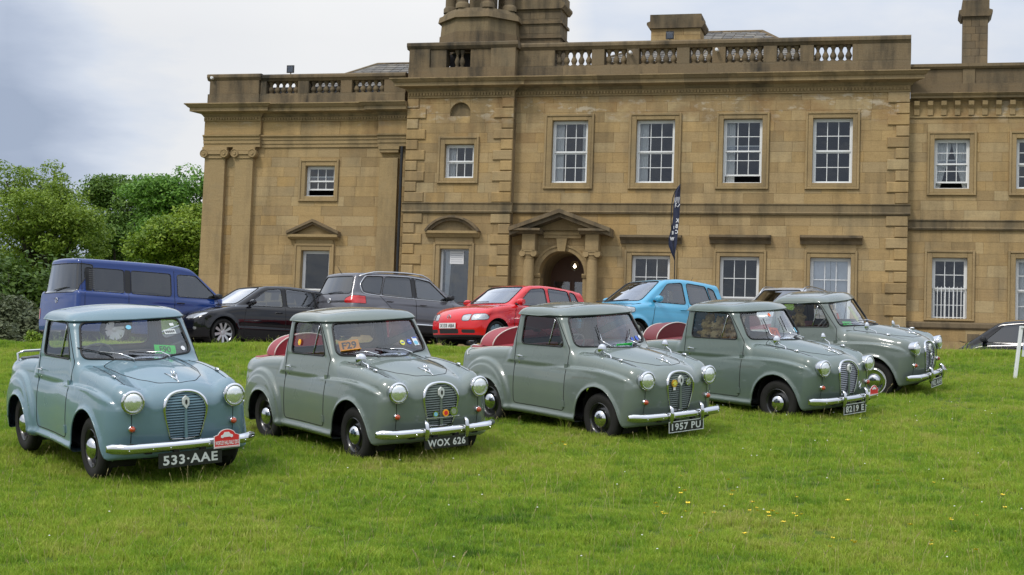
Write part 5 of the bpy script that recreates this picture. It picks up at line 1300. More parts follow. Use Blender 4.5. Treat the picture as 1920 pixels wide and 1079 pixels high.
def modern(sp):
    r = empty(sp['name'], (0, 0, 0)); W = sp['hw']; wb = sp['wb']; Rw = sp.get('rw', .315); Ra = sp.get('ra', Rw+.055)
    belt = Sp(sp['belt']); xf = Sp(sp['xf']); xr = Sp(sp['xr']); roof = Sp(sp['roof']); wz = Sp([(a, b*W) for a, b in sp.get('wz', [(.1, .93), (.25, .965), (.45, .995), (.65, 1.0), (.85, .975), (1.0, .93), (1.3, .85)])])
    wx = Sp(sp['wx']); cf, cr = sp.get('cf', .36), sp.get('cr', .18); (bx, bz, sl), (qx, qz, ql) = sp['ws'], sp['rs']; tb = sp.get('tb', .30); wg = sp.get('wg', W*.93); zb = sp['zb']
    cl = sp.get('clear', .20); fl = sp.get('flare', .02); kf = sp.get('kf', .17)
    def f(x, y, z):
        ay = np.abs(y)+0*(x+z); x = x+0*ay; z = z+0*ay
        top = z-(belt(x)-sp.get('crown', .10)*ay**2*sst(-.7, .2, x))
        near = np.minimum(np.hypot(x, z-Rw), np.hypot(x+wb, z-Rw)); w = wz(z)+wx(x)+fl*sst(Ra+.10, Ra+.0, near)
        w = w-.012*np.exp(-((z-sp.get('crease', .50))/.03)**2)*sst(-.3, -.5, x)*sst(-wb+.3, -wb+.6, x)
        side = ay-w
        lo = smax(top, side, .12); lo = smax(lo, x-(xf(z)-cf*ay**2), kf); lo = smax(lo, -(x-xr(z))+cr*ay**2, kf); lo = smax(lo, cl-z, .04)
        s2 = ay-(wg-tb*(z-zb)-sp.get('gt', .035)*(x+1.6)**2); fr = (x-(bx-sl*(z-bz)-.28*ay**2))/math.sqrt(1+sl*sl); re = (-(x-(qx+ql*(z-qz)))+.16*ay**2)/math.sqrt(1+ql*ql)
        g = smax(s2, z-(roof(x)-.07*ay**2), .12); g = smax(g, fr, .07); g = smax(g, re, .09); g = smax(g, zb-.15-z, .02)
        return smin(lo, g, .045)
    x0, x1 = sp['xr'][1][1]-.25, max(a[1] for a in sp['xf'])+.08
    x0 = min(a[1] for a in sp['xr'])-.12
    V, F = surface(f, ((x0, x1), (-W-.08, W+.08), (.12, sp['roof'][len(sp['roof'])//2][1]+.08)), .025); s = Skin(V, F); pm = sp['paint']; dk = sp.get('dark_z', .0)
    for ax in (0, -wb):
        x, y, z = s.V.T; s.cut(np.minimum(np.hypot(x-ax, z-Rw)-Ra, 1), 'gone', np.abs(y) > .45)
    gl = sp.get('glass', 'tint')
    for i, (poly, nm, mt) in enumerate(sp['side']): s.side(poly, 'side%d' % i, sp.get('cr_', .03), ymin=.4)
    s.front(sp['wspoly'], 'windscreen', .05, xmin=bx-1.6); s.front(sp['rwpoly'], 'rear_window', .05, xmax=qx+.45)
    for i, (poly, nm, mt, front) in enumerate(sp['lamps']):
        for sg in (-1, 1):
            P = [(a*sg, b) for a, b in poly]; s.front(P, 'lamp%d_%d' % (i, sg), .02, xmin=front if front > -1 else None, xmax=front if front <= -1 else None)
    if dk: x, y, z = s.V.T; s.cut(z-dk, 'bumper', None)
    for i, (poly, nm, mt, xm) in enumerate(sp.get('front_parts', [])): s.front(poly, 'fp%d' % i, .01, xmin=xm if xm > -1 else None, xmax=xm if xm <= -1 else None, only=('body', 'bumper'))
    body_obj('body', s, ['body'], pm, r); body_obj('lower_bumper', s, ['bumper'], M['black'], r)
    for i, (poly, nm, mt, xm) in enumerate(sp.get('front_parts', [])): body_obj(nm, s, ['fp%d' % i], mt, r)
    for sg in (-1, 1):
        for i, (poly, nm, mt) in enumerate(sp['side']):
            sub = Skin(s.V, np.zeros((0, 4), int)); sub.F = [q for q, l in zip(s.F, s.L) if l == 'side%d' % i and s.V[q[0]][1]*sg > 0]; sub.L = ['g']*len(sub.F)
            if not sub.F: continue
            o = body_obj(nm, sub, ['g'], mt, r, f, -.006)
            if nm != 'pillar_panel':
                mb = MB()
                for P, c_ in sub.loops(['g']): mb.tube(clean_path(P, c_, .03), .009, 5, closed=c_)
                mb.build('window_seal', M['rubber'], o, smooth=180)
        for i, (poly, nm, mt, front) in enumerate(sp['lamps']):
            sub = 'lamp%d_%d' % (i, sg); o = body_obj(nm, s, [sub], mt, r)
            if o: loop_tube(s, [sub], 'lamp_edge', M['rubber'], o, .006)
        def sy(x_, z_):
            p = drape(f, [(x_, -1.6, z_)], (0, 1, 0), 0); return -p[0][1]*sg if len(p) else W*sg
        for ln in sp['seams']:
            P = clean_path(np.array([(a, b, 0) for a, b in ln]), False, .05, 1)[:, :2]; P = [(a, sy(a, b), b) for a, b in P]
            mb = MB(); mb.tube(P, .0055, 4); mb.build('panel_gap', M['seam'], r, smooth=180)
        for (hx, hz) in sp['handles']:
            yy = sy(hx, hz); mb = MB(); mb.tube([(hx+.09, yy, hz), (hx+.07, yy+sg*.03, hz), (hx-.07, yy+sg*.03, hz), (hx-.09, yy, hz)], .013, 6); mb.build('door_handle', sp.get('handle_mat', pm), r, smooth=60)
        for (a0, a1, zz, mt) in sp.get('strips', []):
            P = [(a, sy(a, zz)+sg*.004, zz) for a in np.linspace(a0, a1, 10)]; mb = MB(); mb.tube(P, .017, 6); mb.build('side_strip', mt, r, smooth=60)
        mx, mz = sp['mirror']; yy = sy(mx, mz-.02); mb = MB()
        c = Vector((mx-.02, yy+sg*.12, mz+.03)); P = [(0, -.09), (.05, -.085), (.075, -.03), (.075, .04), (.06, .09), (0, .10)]
        mb.lathe([(a, b) for a, b in P], (0, 0, 0), 'y', 14); mb.V = [(c.x+v[0]*.95+.02, c.y+v[1]*sg*1.0, c.z+v[2]*.9) for v in mb.V]; mi_ = mb.build('door_mirror', sp.get('mirror_mat', pm), r, smooth=60)
        mb = MB(); mb.tube([(mx+.02, yy-sg*.02, mz-.02), (mx+.01, yy+sg*.08, mz-.01)], .03, 6); mb.build('mirror_arm', M['black'], mi_, smooth=60)
        for ax in (0, -wb):
            key = round(Rw, 3)
            if key not in m_tyre: m_tyre[key] = mk_lathe('tyre', tyre_prof(Rw, Rw*.74, .20, .02), M['tyre'], 40)
            wh = ob('wheel', sp['wheel'], r, loc=(ax, sg*(W-.115), Rw), rot=(0, rgh.uniform(0, 6), 0 if sg < 0 else PI)); ob('tyre', m_tyre[key], wh)
            cylinder_well(r, ax, Rw, Ra+.0, W-.02, .5, sg)
        if sp.get('rails'):
            a0, a1, yr2 = sp['rails']; P = []
            for t in np.linspace(0, 1, 12):
                xx = a0+(a1-a0)*t; h = .055*min(1, min(t, 1-t)*7); p = drape(f, [(xx, sg*yr2, 2.3)], (0, 0, -1), 0); P.append((xx, sg*yr2, p[0][2]+h-.005))
            mb = MB(); mb.tube(P, .018, 8); mb.build('roof_rail', M['alloy'], r, smooth=180)
        if sp.get('chrome_line'):
            P = [(a, sy(a, b)+sg*.003, b) for a, b in clean_path(np.array([(a, b, 0) for a, b in sp['chrome_line']]), False, .05, 1)[:, :2]]; mb = MB(); mb.tube(P, .011, 5); mb.build('chrome_line', M['chrome'], r, smooth=180)
    w = body_obj('windscreen', s, ['windscreen'], M[gl], r, f, -.006); loop_tube(s, ['windscreen'], 'window_seal', M['rubber'], w, .012)
    w = body_obj('rear_window', s, ['rear_window'], M[sp.get('rglass', 'dtint')], r, f, -.006); loop_tube(s, ['rear_window'], 'window_seal', M['rubber'], w, .010)
    def onf(y_, z_, d=1, off=.01):
        p = drape(f, [(1.6*d if d > 0 else -6.0, y_, z_)], (-d, 0, 0), 0) if d > 0 else drape(f, [(x0-.1, y_, z_)], (1, 0, 0), 0)
        return Vector(p[0])+Vector((off*d, 0, 0)) if len(p) else Vector((0, y_, z_))
    for (ya, za, yb, zb_, d) in sp.get('wipers', []):
        P = []
        for t in np.linspace(0, 1, 8): q = onf(ya+(yb-ya)*t, za+(zb_-za)*t, d, .025); P.append(q)
        mb = MB(); mb.tube(P, .010, 5); mb.build('wiper', M['black'], r)
    if sp.get('plate'):
        txt, y_, z_, d, mt = sp['plate']; q = onf(y_, z_, d, .012); mb = MB(); a, b = (q.x-.008, q.x) if d > 0 else (q.x, q.x+.008)
        mb.box(a, b, y_-.26, y_+.26, z_-.056, z_+.056); pt = mb.build('number_plate', mt, r)
        if txt: text_on('plate_text', txt, .075, M['p_black'], pt, (q.x+.003*d, y_, z_), (PI/2, 0, PI/2*d), 1.0, 1.05)
    if sp.get('badge'):
        y_, z_, d = sp['badge']; q = onf(y_, z_, d, .006); rr = .055
        mb = MB(); mb.tube([(q.x, y_+rr*math.cos(t), z_+rr*math.sin(t)) for t in np.linspace(0, 2*PI, 21)[:-1]], .008, 5, closed=True)
        for P in (((-.02, .052), (0, .008), (.02, .052)), ((-.046, .028), (-.02, -.045), (0, .0), (.02, -.045), (.046, .028))): mb.tube([(q.x, y_+a, z_+b) for a, b in P], .006, 4)
        mb.build('round_badge', M['chrome'], r, smooth=60)
    mb = MB(); mb.box(-wb-.3, .5, -W+.25, W-.25, cl-.02, cl+.05); mb.build('floor_pan', M['well'], r)
    bx2 = sp.get('seat_x', -1.55)
    for xx in (bx2, bx2-.85):
        for sg in (-1, 1):
            mb = MB(); zs = sp.get('seat_z', .50); mb.box(xx, xx+.5, sg*.36-.24, sg*.36+.24, zs-.1, zs+.08); mb.prism([(xx-.12, zs+.6), (xx+.0, zs+.6), (xx+.1, zs), (xx-.04, zs)], sg*.36-.23, sg*.36+.23); mb.prism([(xx-.14, zs+.83), (xx-.05, zs+.83), (xx-.03, zs+.64), (xx-.12, zs+.64)], sg*.36-.12, sg*.36+.12); mb.build('seat', M['dash'], r)
    mb = MB(); dx = bx-.25; mb.prism([(dx+.15, zb-.3), (dx+.2, zb-.03), (dx-.25, zb-.02), (dx-.35, zb-.12), (dx-.3, zb-.4)], -W+.12, W-.12); mb.build('dashboard', M['black'], r)
    c = Vector((dx-.45, -.36, zb-.08)); nv = Vector((-.85, 0, .5)).normalized(); a = nv.orthogonal().normalized(); b = nv.cross(a); mb = MB(); mb.tube([c+(a*math.cos(t)+b*math.sin(t))*.18 for t in np.linspace(0, 2*PI, 21)[:-1]], .013, 5, closed=True); mb.tube([c, c-nv*.3], .025, 5); mb.build('steering_wheel', M['black'], r, smooth=60)
    if sp.get('aer') is not None:
        xa = sp['aer']; mb = MB(); mb.tube([(xa, 0, roof(xa)-.02), (xa-.13, 0, roof(xa)+.16)], [.010, .003], 5); mb.build('aerial', M['black'], r)
    return r
M['mp_black'] = paint('black_paint', (.006, .006, .008), .12, 0, .1); M['mp_grey'] = paint('grey_metallic', (.105, .104, .118), .35, .35); M['mp_red'] = paint('red_paint', (.62, .008, .010), .22, 0, .25); M['mp_blue'] = paint('van_blue_paint', (.008, .038, .185), .2, 0, .2); M['mp_cyan'] = paint('light_blue_metallic', (.075, .36, .56), .32, .15); M['mp_silver'] = paint('silver_metallic', (.45, .47, .50), .35, .3)
M['mlamp'] = simple('clear_headlamp', (.50, .52, .54), .12, metal=.5, coat=1, noise=.5, nscale=18); M['yellow_plate'] = simple('plate_white', (.72, .72, .70), .4); M['mesh_grille'] = simple('grille_mesh', (.02, .02, .02), .6)
golf_w = alloy_me('wheel', .315, 9, M['alloy'], wsp=.38); five_w = alloy_me('wheel', .315, 5, M['alloy'], wsp=.9); steel_w = alloy_me('wheel', .315, 8, M['alloy'], wsp=.8)
G = M['tint']; DT = M['dtint']; BK = M['black']
golf = dict(name='black_hatchback', paint=M['mp_black'], hw=.885, wb=2.578, rw=.315, zb=.95, wheel=golf_w, aer=None,
 belt=[(-3.5, .96), (-3.2, 1.0), (-2.4, .99), (-1.4, .96), (-.6, .955), (-.3, .95), (.1, .90), (.5, .80), (.8, .68), (1.0, .55)],
 xf=[(.1, .72), (.25, .82), (.4, .86), (.55, .87), (.7, .80), (.9, .5)], xr=[(.1, -3.20), (.4, -3.33), (.6, -3.33), (.9, -3.26), (1.1, -3.2)],
 wx=[(-3.6, -.12), (-3.1, -.05), (-2.6, -.01), (-1.2, 0), (0, 0), (.4, -.03), (.7, -.09), (1, -.2)],
 roof=[(-3.5, 1.28), (-3.1, 1.37), (-2.6, 1.435), (-1.8, 1.475), (-1.3, 1.455), (-.9, 1.38), (-.5, 1.25)], ws=(-.22, .95, 1.72), rs=(-3.27, .95, .48),
 side=[([(-.66, .965), (-1.20, 1.345), (-1.60, 1.395), (-1.62, .965)], 'side_window', G), ([(-1.63, .965), (-1.61, 1.395), (-1.71, 1.40), (-1.72, .965)], 'pillar_panel', BK), ([(-1.73, .965), (-1.72, 1.40), (-2.50, 1.355), (-2.56, 1.0)], 'side_window', G), ([(-2.60, 1.01), (-2.55, 1.35), (-2.78, 1.31), (-2.90, 1.13), (-2.88, 1.05)], 'side_window', G)],
 wspoly=[(-.66, .985), (-.56, 1.395), (.56, 1.395), (.66, .985)], rwpoly=[(-.55, 1.0), (-.48, 1.33), (.48, 1.33), (.55, 1.0)],
 lamps=[([(.42, .60), (.46, .675), (.64, .73), (.84, .75), (.85, .70), (.70, .60)], 'headlight', M['mlamp'], .15)],
 front_parts=[([(-.35, .57), (-.38, .67), (.38, .67), (.35, .57)], 'grille', M['mesh_grille'], .5), ([(-.45, .27), (-.45, .40), (.45, .40), (.45, .27)], 'grille', M['mesh_grille'], .5), ([(-.74, .36), (-.74, .42), (-.66, .42), (-.66, .36)], 'fog_light', M['alloy'], .4), ([(.74, .36), (.74, .42), (.66, .42), (.66, .36)], 'fog_light', M['alloy'], .4)],
 seams=[[(-.55, .28), (-.52, .60), (-.58, .90)], [(-1.66, .95), (-1.67, .30)], [(-.55, .28), (-1.67, .26), (-2.3, .28)], [(-2.3, .28), (-2.36, .6), (-2.62, .97)]], handles=[(-1.48, .83), (-2.42, .87)], mirror=(-.72, 1.0), badge=(0, .62, 1), plate=(None, 0, .48, 1, M['yellow_plate']))
golf['plate'] = None
tig = dict(name='grey_suv', paint=M['mp_grey'], hw=.90, wb=2.604, rw=.345, zb=1.05, wheel=five_w, dark_z=.42, clear=.24, aer=-3.2,
 belt=[(-3.7, 1.02), (-3.4, 1.10), (-2.6, 1.10), (-1.4, 1.06), (-.6, 1.04), (-.3, 1.04), (.1, 1.01), (.5, .93), (.8, .80), (1.0, .65)],
 xf=[(.1, .70), (.3, .82), (.5, .87), (.8, .85), (1.0, .55)], xr=[(.1, -3.35), (.4, -3.52), (.7, -3.54), (.95, -3.48), (1.2, -3.40)],
 wx=[(-3.7, -.12), (-3.3, -.05), (-2.6, 0), (-1.2, 0), (0, 0), (.4, -.03), (.7, -.09), (1, -.2)],
 roof=[(-3.7, 1.52), (-3.3, 1.60), (-2.6, 1.655), (-1.8, 1.675), (-1.3, 1.65), (-.9, 1.56), (-.5, 1.4)], ws=(-.22, 1.04, 1.55), rs=(-3.46, 1.05, .38),
 side=[([(-.68, 1.075), (-1.18, 1.52), (-1.62, 1.58), (-1.64, 1.075)], 'side_window', G), ([(-1.65, 1.075), (-1.63, 1.58), (-1.73, 1.585), (-1.74, 1.075)], 'pillar_panel', BK), ([(-1.75, 1.075), (-1.74, 1.585), (-2.45, 1.56), (-2.62, 1.10)], 'side_window', DT), ([(-2.65, 1.10), (-2.49, 1.56), (-2.95, 1.53), (-3.12, 1.33), (-3.08, 1.15)], 'side_window', DT)],
 wspoly=[(-.66, 1.08), (-.56, 1.56), (.56, 1.56), (.66, 1.08)], rwpoly=[(-.66, 1.09), (-.54, 1.52), (.54, 1.52), (.66, 1.09)],
 lamps=[([(.52, .86), (.54, .98), (.70, 1.05), (.96, 1.05), (.96, .86)], 'tail_light', M['red_lens'], -3.05), ([(.45, .70), (.45, .86), (.88, .92), (.88, .72)], 'headlight', M['mlamp'], .3)],
 seams=[[(-.55, .42), (-.52, .70), (-.58, 1.0)], [(-1.68, 1.06), (-1.69, .44)], [(-2.28, .44), (-2.36, .75), (-2.68, 1.07)]], handles=[(-1.48, .93), (-2.42, .96)], mirror=(-.72, 1.12), badge=(0, .92, -1), rails=(-.95, -3.15, .62),
 chrome_line=[(-.62, 1.06), (-1.7, 1.06), (-2.9, 1.085), (-3.12, 1.12), (-3.16, 1.32), (-2.98, 1.55), (-2.4, 1.59), (-1.7, 1.605), (-1.2, 1.55), (-.70, 1.13)], strips=[(-.45, -2.15, .44, M['chrome'])], wipers=[(.12, 1.10, -.36, 1.13, -1)], handle_mat=M['mp_grey'], mirror_mat=BK)
van = dict(name='blue_van', paint=M['mp_blue'], hw=.92, wb=2.92, rw=.32, zb=1.15, wheel=steel_w, clear=.26, crease=.62, kf=.10, tb=.16, wg=.885, aer=None,
 belt=[(-4.1, 1.16), (-3.0, 1.16), (-1.4, 1.14), (-.6, 1.13), (-.3, 1.11), (.1, 1.04), (.5, .93), (.8, .80), (1.0, .65)],
 wz=[(.1, .94), (.25, .97), (.45, .995), (.7, 1.0), (.95, .985), (1.15, .965), (1.4, .93)],
 xf=[(.1, .72), (.3, .84), (.5, .87), (.8, .82), (1.0, .6)], xr=[(.1, -3.84), (.4, -3.88), (.9, -3.87), (1.2, -3.85)],
 wx=[(-4.2, -.10), (-3.8, -.02), (-3, 0), (-1.2, 0), (0, 0), (.4, -.03), (.7, -.09), (1, -.2)],
 roof=[(-4.1, 1.86), (-3.6, 1.91), (-2.6, 1.935), (-1.8, 1.94), (-1.3, 1.92), (-.9, 1.84), (-.5, 1.6)], ws=(.08, 1.10, 1.28), rs=(-3.85, 1.15, .10), cr=.06,
 side=[([(-.36, 1.20), (-.93, 1.70), (-1.42, 1.70), (-1.42, 1.18)], 'side_window', G), ([(-1.58, 1.17), (-1.58, 1.70), (-2.55, 1.70), (-2.55, 1.17)], 'side_window', DT), ([(-2.56, 1.17), (-2.56, 1.70), (-2.70, 1.70), (-2.70, 1.17)], 'pillar_panel', BK), ([(-2.71, 1.17), (-2.71, 1.70), (-3.42, 1.70), (-3.42, 1.17)], 'side_window', DT), ([(-3.43, 1.17), (-3.43, 1.70), (-3.58, 1.70), (-3.58, 1.17)], 'pillar_panel', BK)],
 wspoly=[(-.70, 1.18), (-.62, 1.78), (.62, 1.78), (.70, 1.18)], rwpoly=[(-.72, 1.12), (-.68, 1.78), (.68, 1.78), (.72, 1.12)],
 lamps=[([(.80, .52), (.80, .78), (.94, .78), (.94, .52)], 'tail_light', M['red_lens'], -3.6), ([(.45, .66), (.45, .82), (.88, .84), (.88, .66)], 'headlight', M['mlamp'], .3)],
 seams=[[(-.30, .35), (-.30, .9), (-.36, 1.16)], [(-1.50, 1.78), (-1.50, .34)], [(-2.63, 1.16), (-2.63, .36)], [(-3.66, 1.84), (-3.66, .4)]], handles=[(-1.35, 1.03)], mirror=(-.42, 1.22), badge=(0, .95, -1), wipers=[(.15, 1.18, -.40, 1.24, -1)], handle_mat=BK, seat_z=.85, seat_x=-1.3, mirror_mat=BK)
polo = dict(name='red_hatchback', paint=M['mp_red'], hw=.825, wb=2.41, rw=.285, zb=.93, wheel=steel_w, aer=None, clear=.20, dark_z=.25,
 belt=[(-3.2, .90), (-2.9, .96), (-2.2, .96), (-1.4, .93), (-.6, .93), (-.3, .925), (.1, .88), (.45, .79), (.7, .68), (.9, .5)],
 xf=[(.1, .60), (.25, .68), (.4, .71), (.5, .70), (.62, .66), (.75, .56), (.9, .3)], xr=[(.1, -2.95), (.4, -3.03), (.6, -3.03), (.9, -2.97), (1.1, -2.9)],
 wx=[(-3.3, -.12), (-2.9, -.05), (-2.4, -.01), (-1.2, 0), (0, 0), (.35, -.03), (.6, -.09), (.9, -.2)],
 roof=[(-3.2, 1.24), (-2.8, 1.33), (-2.3, 1.39), (-1.6, 1.42), (-1.2, 1.40), (-.9, 1.34), (-.5, 1.2)], ws=(-.30, .93, 1.50), rs=(-2.98, .93, .42),
 side=[([(-.66, .945), (-1.10, 1.30), (-1.52, 1.345), (-1.54, .945)], 'side_window', G), ([(-1.64, .945), (-1.62, 1.35), (-2.26, 1.32), (-2.34, .975)], 'side_window', G), ([(-2.37, .98), (-2.30, 1.315), (-2.48, 1.29), (-2.64, 1.02)], 'side_window', G)],
 wspoly=[(-.60, .96), (-.52, 1.345), (.52, 1.345), (.60, .96)], rwpoly=[(-.52, .98), (-.45, 1.28), (.45, 1.28), (.52, .98)],
 lamps=[([(.36, .535), (.36, .665), (.52, .685), (.56, .685), (.55, .54)], 'headlight', M['mlamp'], .2), ([(.570, .543), (.580, .687), (.81, .70), (.81, .57)], 'headlight', M['mlamp'], .1)],
 front_parts=[([(-.33, .565), (-.33, .655), (.33, .655), (.33, .565)], 'grille', M['mp_red'], .4), ([(-.30, .27), (-.30, .365), (.30, .365), (.30, .27)], 'grille', M['mesh_grille'], .4), ([(-.68, .285), (-.68, .36), (-.38, .36), (-.38, .285)], 'grille', M['mesh_grille'], .3), ([(.68, .285), (.68, .36), (.38, .36), (.38, .285)], 'grille', M['mesh_grille'], .3)],
 seams=[[(-.50, .28), (-.48, .60), (-.54, .90)], [(-1.58, .94), (-1.60, .28)], [(-2.0, .28), (-2.12, .6), (-2.36, .95)]], handles=[(-1.42, .82), (-2.18, .84)], mirror=(-.62, .97), badge=(0, .61, 1), plate=('X133 ABA', 0, .435, 1, M['yellow_plate']), wipers=[(-.05, .97, .50, .965, 1), (-.5, .97, -.02, .975, 1)])
sir = dict(name='light_blue_hatchback', paint=M['mp_cyan'], hw=.835, wb=2.43, rw=.295, zb=.99, wheel=five_w, aer=-2.3, clear=.20, flare=.03,
 belt=[(-3.1, .96), (-2.7, 1.03), (-2.2, 1.02), (-1.4, .985), (-.6, .97), (-.3, .985), (.1, .95), (.45, .86), (.65, .72), (.9, .5)],
 xf=[(.1, .60), (.3, .72), (.5, .74), (.7, .68), (.85, .55), (1, .3)], xr=[(.1, -2.80), (.4, -2.88), (.6, -2.88), (.95, -2.84), (1.2, -2.8)],
 wx=[(-3.2, -.12), (-2.8, -.05), (-2.3, -.01), (-1.2, 0), (0, 0), (.35, -.03), (.6, -.09), (.9, -.2)],
 roof=[(-3.1, 1.38), (-2.7, 1.47), (-2.2, 1.52), (-1.5, 1.55), (-1.1, 1.52), (-.8, 1.45), (-.5, 1.3)], ws=(-.10, .98, 1.50), rs=(-2.84, .99, .34),
 side=[([(-.58, 1.01), (-1.02, 1.41), (-1.46, 1.455), (-1.48, 1.0)], 'side_window', G), ([(-1.60, 1.0), (-1.58, 1.455), (-2.18, 1.42), (-2.30, 1.03)], 'side_window', G), ([(-2.33, 1.035), (-2.22, 1.415), (-2.44, 1.36), (-2.55, 1.08)], 'side_window', G)],
 wspoly=[(-.62, 1.02), (-.52, 1.46), (.52, 1.46), (.62, 1.02)], rwpoly=[(-.55, 1.04), (-.48, 1.42), (.48, 1.42), (.55, 1.04)],
 lamps=[([(.46, .66), (.52, .80), (.66, .88), (.84, .86), (.82, .74), (.66, .64)], 'headlight', M['mlamp'], .05)],
 front_parts=[([(-.38, .60), (-.38, .68), (.38, .68), (.38, .60)], 'grille', M['mesh_grille'], .4), ([(-.45, .27), (-.45, .42), (.45, .42), (.45, .27)], 'grille', M['mesh_grille'], .4)],
 seams=[[(-.42, .30), (-.44, .60), (-.54, .95)], [(-1.54, 1.0), (-1.55, .28)], [(-1.95, .28), (-2.10, .6), (-2.34, 1.0)]], handles=[(-1.38, .88), (-2.18, .90)], mirror=(-.58, 1.04), strips=[(-.60, -1.50, .52, M['mp_cyan']), (-1.60, -2.0, .52, M['mp_cyan'])], wipers=[(-.05, 1.02, .52, 1.03, 1), (-.55, 1.02, 0, 1.03, 1)])
suv = dict(tig); suv.update(name='silver_suv', paint=M['mp_silver'], side=[(p, n, DT if n == 'side_window' else m_) for p, n, m_ in tig['side']], glass='dtint', rglass='dtint', aer=-2.9, chrome_line=None, mirror_mat=M['mp_silver'], strips=[], handle_mat=M['mp_silver'], badge=None)
cit = dict(sir); cit.update(side=[(p, n, DT) for p, n, m_ in sir['side']], name='small_black_car', paint=M['mp_black'], dark_z=.36, aer=None, strips=[], mirror_mat=BK, flare=.02, belt=[(-3.1, .96), (-2.7, 1.03), (-1.4, .985), (-.6, .97), (-.35, .92), (-.1, .82), (.15, .70), (.35, .60), (.6, .45)], xf=[(.1, .32), (.3, .42), (.5, .44), (.7, .38), (.85, .30), (1, .1)])
for spec, X, Y, yaw, z, lb, sc in (
 (golf, -6.96, 35.17, 143.3, .75, 'glossy black hatchback with nine spoke alloy wheels parked between the blue van and grey SUV', (.93, 1.016)),
 (van, -7.11, 36.37, -43.0, .71, 'blue passenger van with dark side windows seen from behind, leftmost parked vehicle', (1.02, .972)),
 (tig, -1.52, 38.05, -41.2, 1.05, 'dark grey SUV with silver roof rails and red tail lights, behind the second pickup', (1.03, .966)),
 (polo, -.82, 32.62, 137.3, .87, 'bright red hatchback with white number plate X133 ABA behind the third pickup', (.965, 1.01)),
 (sir, 2.12, 32.12, 144.9, .92, 'light blue hatchback parked behind the dark green grey pickup', (.92, 1.012)),
 (suv, 6.9, 41.65, 124.0, 1.48, 'silver SUV with only roof and windows showing behind the two rightmost pickups', 1),
 (cit, 10.97, 37.12, 205.0, .52, 'small black car at the right edge, half hidden below the lawn edge', 1)):
    if globals().get('NOMOD'): break
    o = modern(spec)
    if spec is van:
        for sg in (-1, 1):
            for k in range(10): mb = MB(); mb.box(-3.565, -3.445, sg*.878-.012, sg*.878+.012, 1.22+k*.046, 1.235+k*.046); mb.V = [(a, b-sg*.115*(c-1.15), c) for a, b, c in mb.V]; mb.build('vent_louvre', M['dash'], o)
    tag(o, lb, 'van' if spec is van else 'car', 'modern cars parked on the drive'); place(o, X, Y, R(yaw), z=z, n=(.0, .0)); sc = (1, 1) if sc == 1 else sc; o.matrix_world = o.matrix_world @ Matrix.Diagonal((sc[0], 1, sc[1], 1))
# ------------------------------------------------------------------ stickers, badges, cards, bears
def ws_frame(y, z, off):
    p = drape(pbody, [(.2, y, z)], (-1, 0, 0), 0); g_ = grad(pbody, p)[0]; n_ = Vector(g_).normalized(); P = Vector(p[0])+n_*off
    rgt = Vector((0, 0, 1)).cross(n_).normalized(); upv = n_.cross(rgt); return P, rgt, upv, n_
def flat_on(parent, name, y, z, poly, mat, off=-.004, base=None):
    P, a, b, n_ = base or ws_frame(y, z, off); mb = MB(); k = len(poly)
    mb.add([P+a*u+b*v for u, v in poly]+[P+a*u+b*v+n_*.0015 for u, v in poly], [tuple(range(k)), tuple(range(2*k-1, k-1, -1))][::-1]+[(i, (i+1) % k, k+(i+1) % k, k+i) for i in range(k)])
    return mb.build(name, mat, parent)
circ = lambda r, n=18, sx=1: [(r*sx*math.cos(t), r*math.sin(t)) for t in np.linspace(0, 2*PI, n+1)[:-1]]
rect = lambda w, h: [(-w/2, -h/2), (w/2, -h/2), (w/2, h/2), (-w/2, h/2)]
def kid(o, name): return [c for c in o.children if c.name.split('.')[0] == name][0]
def fr_text(name, s_, h, mat, parent, base, du=0, dv=0, off=.003, sx=1.0, rot=0):
    P, a, b, n_ = base; me = text_me(name, s_, h, mat, sx=sx); o = ob(name, me, parent); m3 = Matrix((a, b, n_)).transposed().to_4x4()
    o.matrix_local = Matrix.Translation(P+a*du+b*dv+n_*off) @ m3 @ Matrix.Rotation(rot, 4, 'Z'); return o
def card(car, label, mat, text, y, z, w, h, tilt=0.0, foot=0, tmat=None, x_off=-.05, txh=.06):
    base = ws_frame(y, z, x_off); P, a, b, n_ = base; ca, sa = math.cos(tilt), math.sin(tilt); a2, b2 = a*ca+b*sa, b*ca-a*sa; mb = MB(); mw = car.matrix_world
    V = [P+a2*u+b2*v for u, v in rect(w, h)]; V += [v+n_*.003 for v in V]; mb.add([mw @ v for v in V], [(3, 2, 1, 0), (4, 5, 6, 7), (0, 1, 5, 4), (1, 2, 6, 5), (2, 3, 7, 6), (3, 0, 4, 7)])
    o = mb.build('entry_card', mat); tag(o, label, 'card')
    if foot:
        mb = MB(); q = [P+a2*(-w/2)-b2*h/2, P+a2*(w/2)-b2*h/2, P+a2*(w/2)-b2*(h/2+.01)+n_*foot, P+a2*(-w/2)-b2*(h/2+.01)+n_*foot]; mb.add([mw @ v for v in q]+[mw @ (v-b2*.003) for v in q], [(0, 1, 2, 3), (7, 6, 5, 4), (2, 6, 7, 3), (0, 3, 7, 4), (1, 5, 6, 2)]); mb.build('card_foot', mat, o)
    if text:
        me = text_me('card_text', text, txh, tmat or M['p_black']); t = ob('card_text', me, o); m3 = Matrix((a2, b2, n_)).transposed().to_4x4(); t.matrix_world = mw @ Matrix.Translation(P+n_*.0045) @ m3
    return o
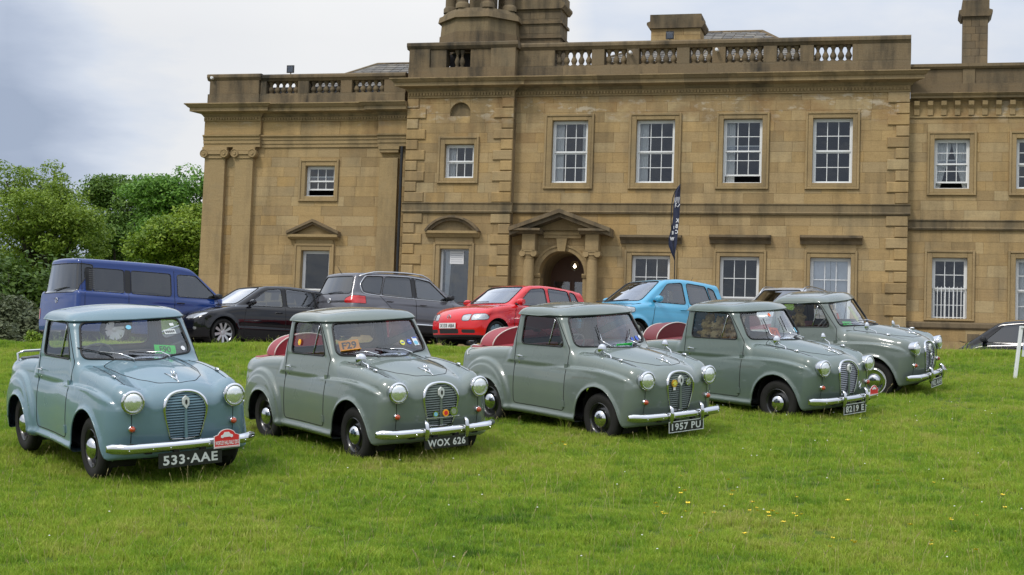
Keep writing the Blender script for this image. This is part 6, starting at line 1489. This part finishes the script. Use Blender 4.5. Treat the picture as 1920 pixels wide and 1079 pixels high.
if len(PK) == 5:
    bpy.context.view_layer.update()
    # --- first pickup
    w = kid(PK[0], 'windscreen')
    flat_on(w, 'sticker', -.06, 1.30, circ(.024, 18, 1.1), M['p_ltb'])
    s_ = flat_on(w, 'sticker', .36, 1.235, rect(.135, .052), M['plate_sil']); [flat_on(s_, 'sticker_mark', .36+d_, 1.235, rect(.016, .022), M['dash'], -.0015) for d_ in (-.044, -.022, 0, .022, .044)]
    s_ = flat_on(w, 'sticker', .40, 1.30, rect(.05, .03), M['p_white']); flat_on(w, 'tax_disc', .46, 1.075, circ(.025), M['p_white'])
    card(PK[0], 'fluorescent green card reading F90 behind the blue grey pickup windscreen', M['fluo_green'], 'F90', .27, 1.085, .23, .09, -.12, 0, simple('dark_green_ink', (.01, .16, .04), .6), -.03, .066)
    b_ = kid(PK[0], 'bumper')
    # rally plaque on the bumper
    X_, Y_, Z_ = .735, .335, .345; mb = MB()
    def plaque(par, X_, Y_, Z_, k=1.0, text=True):
        arc_ = [(.088*math.cos(t), .04+.075*math.sin(t)) for t in np.linspace(.25, PI-.25, 14)]; out = [(-.125, -.085), (.125, -.085), (.125, .045), (.100, .055)]+arc_+[(-.100, .055), (-.125, .045)]
        o = None
        for nm, sc_, dx, mt in (('rally_plaque', 1.0, 0, M['p_white']), ('plaque_field', .94, .0012, M['p_red'])):
            mb = MB(); P = [(Y_+a*k*sc_, Z_+b*k*sc_*.85) for a, b in out]; mb.prism(P, X_-.004+dx, X_+dx+.0012, 'x'); q = mb.build(nm, mt, par if o is None else o)
            if o is None: o = q
        o['label'] = 'red and white rally plaque fixed to the bumper'
        mb = MB(); car_ = [(-.058, .028), (-.056, .050), (-.035, .058), (-.024, .082), (.020, .082), (.034, .060), (.056, .052), (.060, .030), (.045, .020), (.03, .030), (-.028, .030), (-.04, .020)]
        mb.prism([(Y_+a*k, Z_+b*k*.85) for a, b in car_], X_+.002, X_+.0045, 'x'); mb.build('plaque_car', M['p_white'], o)
        mb = MB(); mb.prism([(Y_+a*k, Z_+b*k*.85) for a, b in ((-.115, -.075), (.115, -.075), (.115, -.066), (-.115, -.066))], X_+.002, X_+.0045, 'x'); mb.build('plaque_line', M['p_white'], o)
        if text: t = text_on('plaque_text', 'WORTLEY HALL RALLY 2015', .038*k, M['p_white'], o, (X_+.004, Y_, Z_-.025*k), (PI/2, 0, PI/2)); ww = max(v.co.x for v in t.data.vertices)*2; t.scale = (.225*k/ww, 1, 1)
        return o
    plaque(b_, X_, Y_, Z_)
    # --- second pickup
    w = kid(PK[1], 'windscreen')
    s_ = flat_on(w, 'sticker', .235, 1.125, circ(.032), M['p_yel']); flat_on(s_, 'sticker_mark', .235, 1.125, rect(.036, .012), M['p_blue'], -.0015)
    s_ = flat_on(w, 'sticker', .335, 1.128, circ(.031), M['p_blue']); flat_on(s_, 'sticker_mark', .335, 1.128, rect(.034, .010), M['p_white'], -.0015)
    s_ = flat_on(w, 'sticker', .43, 1.125, rect(.078, .10), M['p_white']); flat_on(s_, 'sticker_spot', .43, 1.11, circ(.026, 16, 1.2), M['p_ltb'], -.0015); flat_on(s_, 'sticker_stripe', .43, 1.163, rect(.062, .014), M['p_blue'], -.0015)
    card(PK[1], 'folded orange card reading F29 on the dashboard of the second pickup', M['fluo_orange'], 'F29', -.385, 1.135, .215, .125, .10, .045, None, -.022, .085)
    P_ = drape(pbody, [(-1.27, -1.2, 1.13)], (0, 1, 0), 0)[0]; mb = MB()
    disc(mb, (P_[0], P_[1]-.004, P_[2]), (0, -1, .15), .034, .003, 18); rs_ = mb.build('rosette_sticker', M['fluo_orange'], PK[1]); mb = MB(); disc(mb, (P_[0], P_[1]-.008, P_[2]), (0, -1, .15), .018, .002, 14); mb.build('rosette_centre', M['p_yel'], rs_)
    gi = kid(PK[1], 'grille'); xx = face_x(0, .47)
    mb = MB(); mb.tube([(xx+.03, -.19, .455), (xx+.035, 0, .452), (xx+.03, .20, .458)], .006, 6); bb = mb.build('badge_bar', M['chrome'], PK[1], smooth=60)
    for y_, c1, c2, r_ in ((-.085, M['chrome'], M['p_ltb'], .032), (.035, M['fluo_orange'], M['p_red'], .036), (.13, M['chrome'], M['alloy'], .045)):
        mb = MB(); disc(mb, (xx+.034, y_, .455+r_+.005), (1, 0, 0), r_, .006, 18); bd = mb.build('badge', c1, bb); mb = MB(); disc(mb, (xx+.040, y_, .455+r_+.005), (1, 0, 0), r_*.62, .003, 16); mb.build('badge_centre', c2, bd)
        mb = MB(); mb.box(xx+.030, xx+.036, y_-.006, y_+.006, .445, .47); mb.build('badge_stem', M['chrome'], bd)
    # --- third pickup : badges on the grille, stickers
    w = kid(PK[2], 'windscreen'); gi = kid(PK[2], 'grille'); xx = face_x(.1, .70)
    for y_, z_, mt, mt2 in ((-.105, .675, simple('gold_badge', (.75, .42, .06), .3, .6), M['p_yel']), (.11, .68, M['chrome'], M['alloy'])):
        mb = MB(); disc(mb, (xx+.012, y_, z_), (1, 0, 0), .042, .010, 18); bd = mb.build('badge', mt, gi); mb = MB(); disc(mb, (xx+.022, y_, z_), (1, 0, 0), .022, .006, 12); mb.build('badge_boss', mt2, bd)
        for t in range(6): a_ = t*PI/3; mb = MB(); mb.tube([(xx+.024, y_+.02*math.cos(a_), z_+.02*math.sin(a_)), (xx+.024, y_+.036*math.cos(a_), z_+.036*math.sin(a_))], .004, 4); mb.build('badge_ray', mt2, bd)
    mb = MB(); mb.box(xx+.012, xx+.02, -.118, -.092, .60, .635); mb.build('badge_tab', M['p_white'], gi)
    flat_on(w, 'sticker', .40, 1.075, circ(.033), M['p_blue']); flat_on(w, 'sticker', .475, 1.08, circ(.028), M['p_white']); flat_on(w, 'sticker', .30, 1.07, circ(.026), M['p_blue'])
    card(PK[2], 'green card lying flat along the windscreen foot of the 1957 PU pickup', M['fluo_green'], '', .10, 1.045, .30, .018, -.02, .05, None, -.05)
    # --- fourth
    w = kid(PK[3], 'windscreen'); flat_on(w, 'sticker', -.02, 1.315, circ(.026), M['fluo_red']); flat_on(w, 'sticker', .47, 1.09, rect(.05, .07), M['p_ltb']); flat_on(w, 'sticker', .40, 1.09, circ(.026), M['p_white'])
    card(PK[3], 'red orange card reading F2 behind the windscreen of pickup 8219 E', M['fluo_red'], 'F2', -.02, 1.12, .17, .145, -.15, 0, simple('dark_orange_ink', (.5, .05, .02), .6), -.06, .08)
    plaque(kid(PK[3], 'bumper'), .74, .36, .40, .72, False)
    mb = MB(); xx = face_x(.27, .47); mb.tube([(xx+.012, .27+.030*math.sin(t), .47+.045*math.cos(t)) for t in np.linspace(0, 2*PI, 15)[:-1]], .005, 5, closed=True); mb.tube([(xx+.012, .26, .44), (xx+.016, .28, .48)], .012, 5); mb.build('wing_badge', M['chrome'], PK[3], smooth=60)
    # --- fifth
    w = kid(PK[4], 'windscreen'); card(PK[4], 'tall yellow paper behind the windscreen of the furthest pickup', M['p_yel'], '', .08, 1.18, .13, .27, -.10, 0, None, -.05)
    card(PK[4], 'green card low behind the windscreen of the furthest pickup', M['fluo_green'], '', -.30, 1.07, .22, .06, -.1, 0, None, -.05)
    gi = kid(PK[4], 'grille'); xx = face_x(0, .58)
    mb = MB(); mb.tube([(xx+.018, .032*math.cos(t), .585+.04*math.sin(t)) for t in np.linspace(0, 2*PI, 17)[:-1]], .009, 6, closed=True); mb.build('badge', M['chrome'], gi, smooth=60)
    # rosette behind the glass of pickup two
    # --- teddy bears
    def bearf(x, y, z):
        e = lambda cx, cy, cz, a, b, c: (np.sqrt(((x-cx)/a)**2+((y-cy)/b)**2+((z-cz)/c)**2)-1)*min(a, b, c)
        f = e(0, 0, .09, .06, .065, .08); f = smin(f, e(.005, 0, .205, .055, .058, .052), .015); f = smin(f, e(.05, 0, .19, .026, .026, .02), .012)
        for sg in (-1, 1):
            f = smin(f, e(-.005, sg*.048, .252, .012, .022, .022), .008); f = smin(f, e(.045, sg*.065, .115, .045, .024, .024), .015); f = smin(f, e(.06, sg*.045, .03, .055, .028, .028), .015)
        return f
    Vb, Fb = surface(bearf, ((-.09, .14), (-.11, .11), (-.02, .30)), .010)
    fur = []
    for i, c in enumerate(((.50, .38, .16), (.58, .46, .24), (.42, .30, .13), (.55, .42, .26))): fur.append(simple('bear_fur_%s' % 'abcd'[i], c, .95, noise=.3, nscale=60, bump=1.0))
    def bear(car, lx, ly, lz, rz, sc_, mt, label):
        me = mkmesh('teddy_bear', Vb, [tuple(q) for q in Fb.tolist()], mt, 180); o = ob('teddy_bear', me); tag(o, label, 'teddy bear', 'teddy bears sitting in the pickup cabs')
        o.matrix_world = car.matrix_world @ Matrix.Translation((lx, ly, lz)) @ Matrix.Rotation(rz, 4, 'Z') @ Matrix.Scale(sc_, 4)
        mb = MB()
        for sg in (-1, 1): disc(mb, (.048, sg*.020, .220), (1, sg*.2, .2), .006, .006, 8)
        disc(mb, (.074, 0, .198), (1, 0, .2), .009, .007, 8)
        for nm, k in (('eye', 0), ('eye', 1), ('nose', 2)):
            q = MB(); c = ((.048, -.020, .220), (.048, .020, .220), (.074, 0, .198))[k]; disc(q, c, (1, 0, .2), (.006, .006, .009)[k], .006, 8); q.build(nm, M['p_black'], o)
    adj = ['leftmost in the lower row', 'second from left in the lower row', 'third from left in the lower row', 'rightmost in the lower row', 'leftmost in the upper row', 'second from left in the upper row', 'third from left in the upper row', 'rightmost in the upper row']
    for i in range(8):
        k, rw_ = i % 4, i//4
        bear(PK[3], -1.36+k*.165+rw_*.03, -.36-.06*(1-rw_), .93+rw_*.085, -PI/2+rgh.uniform(-.5, .5), 1.0+rgh.uniform(-.1, .15), fur[i % 4], 'teddy bear in the fourth pickup, '+adj[i])
    bear(PK[4], -1.28, -.30, .98, -PI/2+.3, 1.25, fur[2], 'lone brown teddy bear in the side window of the furthest pickup')
# ------------------------------------------------------------------ feather flag
M['navy'] = simple('navy_banner', (.018, .024, .055), .75)
def flag():
    X, Y = 4.53, 42.7; z0 = 1.0; base = Vector((X, Y, z0))
    r = empty('feather_flag', base); tag(r, 'tall navy feather flag with white lettering standing in front of the hall', 'flag')
    mb = MB(); pts = [(0.0, 0, 0), (-.01, 0, 2.9), (-.15, .0, 3.8), (-.14, 0, 4.5), (-.02, 0, 4.86), (.09, 0, 4.93)]
    mb.tube(clean_path(np.array(pts), False, .15, 2), .014, 6); mb.build('pole', M['black'], r, smooth=180)
    outer = [(-.03, 2.80), (-.10, 2.95), (-.19, 3.18), (-.20, 3.38), (-.12, 3.72), (-.085, 4.0), (-.09, 4.35), (-.05, 4.7), (.08, 4.93)]; inner = [(-.03, 2.80), (0.0, 3.05), (.03, 3.25), (.05, 3.5), (.07, 3.8), (.09, 4.05), (.10, 4.35), (.10, 4.7), (.09, 4.93)]
    V = []; n = 6
    for (a, za), (b, zb) in zip(outer, inner):
        for i in range(n+1): t = i/n; V.append((a+(b-a)*t, .05*math.sin(t*5+za*2), za+(zb-za)*t))
    mb = MB(); mb.add(V, [(j*(n+1)+i, j*(n+1)+i+1, (j+1)*(n+1)+i+1, (j+1)*(n+1)+i) for j in range(8) for i in range(n)]); b = mb.build('banner', M['navy'], r, smooth=180)
    for ch, x, z, h in (('K', .015, 3.90, .11), ('B', .005, 3.74, .11), ('C', .01, 3.58, .11), ('E', -.10, 3.55, .09), ('W', -.11, 3.38, .10), ('I', -.07, 3.70, .08)):
        o = text_on('banner_letter', ch, h, M['p_white'], b, (x, -.07, z), (PI/2, 0, 0)); o.scale = (-.8, 1, 1)
    mb = MB()
    for k in range(5): mb.tube([(-.05+k*.024, -.075, 4.40+.03*math.sin(k)), (-.02+k*.022, -.075, 4.56)], .005, 4)
    mb.tube([(-.06, -.075, 4.54), (-.07, -.075, 4.45), (-.04, -.075, 4.36), (-.05, -.075, 4.26)], .007, 4); mb.tube([(.0, -.075, 4.40), (-.05, -.075, 4.32), (.03, -.075, 4.28), (.08, -.075, 4.36)], .010, 4)
    e = mb.build('emblem', M['p_white'], b); e['kind'] = 'stuff'
flag()
# ------------------------------------------------------------------ white post with a notice at the right edge
def post():
    P_ = ray_at(1902, 718, 24.5); X, Y = P_.x, P_.y; z = P_.z-.02; r = empty('notice_stand', (X, Y, z)); tag(r, 'leaning white wooden notice stand at the right edge of the lawn', 'notice stand')
    r.rotation_euler = (.0, .11, 0)
    mb = MB(); mb.stone(-.026, .026, -.024, .024, -.1, .93, .006); mb.build('stake', M['white_paint'], r)
    mb = MB(); mb.stone(.52, .59, -.03, .03, -.1, .93, .006); mb.build('stake', M['white_paint'], r)
    mb = MB(); mb.box(-.02, .60, -.045, -.033, .905, .935); mb.build('top_rail', M['white_paint'], r)
    mb = MB(); mb.box(.05, .34, -.046, -.034, .45, .80); n_ = mb.build('notice_board', M['plate_sil'], r)
    mb = MB(); mb.box(.06, .14, -.052, -.047, .56, .70); mb.build('blue_logo', M['p_blue'], n_)
post()
# ------------------------------------------------------------------ buttercups
def flowers():
    mb = MB(); mb.tube([(0, 0, -.02), (.006, .0, .05), (.0, .004, .105)], [.0016, .0014, .0012], 4); stem = mb
    green = simple('flower_stem', (.10, .20, .03), .6); yel = simple('buttercup_petal', (.85, .62, .02), .35)
    sm = mkmesh('stem', stem.V, stem.F, green); mb = MB(); V = []
    for k in range(5):
        a = k*2*PI/5; c, s_ = math.cos(a), math.sin(a); pr = [(0, 0, 0), (.008, -.009, .004), (.016, -.007, .009), (.018, 0, .011), (.016, .007, .009), (.008, .009, .004)]
        mb.add([(x*c-y*s_, x*s_+y*c, z+.105) for x, y, z in pr], [tuple(range(6))])
    pm_ = mkmesh('petals', mb.V, mb.F, yel)
    px = [(1275,892),(1281,920),(1283,925),(1278,928),(1290,951),(1283,957),(1297,1005),(1232,953),(1246,965),(1243,958),(1252,962),(1312,1000),(1233,948),(1320,964),(1338,965),(1360,944),(1365,903),(1374,927),(1373,930),(1409,950),(1415,952),(1421,958),(1406,955),(1439,962),(1445,966),(1444,972),(1455,968),(1487,964),(1493,932),(1470,985),(1496,966),(1504,970),(1592,944),(1600,1013),(1606,1016),(1646,905),(1645,909),(1558,1024),(1603,1018),(1748,904),(1706,989),(1786,974),(1783,978),(1792,994),(1828,965),(1745,1017),(1748,1021),(1831,1039),(1877,934),(1885,957),(709,797),(1033,833),(1054,832),(1060,834),(1400,1005),(1558,1010)]
    f_, lx = FPX, None
    for i, (u, v) in enumerate(px):
        x = (u-960)/f_; y = (539.5-v)/f_; c, s_ = math.cos(ROLL), math.sin(ROLL); x, y = x*c-y*s_, x*s_+y*c; c, s_ = math.cos(PITCH), math.sin(PITCH); d = Vector((x, c-y*s_, s_+y*c))
        t = 10.0
        for _ in range(30): P = d*t; t += (P.z-float(gz(P.x, P.y, True))-.10)/(.2) * .9
        P = d*t; z = float(gz(P.x, P.y))
        r = ob('buttercup', sm, None, loc=(P.x, P.y, z), rot=(rgh.uniform(-.15, .15), rgh.uniform(-.15, .15), rgh.uniform(0, 6)), scale=(1, 1, 1)); k = rgh.uniform(.8, 1.25); r.scale = (k, k, k)
        ob('petals', pm_, r); tag(r, 'single yellow buttercup flower on a thin stem in the lawn', 'flower', 'yellow buttercups scattered in the front right lawn')
flowers()
# white daisies / clover heads and seed stalks : too many and small to count
def specks():
    mb = MB(); rg = np.random.RandomState(8)
    for _ in range(170):
        y = rg.uniform(9, 29); x = rg.uniform(-.36, .36)*y
        if rg.rand() < .5: x = 4+rg.normal(0, 3)
        z = float(gz(x, y))+.045+rg.uniform(0, .02); r = .008; mb.lathe([(r, 0), (r*.6, .004), (0, .006)], (x, y, z), 'z', 6)
    o = mb.build('daisies', simple('daisy_white', (.75, .73, .70), .6)); tag(o, 'tiny white daisies dotted through the grass', kind='stuff')
    mb = MB()
    for _ in range(2600):
        y = rg.uniform(9, 29.4); x = rg.uniform(-.37, .37)*y; z = float(gz(x, y)); h = rg.uniform(.09, .22); lx, ly = rg.normal(0, .25, 2)*h
        mb.tube([(x, y, z), (x+lx*.4, y+ly*.4, z+h*.6), (x+lx, y+ly, z+h*.95)], [.0013, .0011, .0009], 3, cap=False); mb.tube([(x+lx*.8, y+ly*.8, z+h*.86), (x+lx, y+ly, z+h)], [.003, .0012], 3, cap=False)
    o = mb.build('grass_seed_stalks', simple('seed_stalk', (.36, .30, .14), .8)); tag(o, 'thin straw coloured seed stalks standing in the grass', kind='stuff')
specks()
# ------------------------------------------------------------------ trees and shrubs
def leaf_mat(name, c1, c2, c3):
    m, nt, b = new_mat(name); ge = N(nt, 'ShaderNodeNewGeometry'); t = N(nt, 'ShaderNodeTexNoise', i_Scale=.6, i_Detail=3.0); L(nt, ge.outputs['Position'], t.inputs['Vector'])
    v = mathn(nt, 'ADD', mathn(nt, 'MULTIPLY', ge.outputs['Random Per Island'], .5), mathn(nt, 'MULTIPLY', t.outputs[0], .5)); c = ramp(nt, v, [(.2, c1), (.5, c2), (.8, c3)])
    L(nt, c, b.inputs['Base Color']); b.inputs['Roughness'].default_value = .5; b.inputs['Specular IOR Level'].default_value = .3
    tl = N(nt, 'ShaderNodeBsdfTranslucent'); L(nt, c, tl.inputs[0]); mx = N(nt, 'ShaderNodeMixShader', i_Fac=.3); L(nt, b.outputs[0], mx.inputs[1]); L(nt, tl.outputs[0], mx.inputs[2]); L(nt, mx.outputs[0], nt.nodes['Material Output'].inputs[0]); return m
M['bark'] = simple('bark', (.05, .042, .03), .95, noise=.4, nscale=6, bump=.6)
def leaves(rg, C, Rc, n, size, flat=.6, droop=0.0):
    """C cluster centres (k,3), Rc cluster radius: n leaf quads per cluster"""
    k = len(C); c = np.repeat(C, n, 0); N_ = len(c); d = rg.normal(0, 1, (N_, 3)); d /= np.linalg.norm(d, axis=1)[:, None]; r = rg.uniform(.35, 1, N_)**.5
    p = c+d*(r*np.repeat(Rc, n))[:, None]*np.array([1, 1, flat]); p[:, 2] -= droop*rg.uniform(0, 1, N_)
    nrm = d*.6+np.array([0, 0, .7])+rg.normal(0, .5, (N_, 3)); nrm /= np.linalg.norm(nrm, axis=1)[:, None]; t = np.cross(nrm, rg.normal(0, 1, (N_, 3))); t /= np.linalg.norm(t, axis=1)[:, None]+1e-9; u = np.cross(nrm, t)
    s = size*rg.uniform(.6, 1.3, N_)[:, None]; V = np.stack([p-t*s, p+u*s*.5, p+t*s, p-u*s*.5], 1).reshape(-1, 3); F = np.arange(N_*4).reshape(-1, 4); return V, F
def fast_mesh(name, V, F, mat):
    me = bpy.data.meshes.new(name); me.vertices.add(len(V)); me.vertices.foreach_set('co', V.astype(np.float32).ravel()); k = F.shape[1]; me.loops.add(F.size); me.loops.foreach_set('vertex_index', F.astype(np.int32).ravel())
    me.polygons.add(len(F)); me.polygons.foreach_set('loop_start', np.arange(0, F.size, k, dtype=np.int32)); me.materials.append(mat); me.update(calc_edges=True); return me
def tree(seed, X, Y, h, rx, rz, mat, label, lobes=14, ncl=330, nl=60, size=.12, bole=.3, cr=.75, name='broadleaf_tree', droop=0.0, group='trees beside the hall'):
    rg = np.random.RandomState(seed); z0 = float(gz(X, Y)); r = empty(name, (X, Y, z0)); tag(r, label, 'tree', group)
    # crown lobes
    zc = h-rz; L_ = []
    for i in range(lobes):
        d = rg.normal(0, 1, 3); d /= np.linalg.norm(d); L_.append(((d*np.array([rx, rx, rz])*rg.uniform(.35, .80)+np.array([0, 0, zc])), rg.uniform(.28, .46)*rx))
    C = []; per = ncl//lobes
    for c, rr in L_:
        d = rg.normal(0, 1, (per, 3)); d /= np.linalg.norm(d, axis=1)[:, None]; C.append(c+d*rr*rg.uniform(.55, 1.05, (per, 1))*np.array([1, 1, .8]))
    C = np.concatenate(C); C = C[C[:, 2] > h*bole*.8]; V, F = leaves(rg, C, np.full(len(C), cr)*rg.uniform(.6, 1.2, len(C)), nl, size, .5, droop)
    ob('crown', fast_mesh('crown', V, F, mat), r)
    mb = MB(); tr = h*.028; top = np.array([rg.normal(0, .2), rg.normal(0, .2), h*.62]); mb.tube([(0, 0, -.3), (0, 0, .3), tuple(top*.5), tuple(top)], [tr*1.5, tr, tr*.8, tr*.4], 9)
    tk = mb.build('trunk', M['bark'], r, smooth=180)
    for c, rr in L_:
        zs = rg.uniform(.25, .55)*h; a = np.array([top[0]*zs/h, top[1]*zs/h, zs]); mid = a*.5+c*.5+np.array([0, 0, -.06*h]); mb = MB(); mb.tube(clean_path(np.array([a, mid, c]), False, .6, 1), list(np.linspace(tr*.45, tr*.12, max(4, int(np.linalg.norm(clean_path(np.array([a, mid, c]), False, .6, 1)[0]*0))+len(clean_path(np.array([a, mid, c]), False, .6, 1))))), 6); mb.build('limb', M['bark'], tk, smooth=180)
    return r
M['leaf_a'] = leaf_mat('beech_leaves', (.105, .18, .018), (.19, .28, .030), (.29, .38, .045)); M['leaf_b'] = leaf_mat('dark_leaves', (.065, .135, .022), (.12, .21, .032), (.18, .29, .045)); M['leaf_c'] = leaf_mat('sycamore_leaves', (.07, .17, .025), (.13, .27, .035), (.21, .37, .05)); M['leaf_d'] = leaf_mat('lime_leaves', (.10, .18, .015), (.19, .29, .022), (.29, .38, .04))
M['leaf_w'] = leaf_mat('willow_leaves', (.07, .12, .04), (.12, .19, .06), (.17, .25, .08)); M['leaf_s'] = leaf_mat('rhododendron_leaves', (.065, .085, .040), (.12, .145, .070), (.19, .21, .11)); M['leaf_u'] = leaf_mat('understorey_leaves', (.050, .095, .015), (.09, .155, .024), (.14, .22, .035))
def tree_px(seed, u, vtop, Y, wpx, hpx, mat, label, **kw):
    P = ray_at(u, vtop, Y); z0 = float(gz(P.x, Y)); sc = Y/FPX; return tree(seed, P.x, Y, P.z-z0, wpx*sc/2, hpx*sc/2, mat, label, **kw)
tree_px(1, 88, 272, 84, 290, 290, M['leaf_a'], 'spreading olive green tree with dark forked trunk, left of the dark tree', lobes=26, ncl=430, nl=100, size=0.094, cr=.85)
tree_px(2, 232, 302, 92, 190, 250, M['leaf_b'], 'dark green tree standing between the olive tree and the bright green one', lobes=16, ncl=330, nl=100, size=0.108, cr=.9)
tree_px(3, 335, 284, 78, 190, 240, M['leaf_c'], 'bright mid green tree beside the left corner of the hall', lobes=20, ncl=400, nl=100, size=0.101, cr=.8)
tree_px(4, 335, 372, 66, 180, 210, M['leaf_d'], 'yellow green young tree above the roof of the blue van', lobes=14, ncl=420, nl=100, size=0.086, cr=.7, bole=.1)
tree_px(5, -55, 430, 60, 150, 260, M['leaf_w'], 'pale willow cut off by the left edge', lobes=10, ncl=300, nl=100, size=0.065, cr=.6, bole=.05, droop=1.2, name='willow_tree')
tree_px(8, -90, 330, 95, 220, 300, M['leaf_c'], 'tall green tree behind the willow outside the left edge', lobes=12, ncl=360, nl=50, size=0.115, cr=1.0)
def bush(seed, u, vtop, Y, wpx, mat, label, size, n=260, nl=70, cr=.35, name='shrub', depth=.8, group='shrubs at the left'):
    rg = np.random.RandomState(seed); P = ray_at(u, vtop, Y); z0 = float(gz(P.x, Y)); h = max(.4, P.z-z0); w = wpx*Y/FPX/2; r = empty(name, (P.x, Y, z0)); tag(r, label, 'shrub', group)
    d = rg.normal(0, 1, (n, 3)); d[:, 2] = np.abs(d[:, 2]); d /= np.linalg.norm(d, axis=1)[:, None]; C = d*np.array([w, w*depth, h*.93])*rg.uniform(.55, 1.0, (n, 1)); C[:, 2] += rg.uniform(-.1, .1, n)*h
    V, F = leaves(rg, C, np.full(n, cr)*rg.uniform(.6, 1.2, n), nl, size, .8); ob('foliage', fast_mesh('foliage', V, F, mat), r)
    for k in range(5):
        a = rg.uniform(0, 2*PI); mb = MB(); mb.tube([(0, 0, -.1), (.2*w*math.cos(a), .2*w*math.sin(a), h*.4), (.5*w*math.cos(a), .5*w*math.sin(a), h*.75)], [.05, .04, .02], 6); mb.build('stem', M['bark'], r, smooth=180)
    return r
bush(11, 18, 562, 44, 150, M['leaf_s'], 'rounded grey green rhododendron, topmost of the clump left of the van', .07, 420, 80, .35, 'rhododendron')
bush(12, 62, 590, 42.5, 70, M['leaf_s'], 'lower rhododendron lobe nearest the rear of the blue van', .07, 220, 70, .3, 'rhododendron')
bush(13, -30, 600, 41, 120, M['leaf_s'], 'rhododendron lobe cut off by the left edge', .07, 260, 70, .3, 'rhododendron')
bush(14, 66, 640, 29.7, 40, M['leaf_d'], 'small bright green weed clump on the lawn edge behind the first pickup', .03, 60, 40, .08, 'weed_clump', group=None)
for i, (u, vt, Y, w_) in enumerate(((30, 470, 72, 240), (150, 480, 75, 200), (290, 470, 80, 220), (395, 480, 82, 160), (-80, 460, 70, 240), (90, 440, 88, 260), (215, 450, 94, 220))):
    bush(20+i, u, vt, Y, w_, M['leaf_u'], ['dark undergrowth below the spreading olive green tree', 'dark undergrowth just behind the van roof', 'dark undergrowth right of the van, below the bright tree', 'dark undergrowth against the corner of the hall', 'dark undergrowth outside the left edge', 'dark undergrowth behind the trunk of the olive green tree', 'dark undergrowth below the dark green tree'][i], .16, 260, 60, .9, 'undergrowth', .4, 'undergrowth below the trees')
bush(31, 142, 622, 30.2, 10, M['leaf_d'], 'single sprig of weed by the black hatchback', .03, 8, 12, .05, 'weed_clump', group=None)
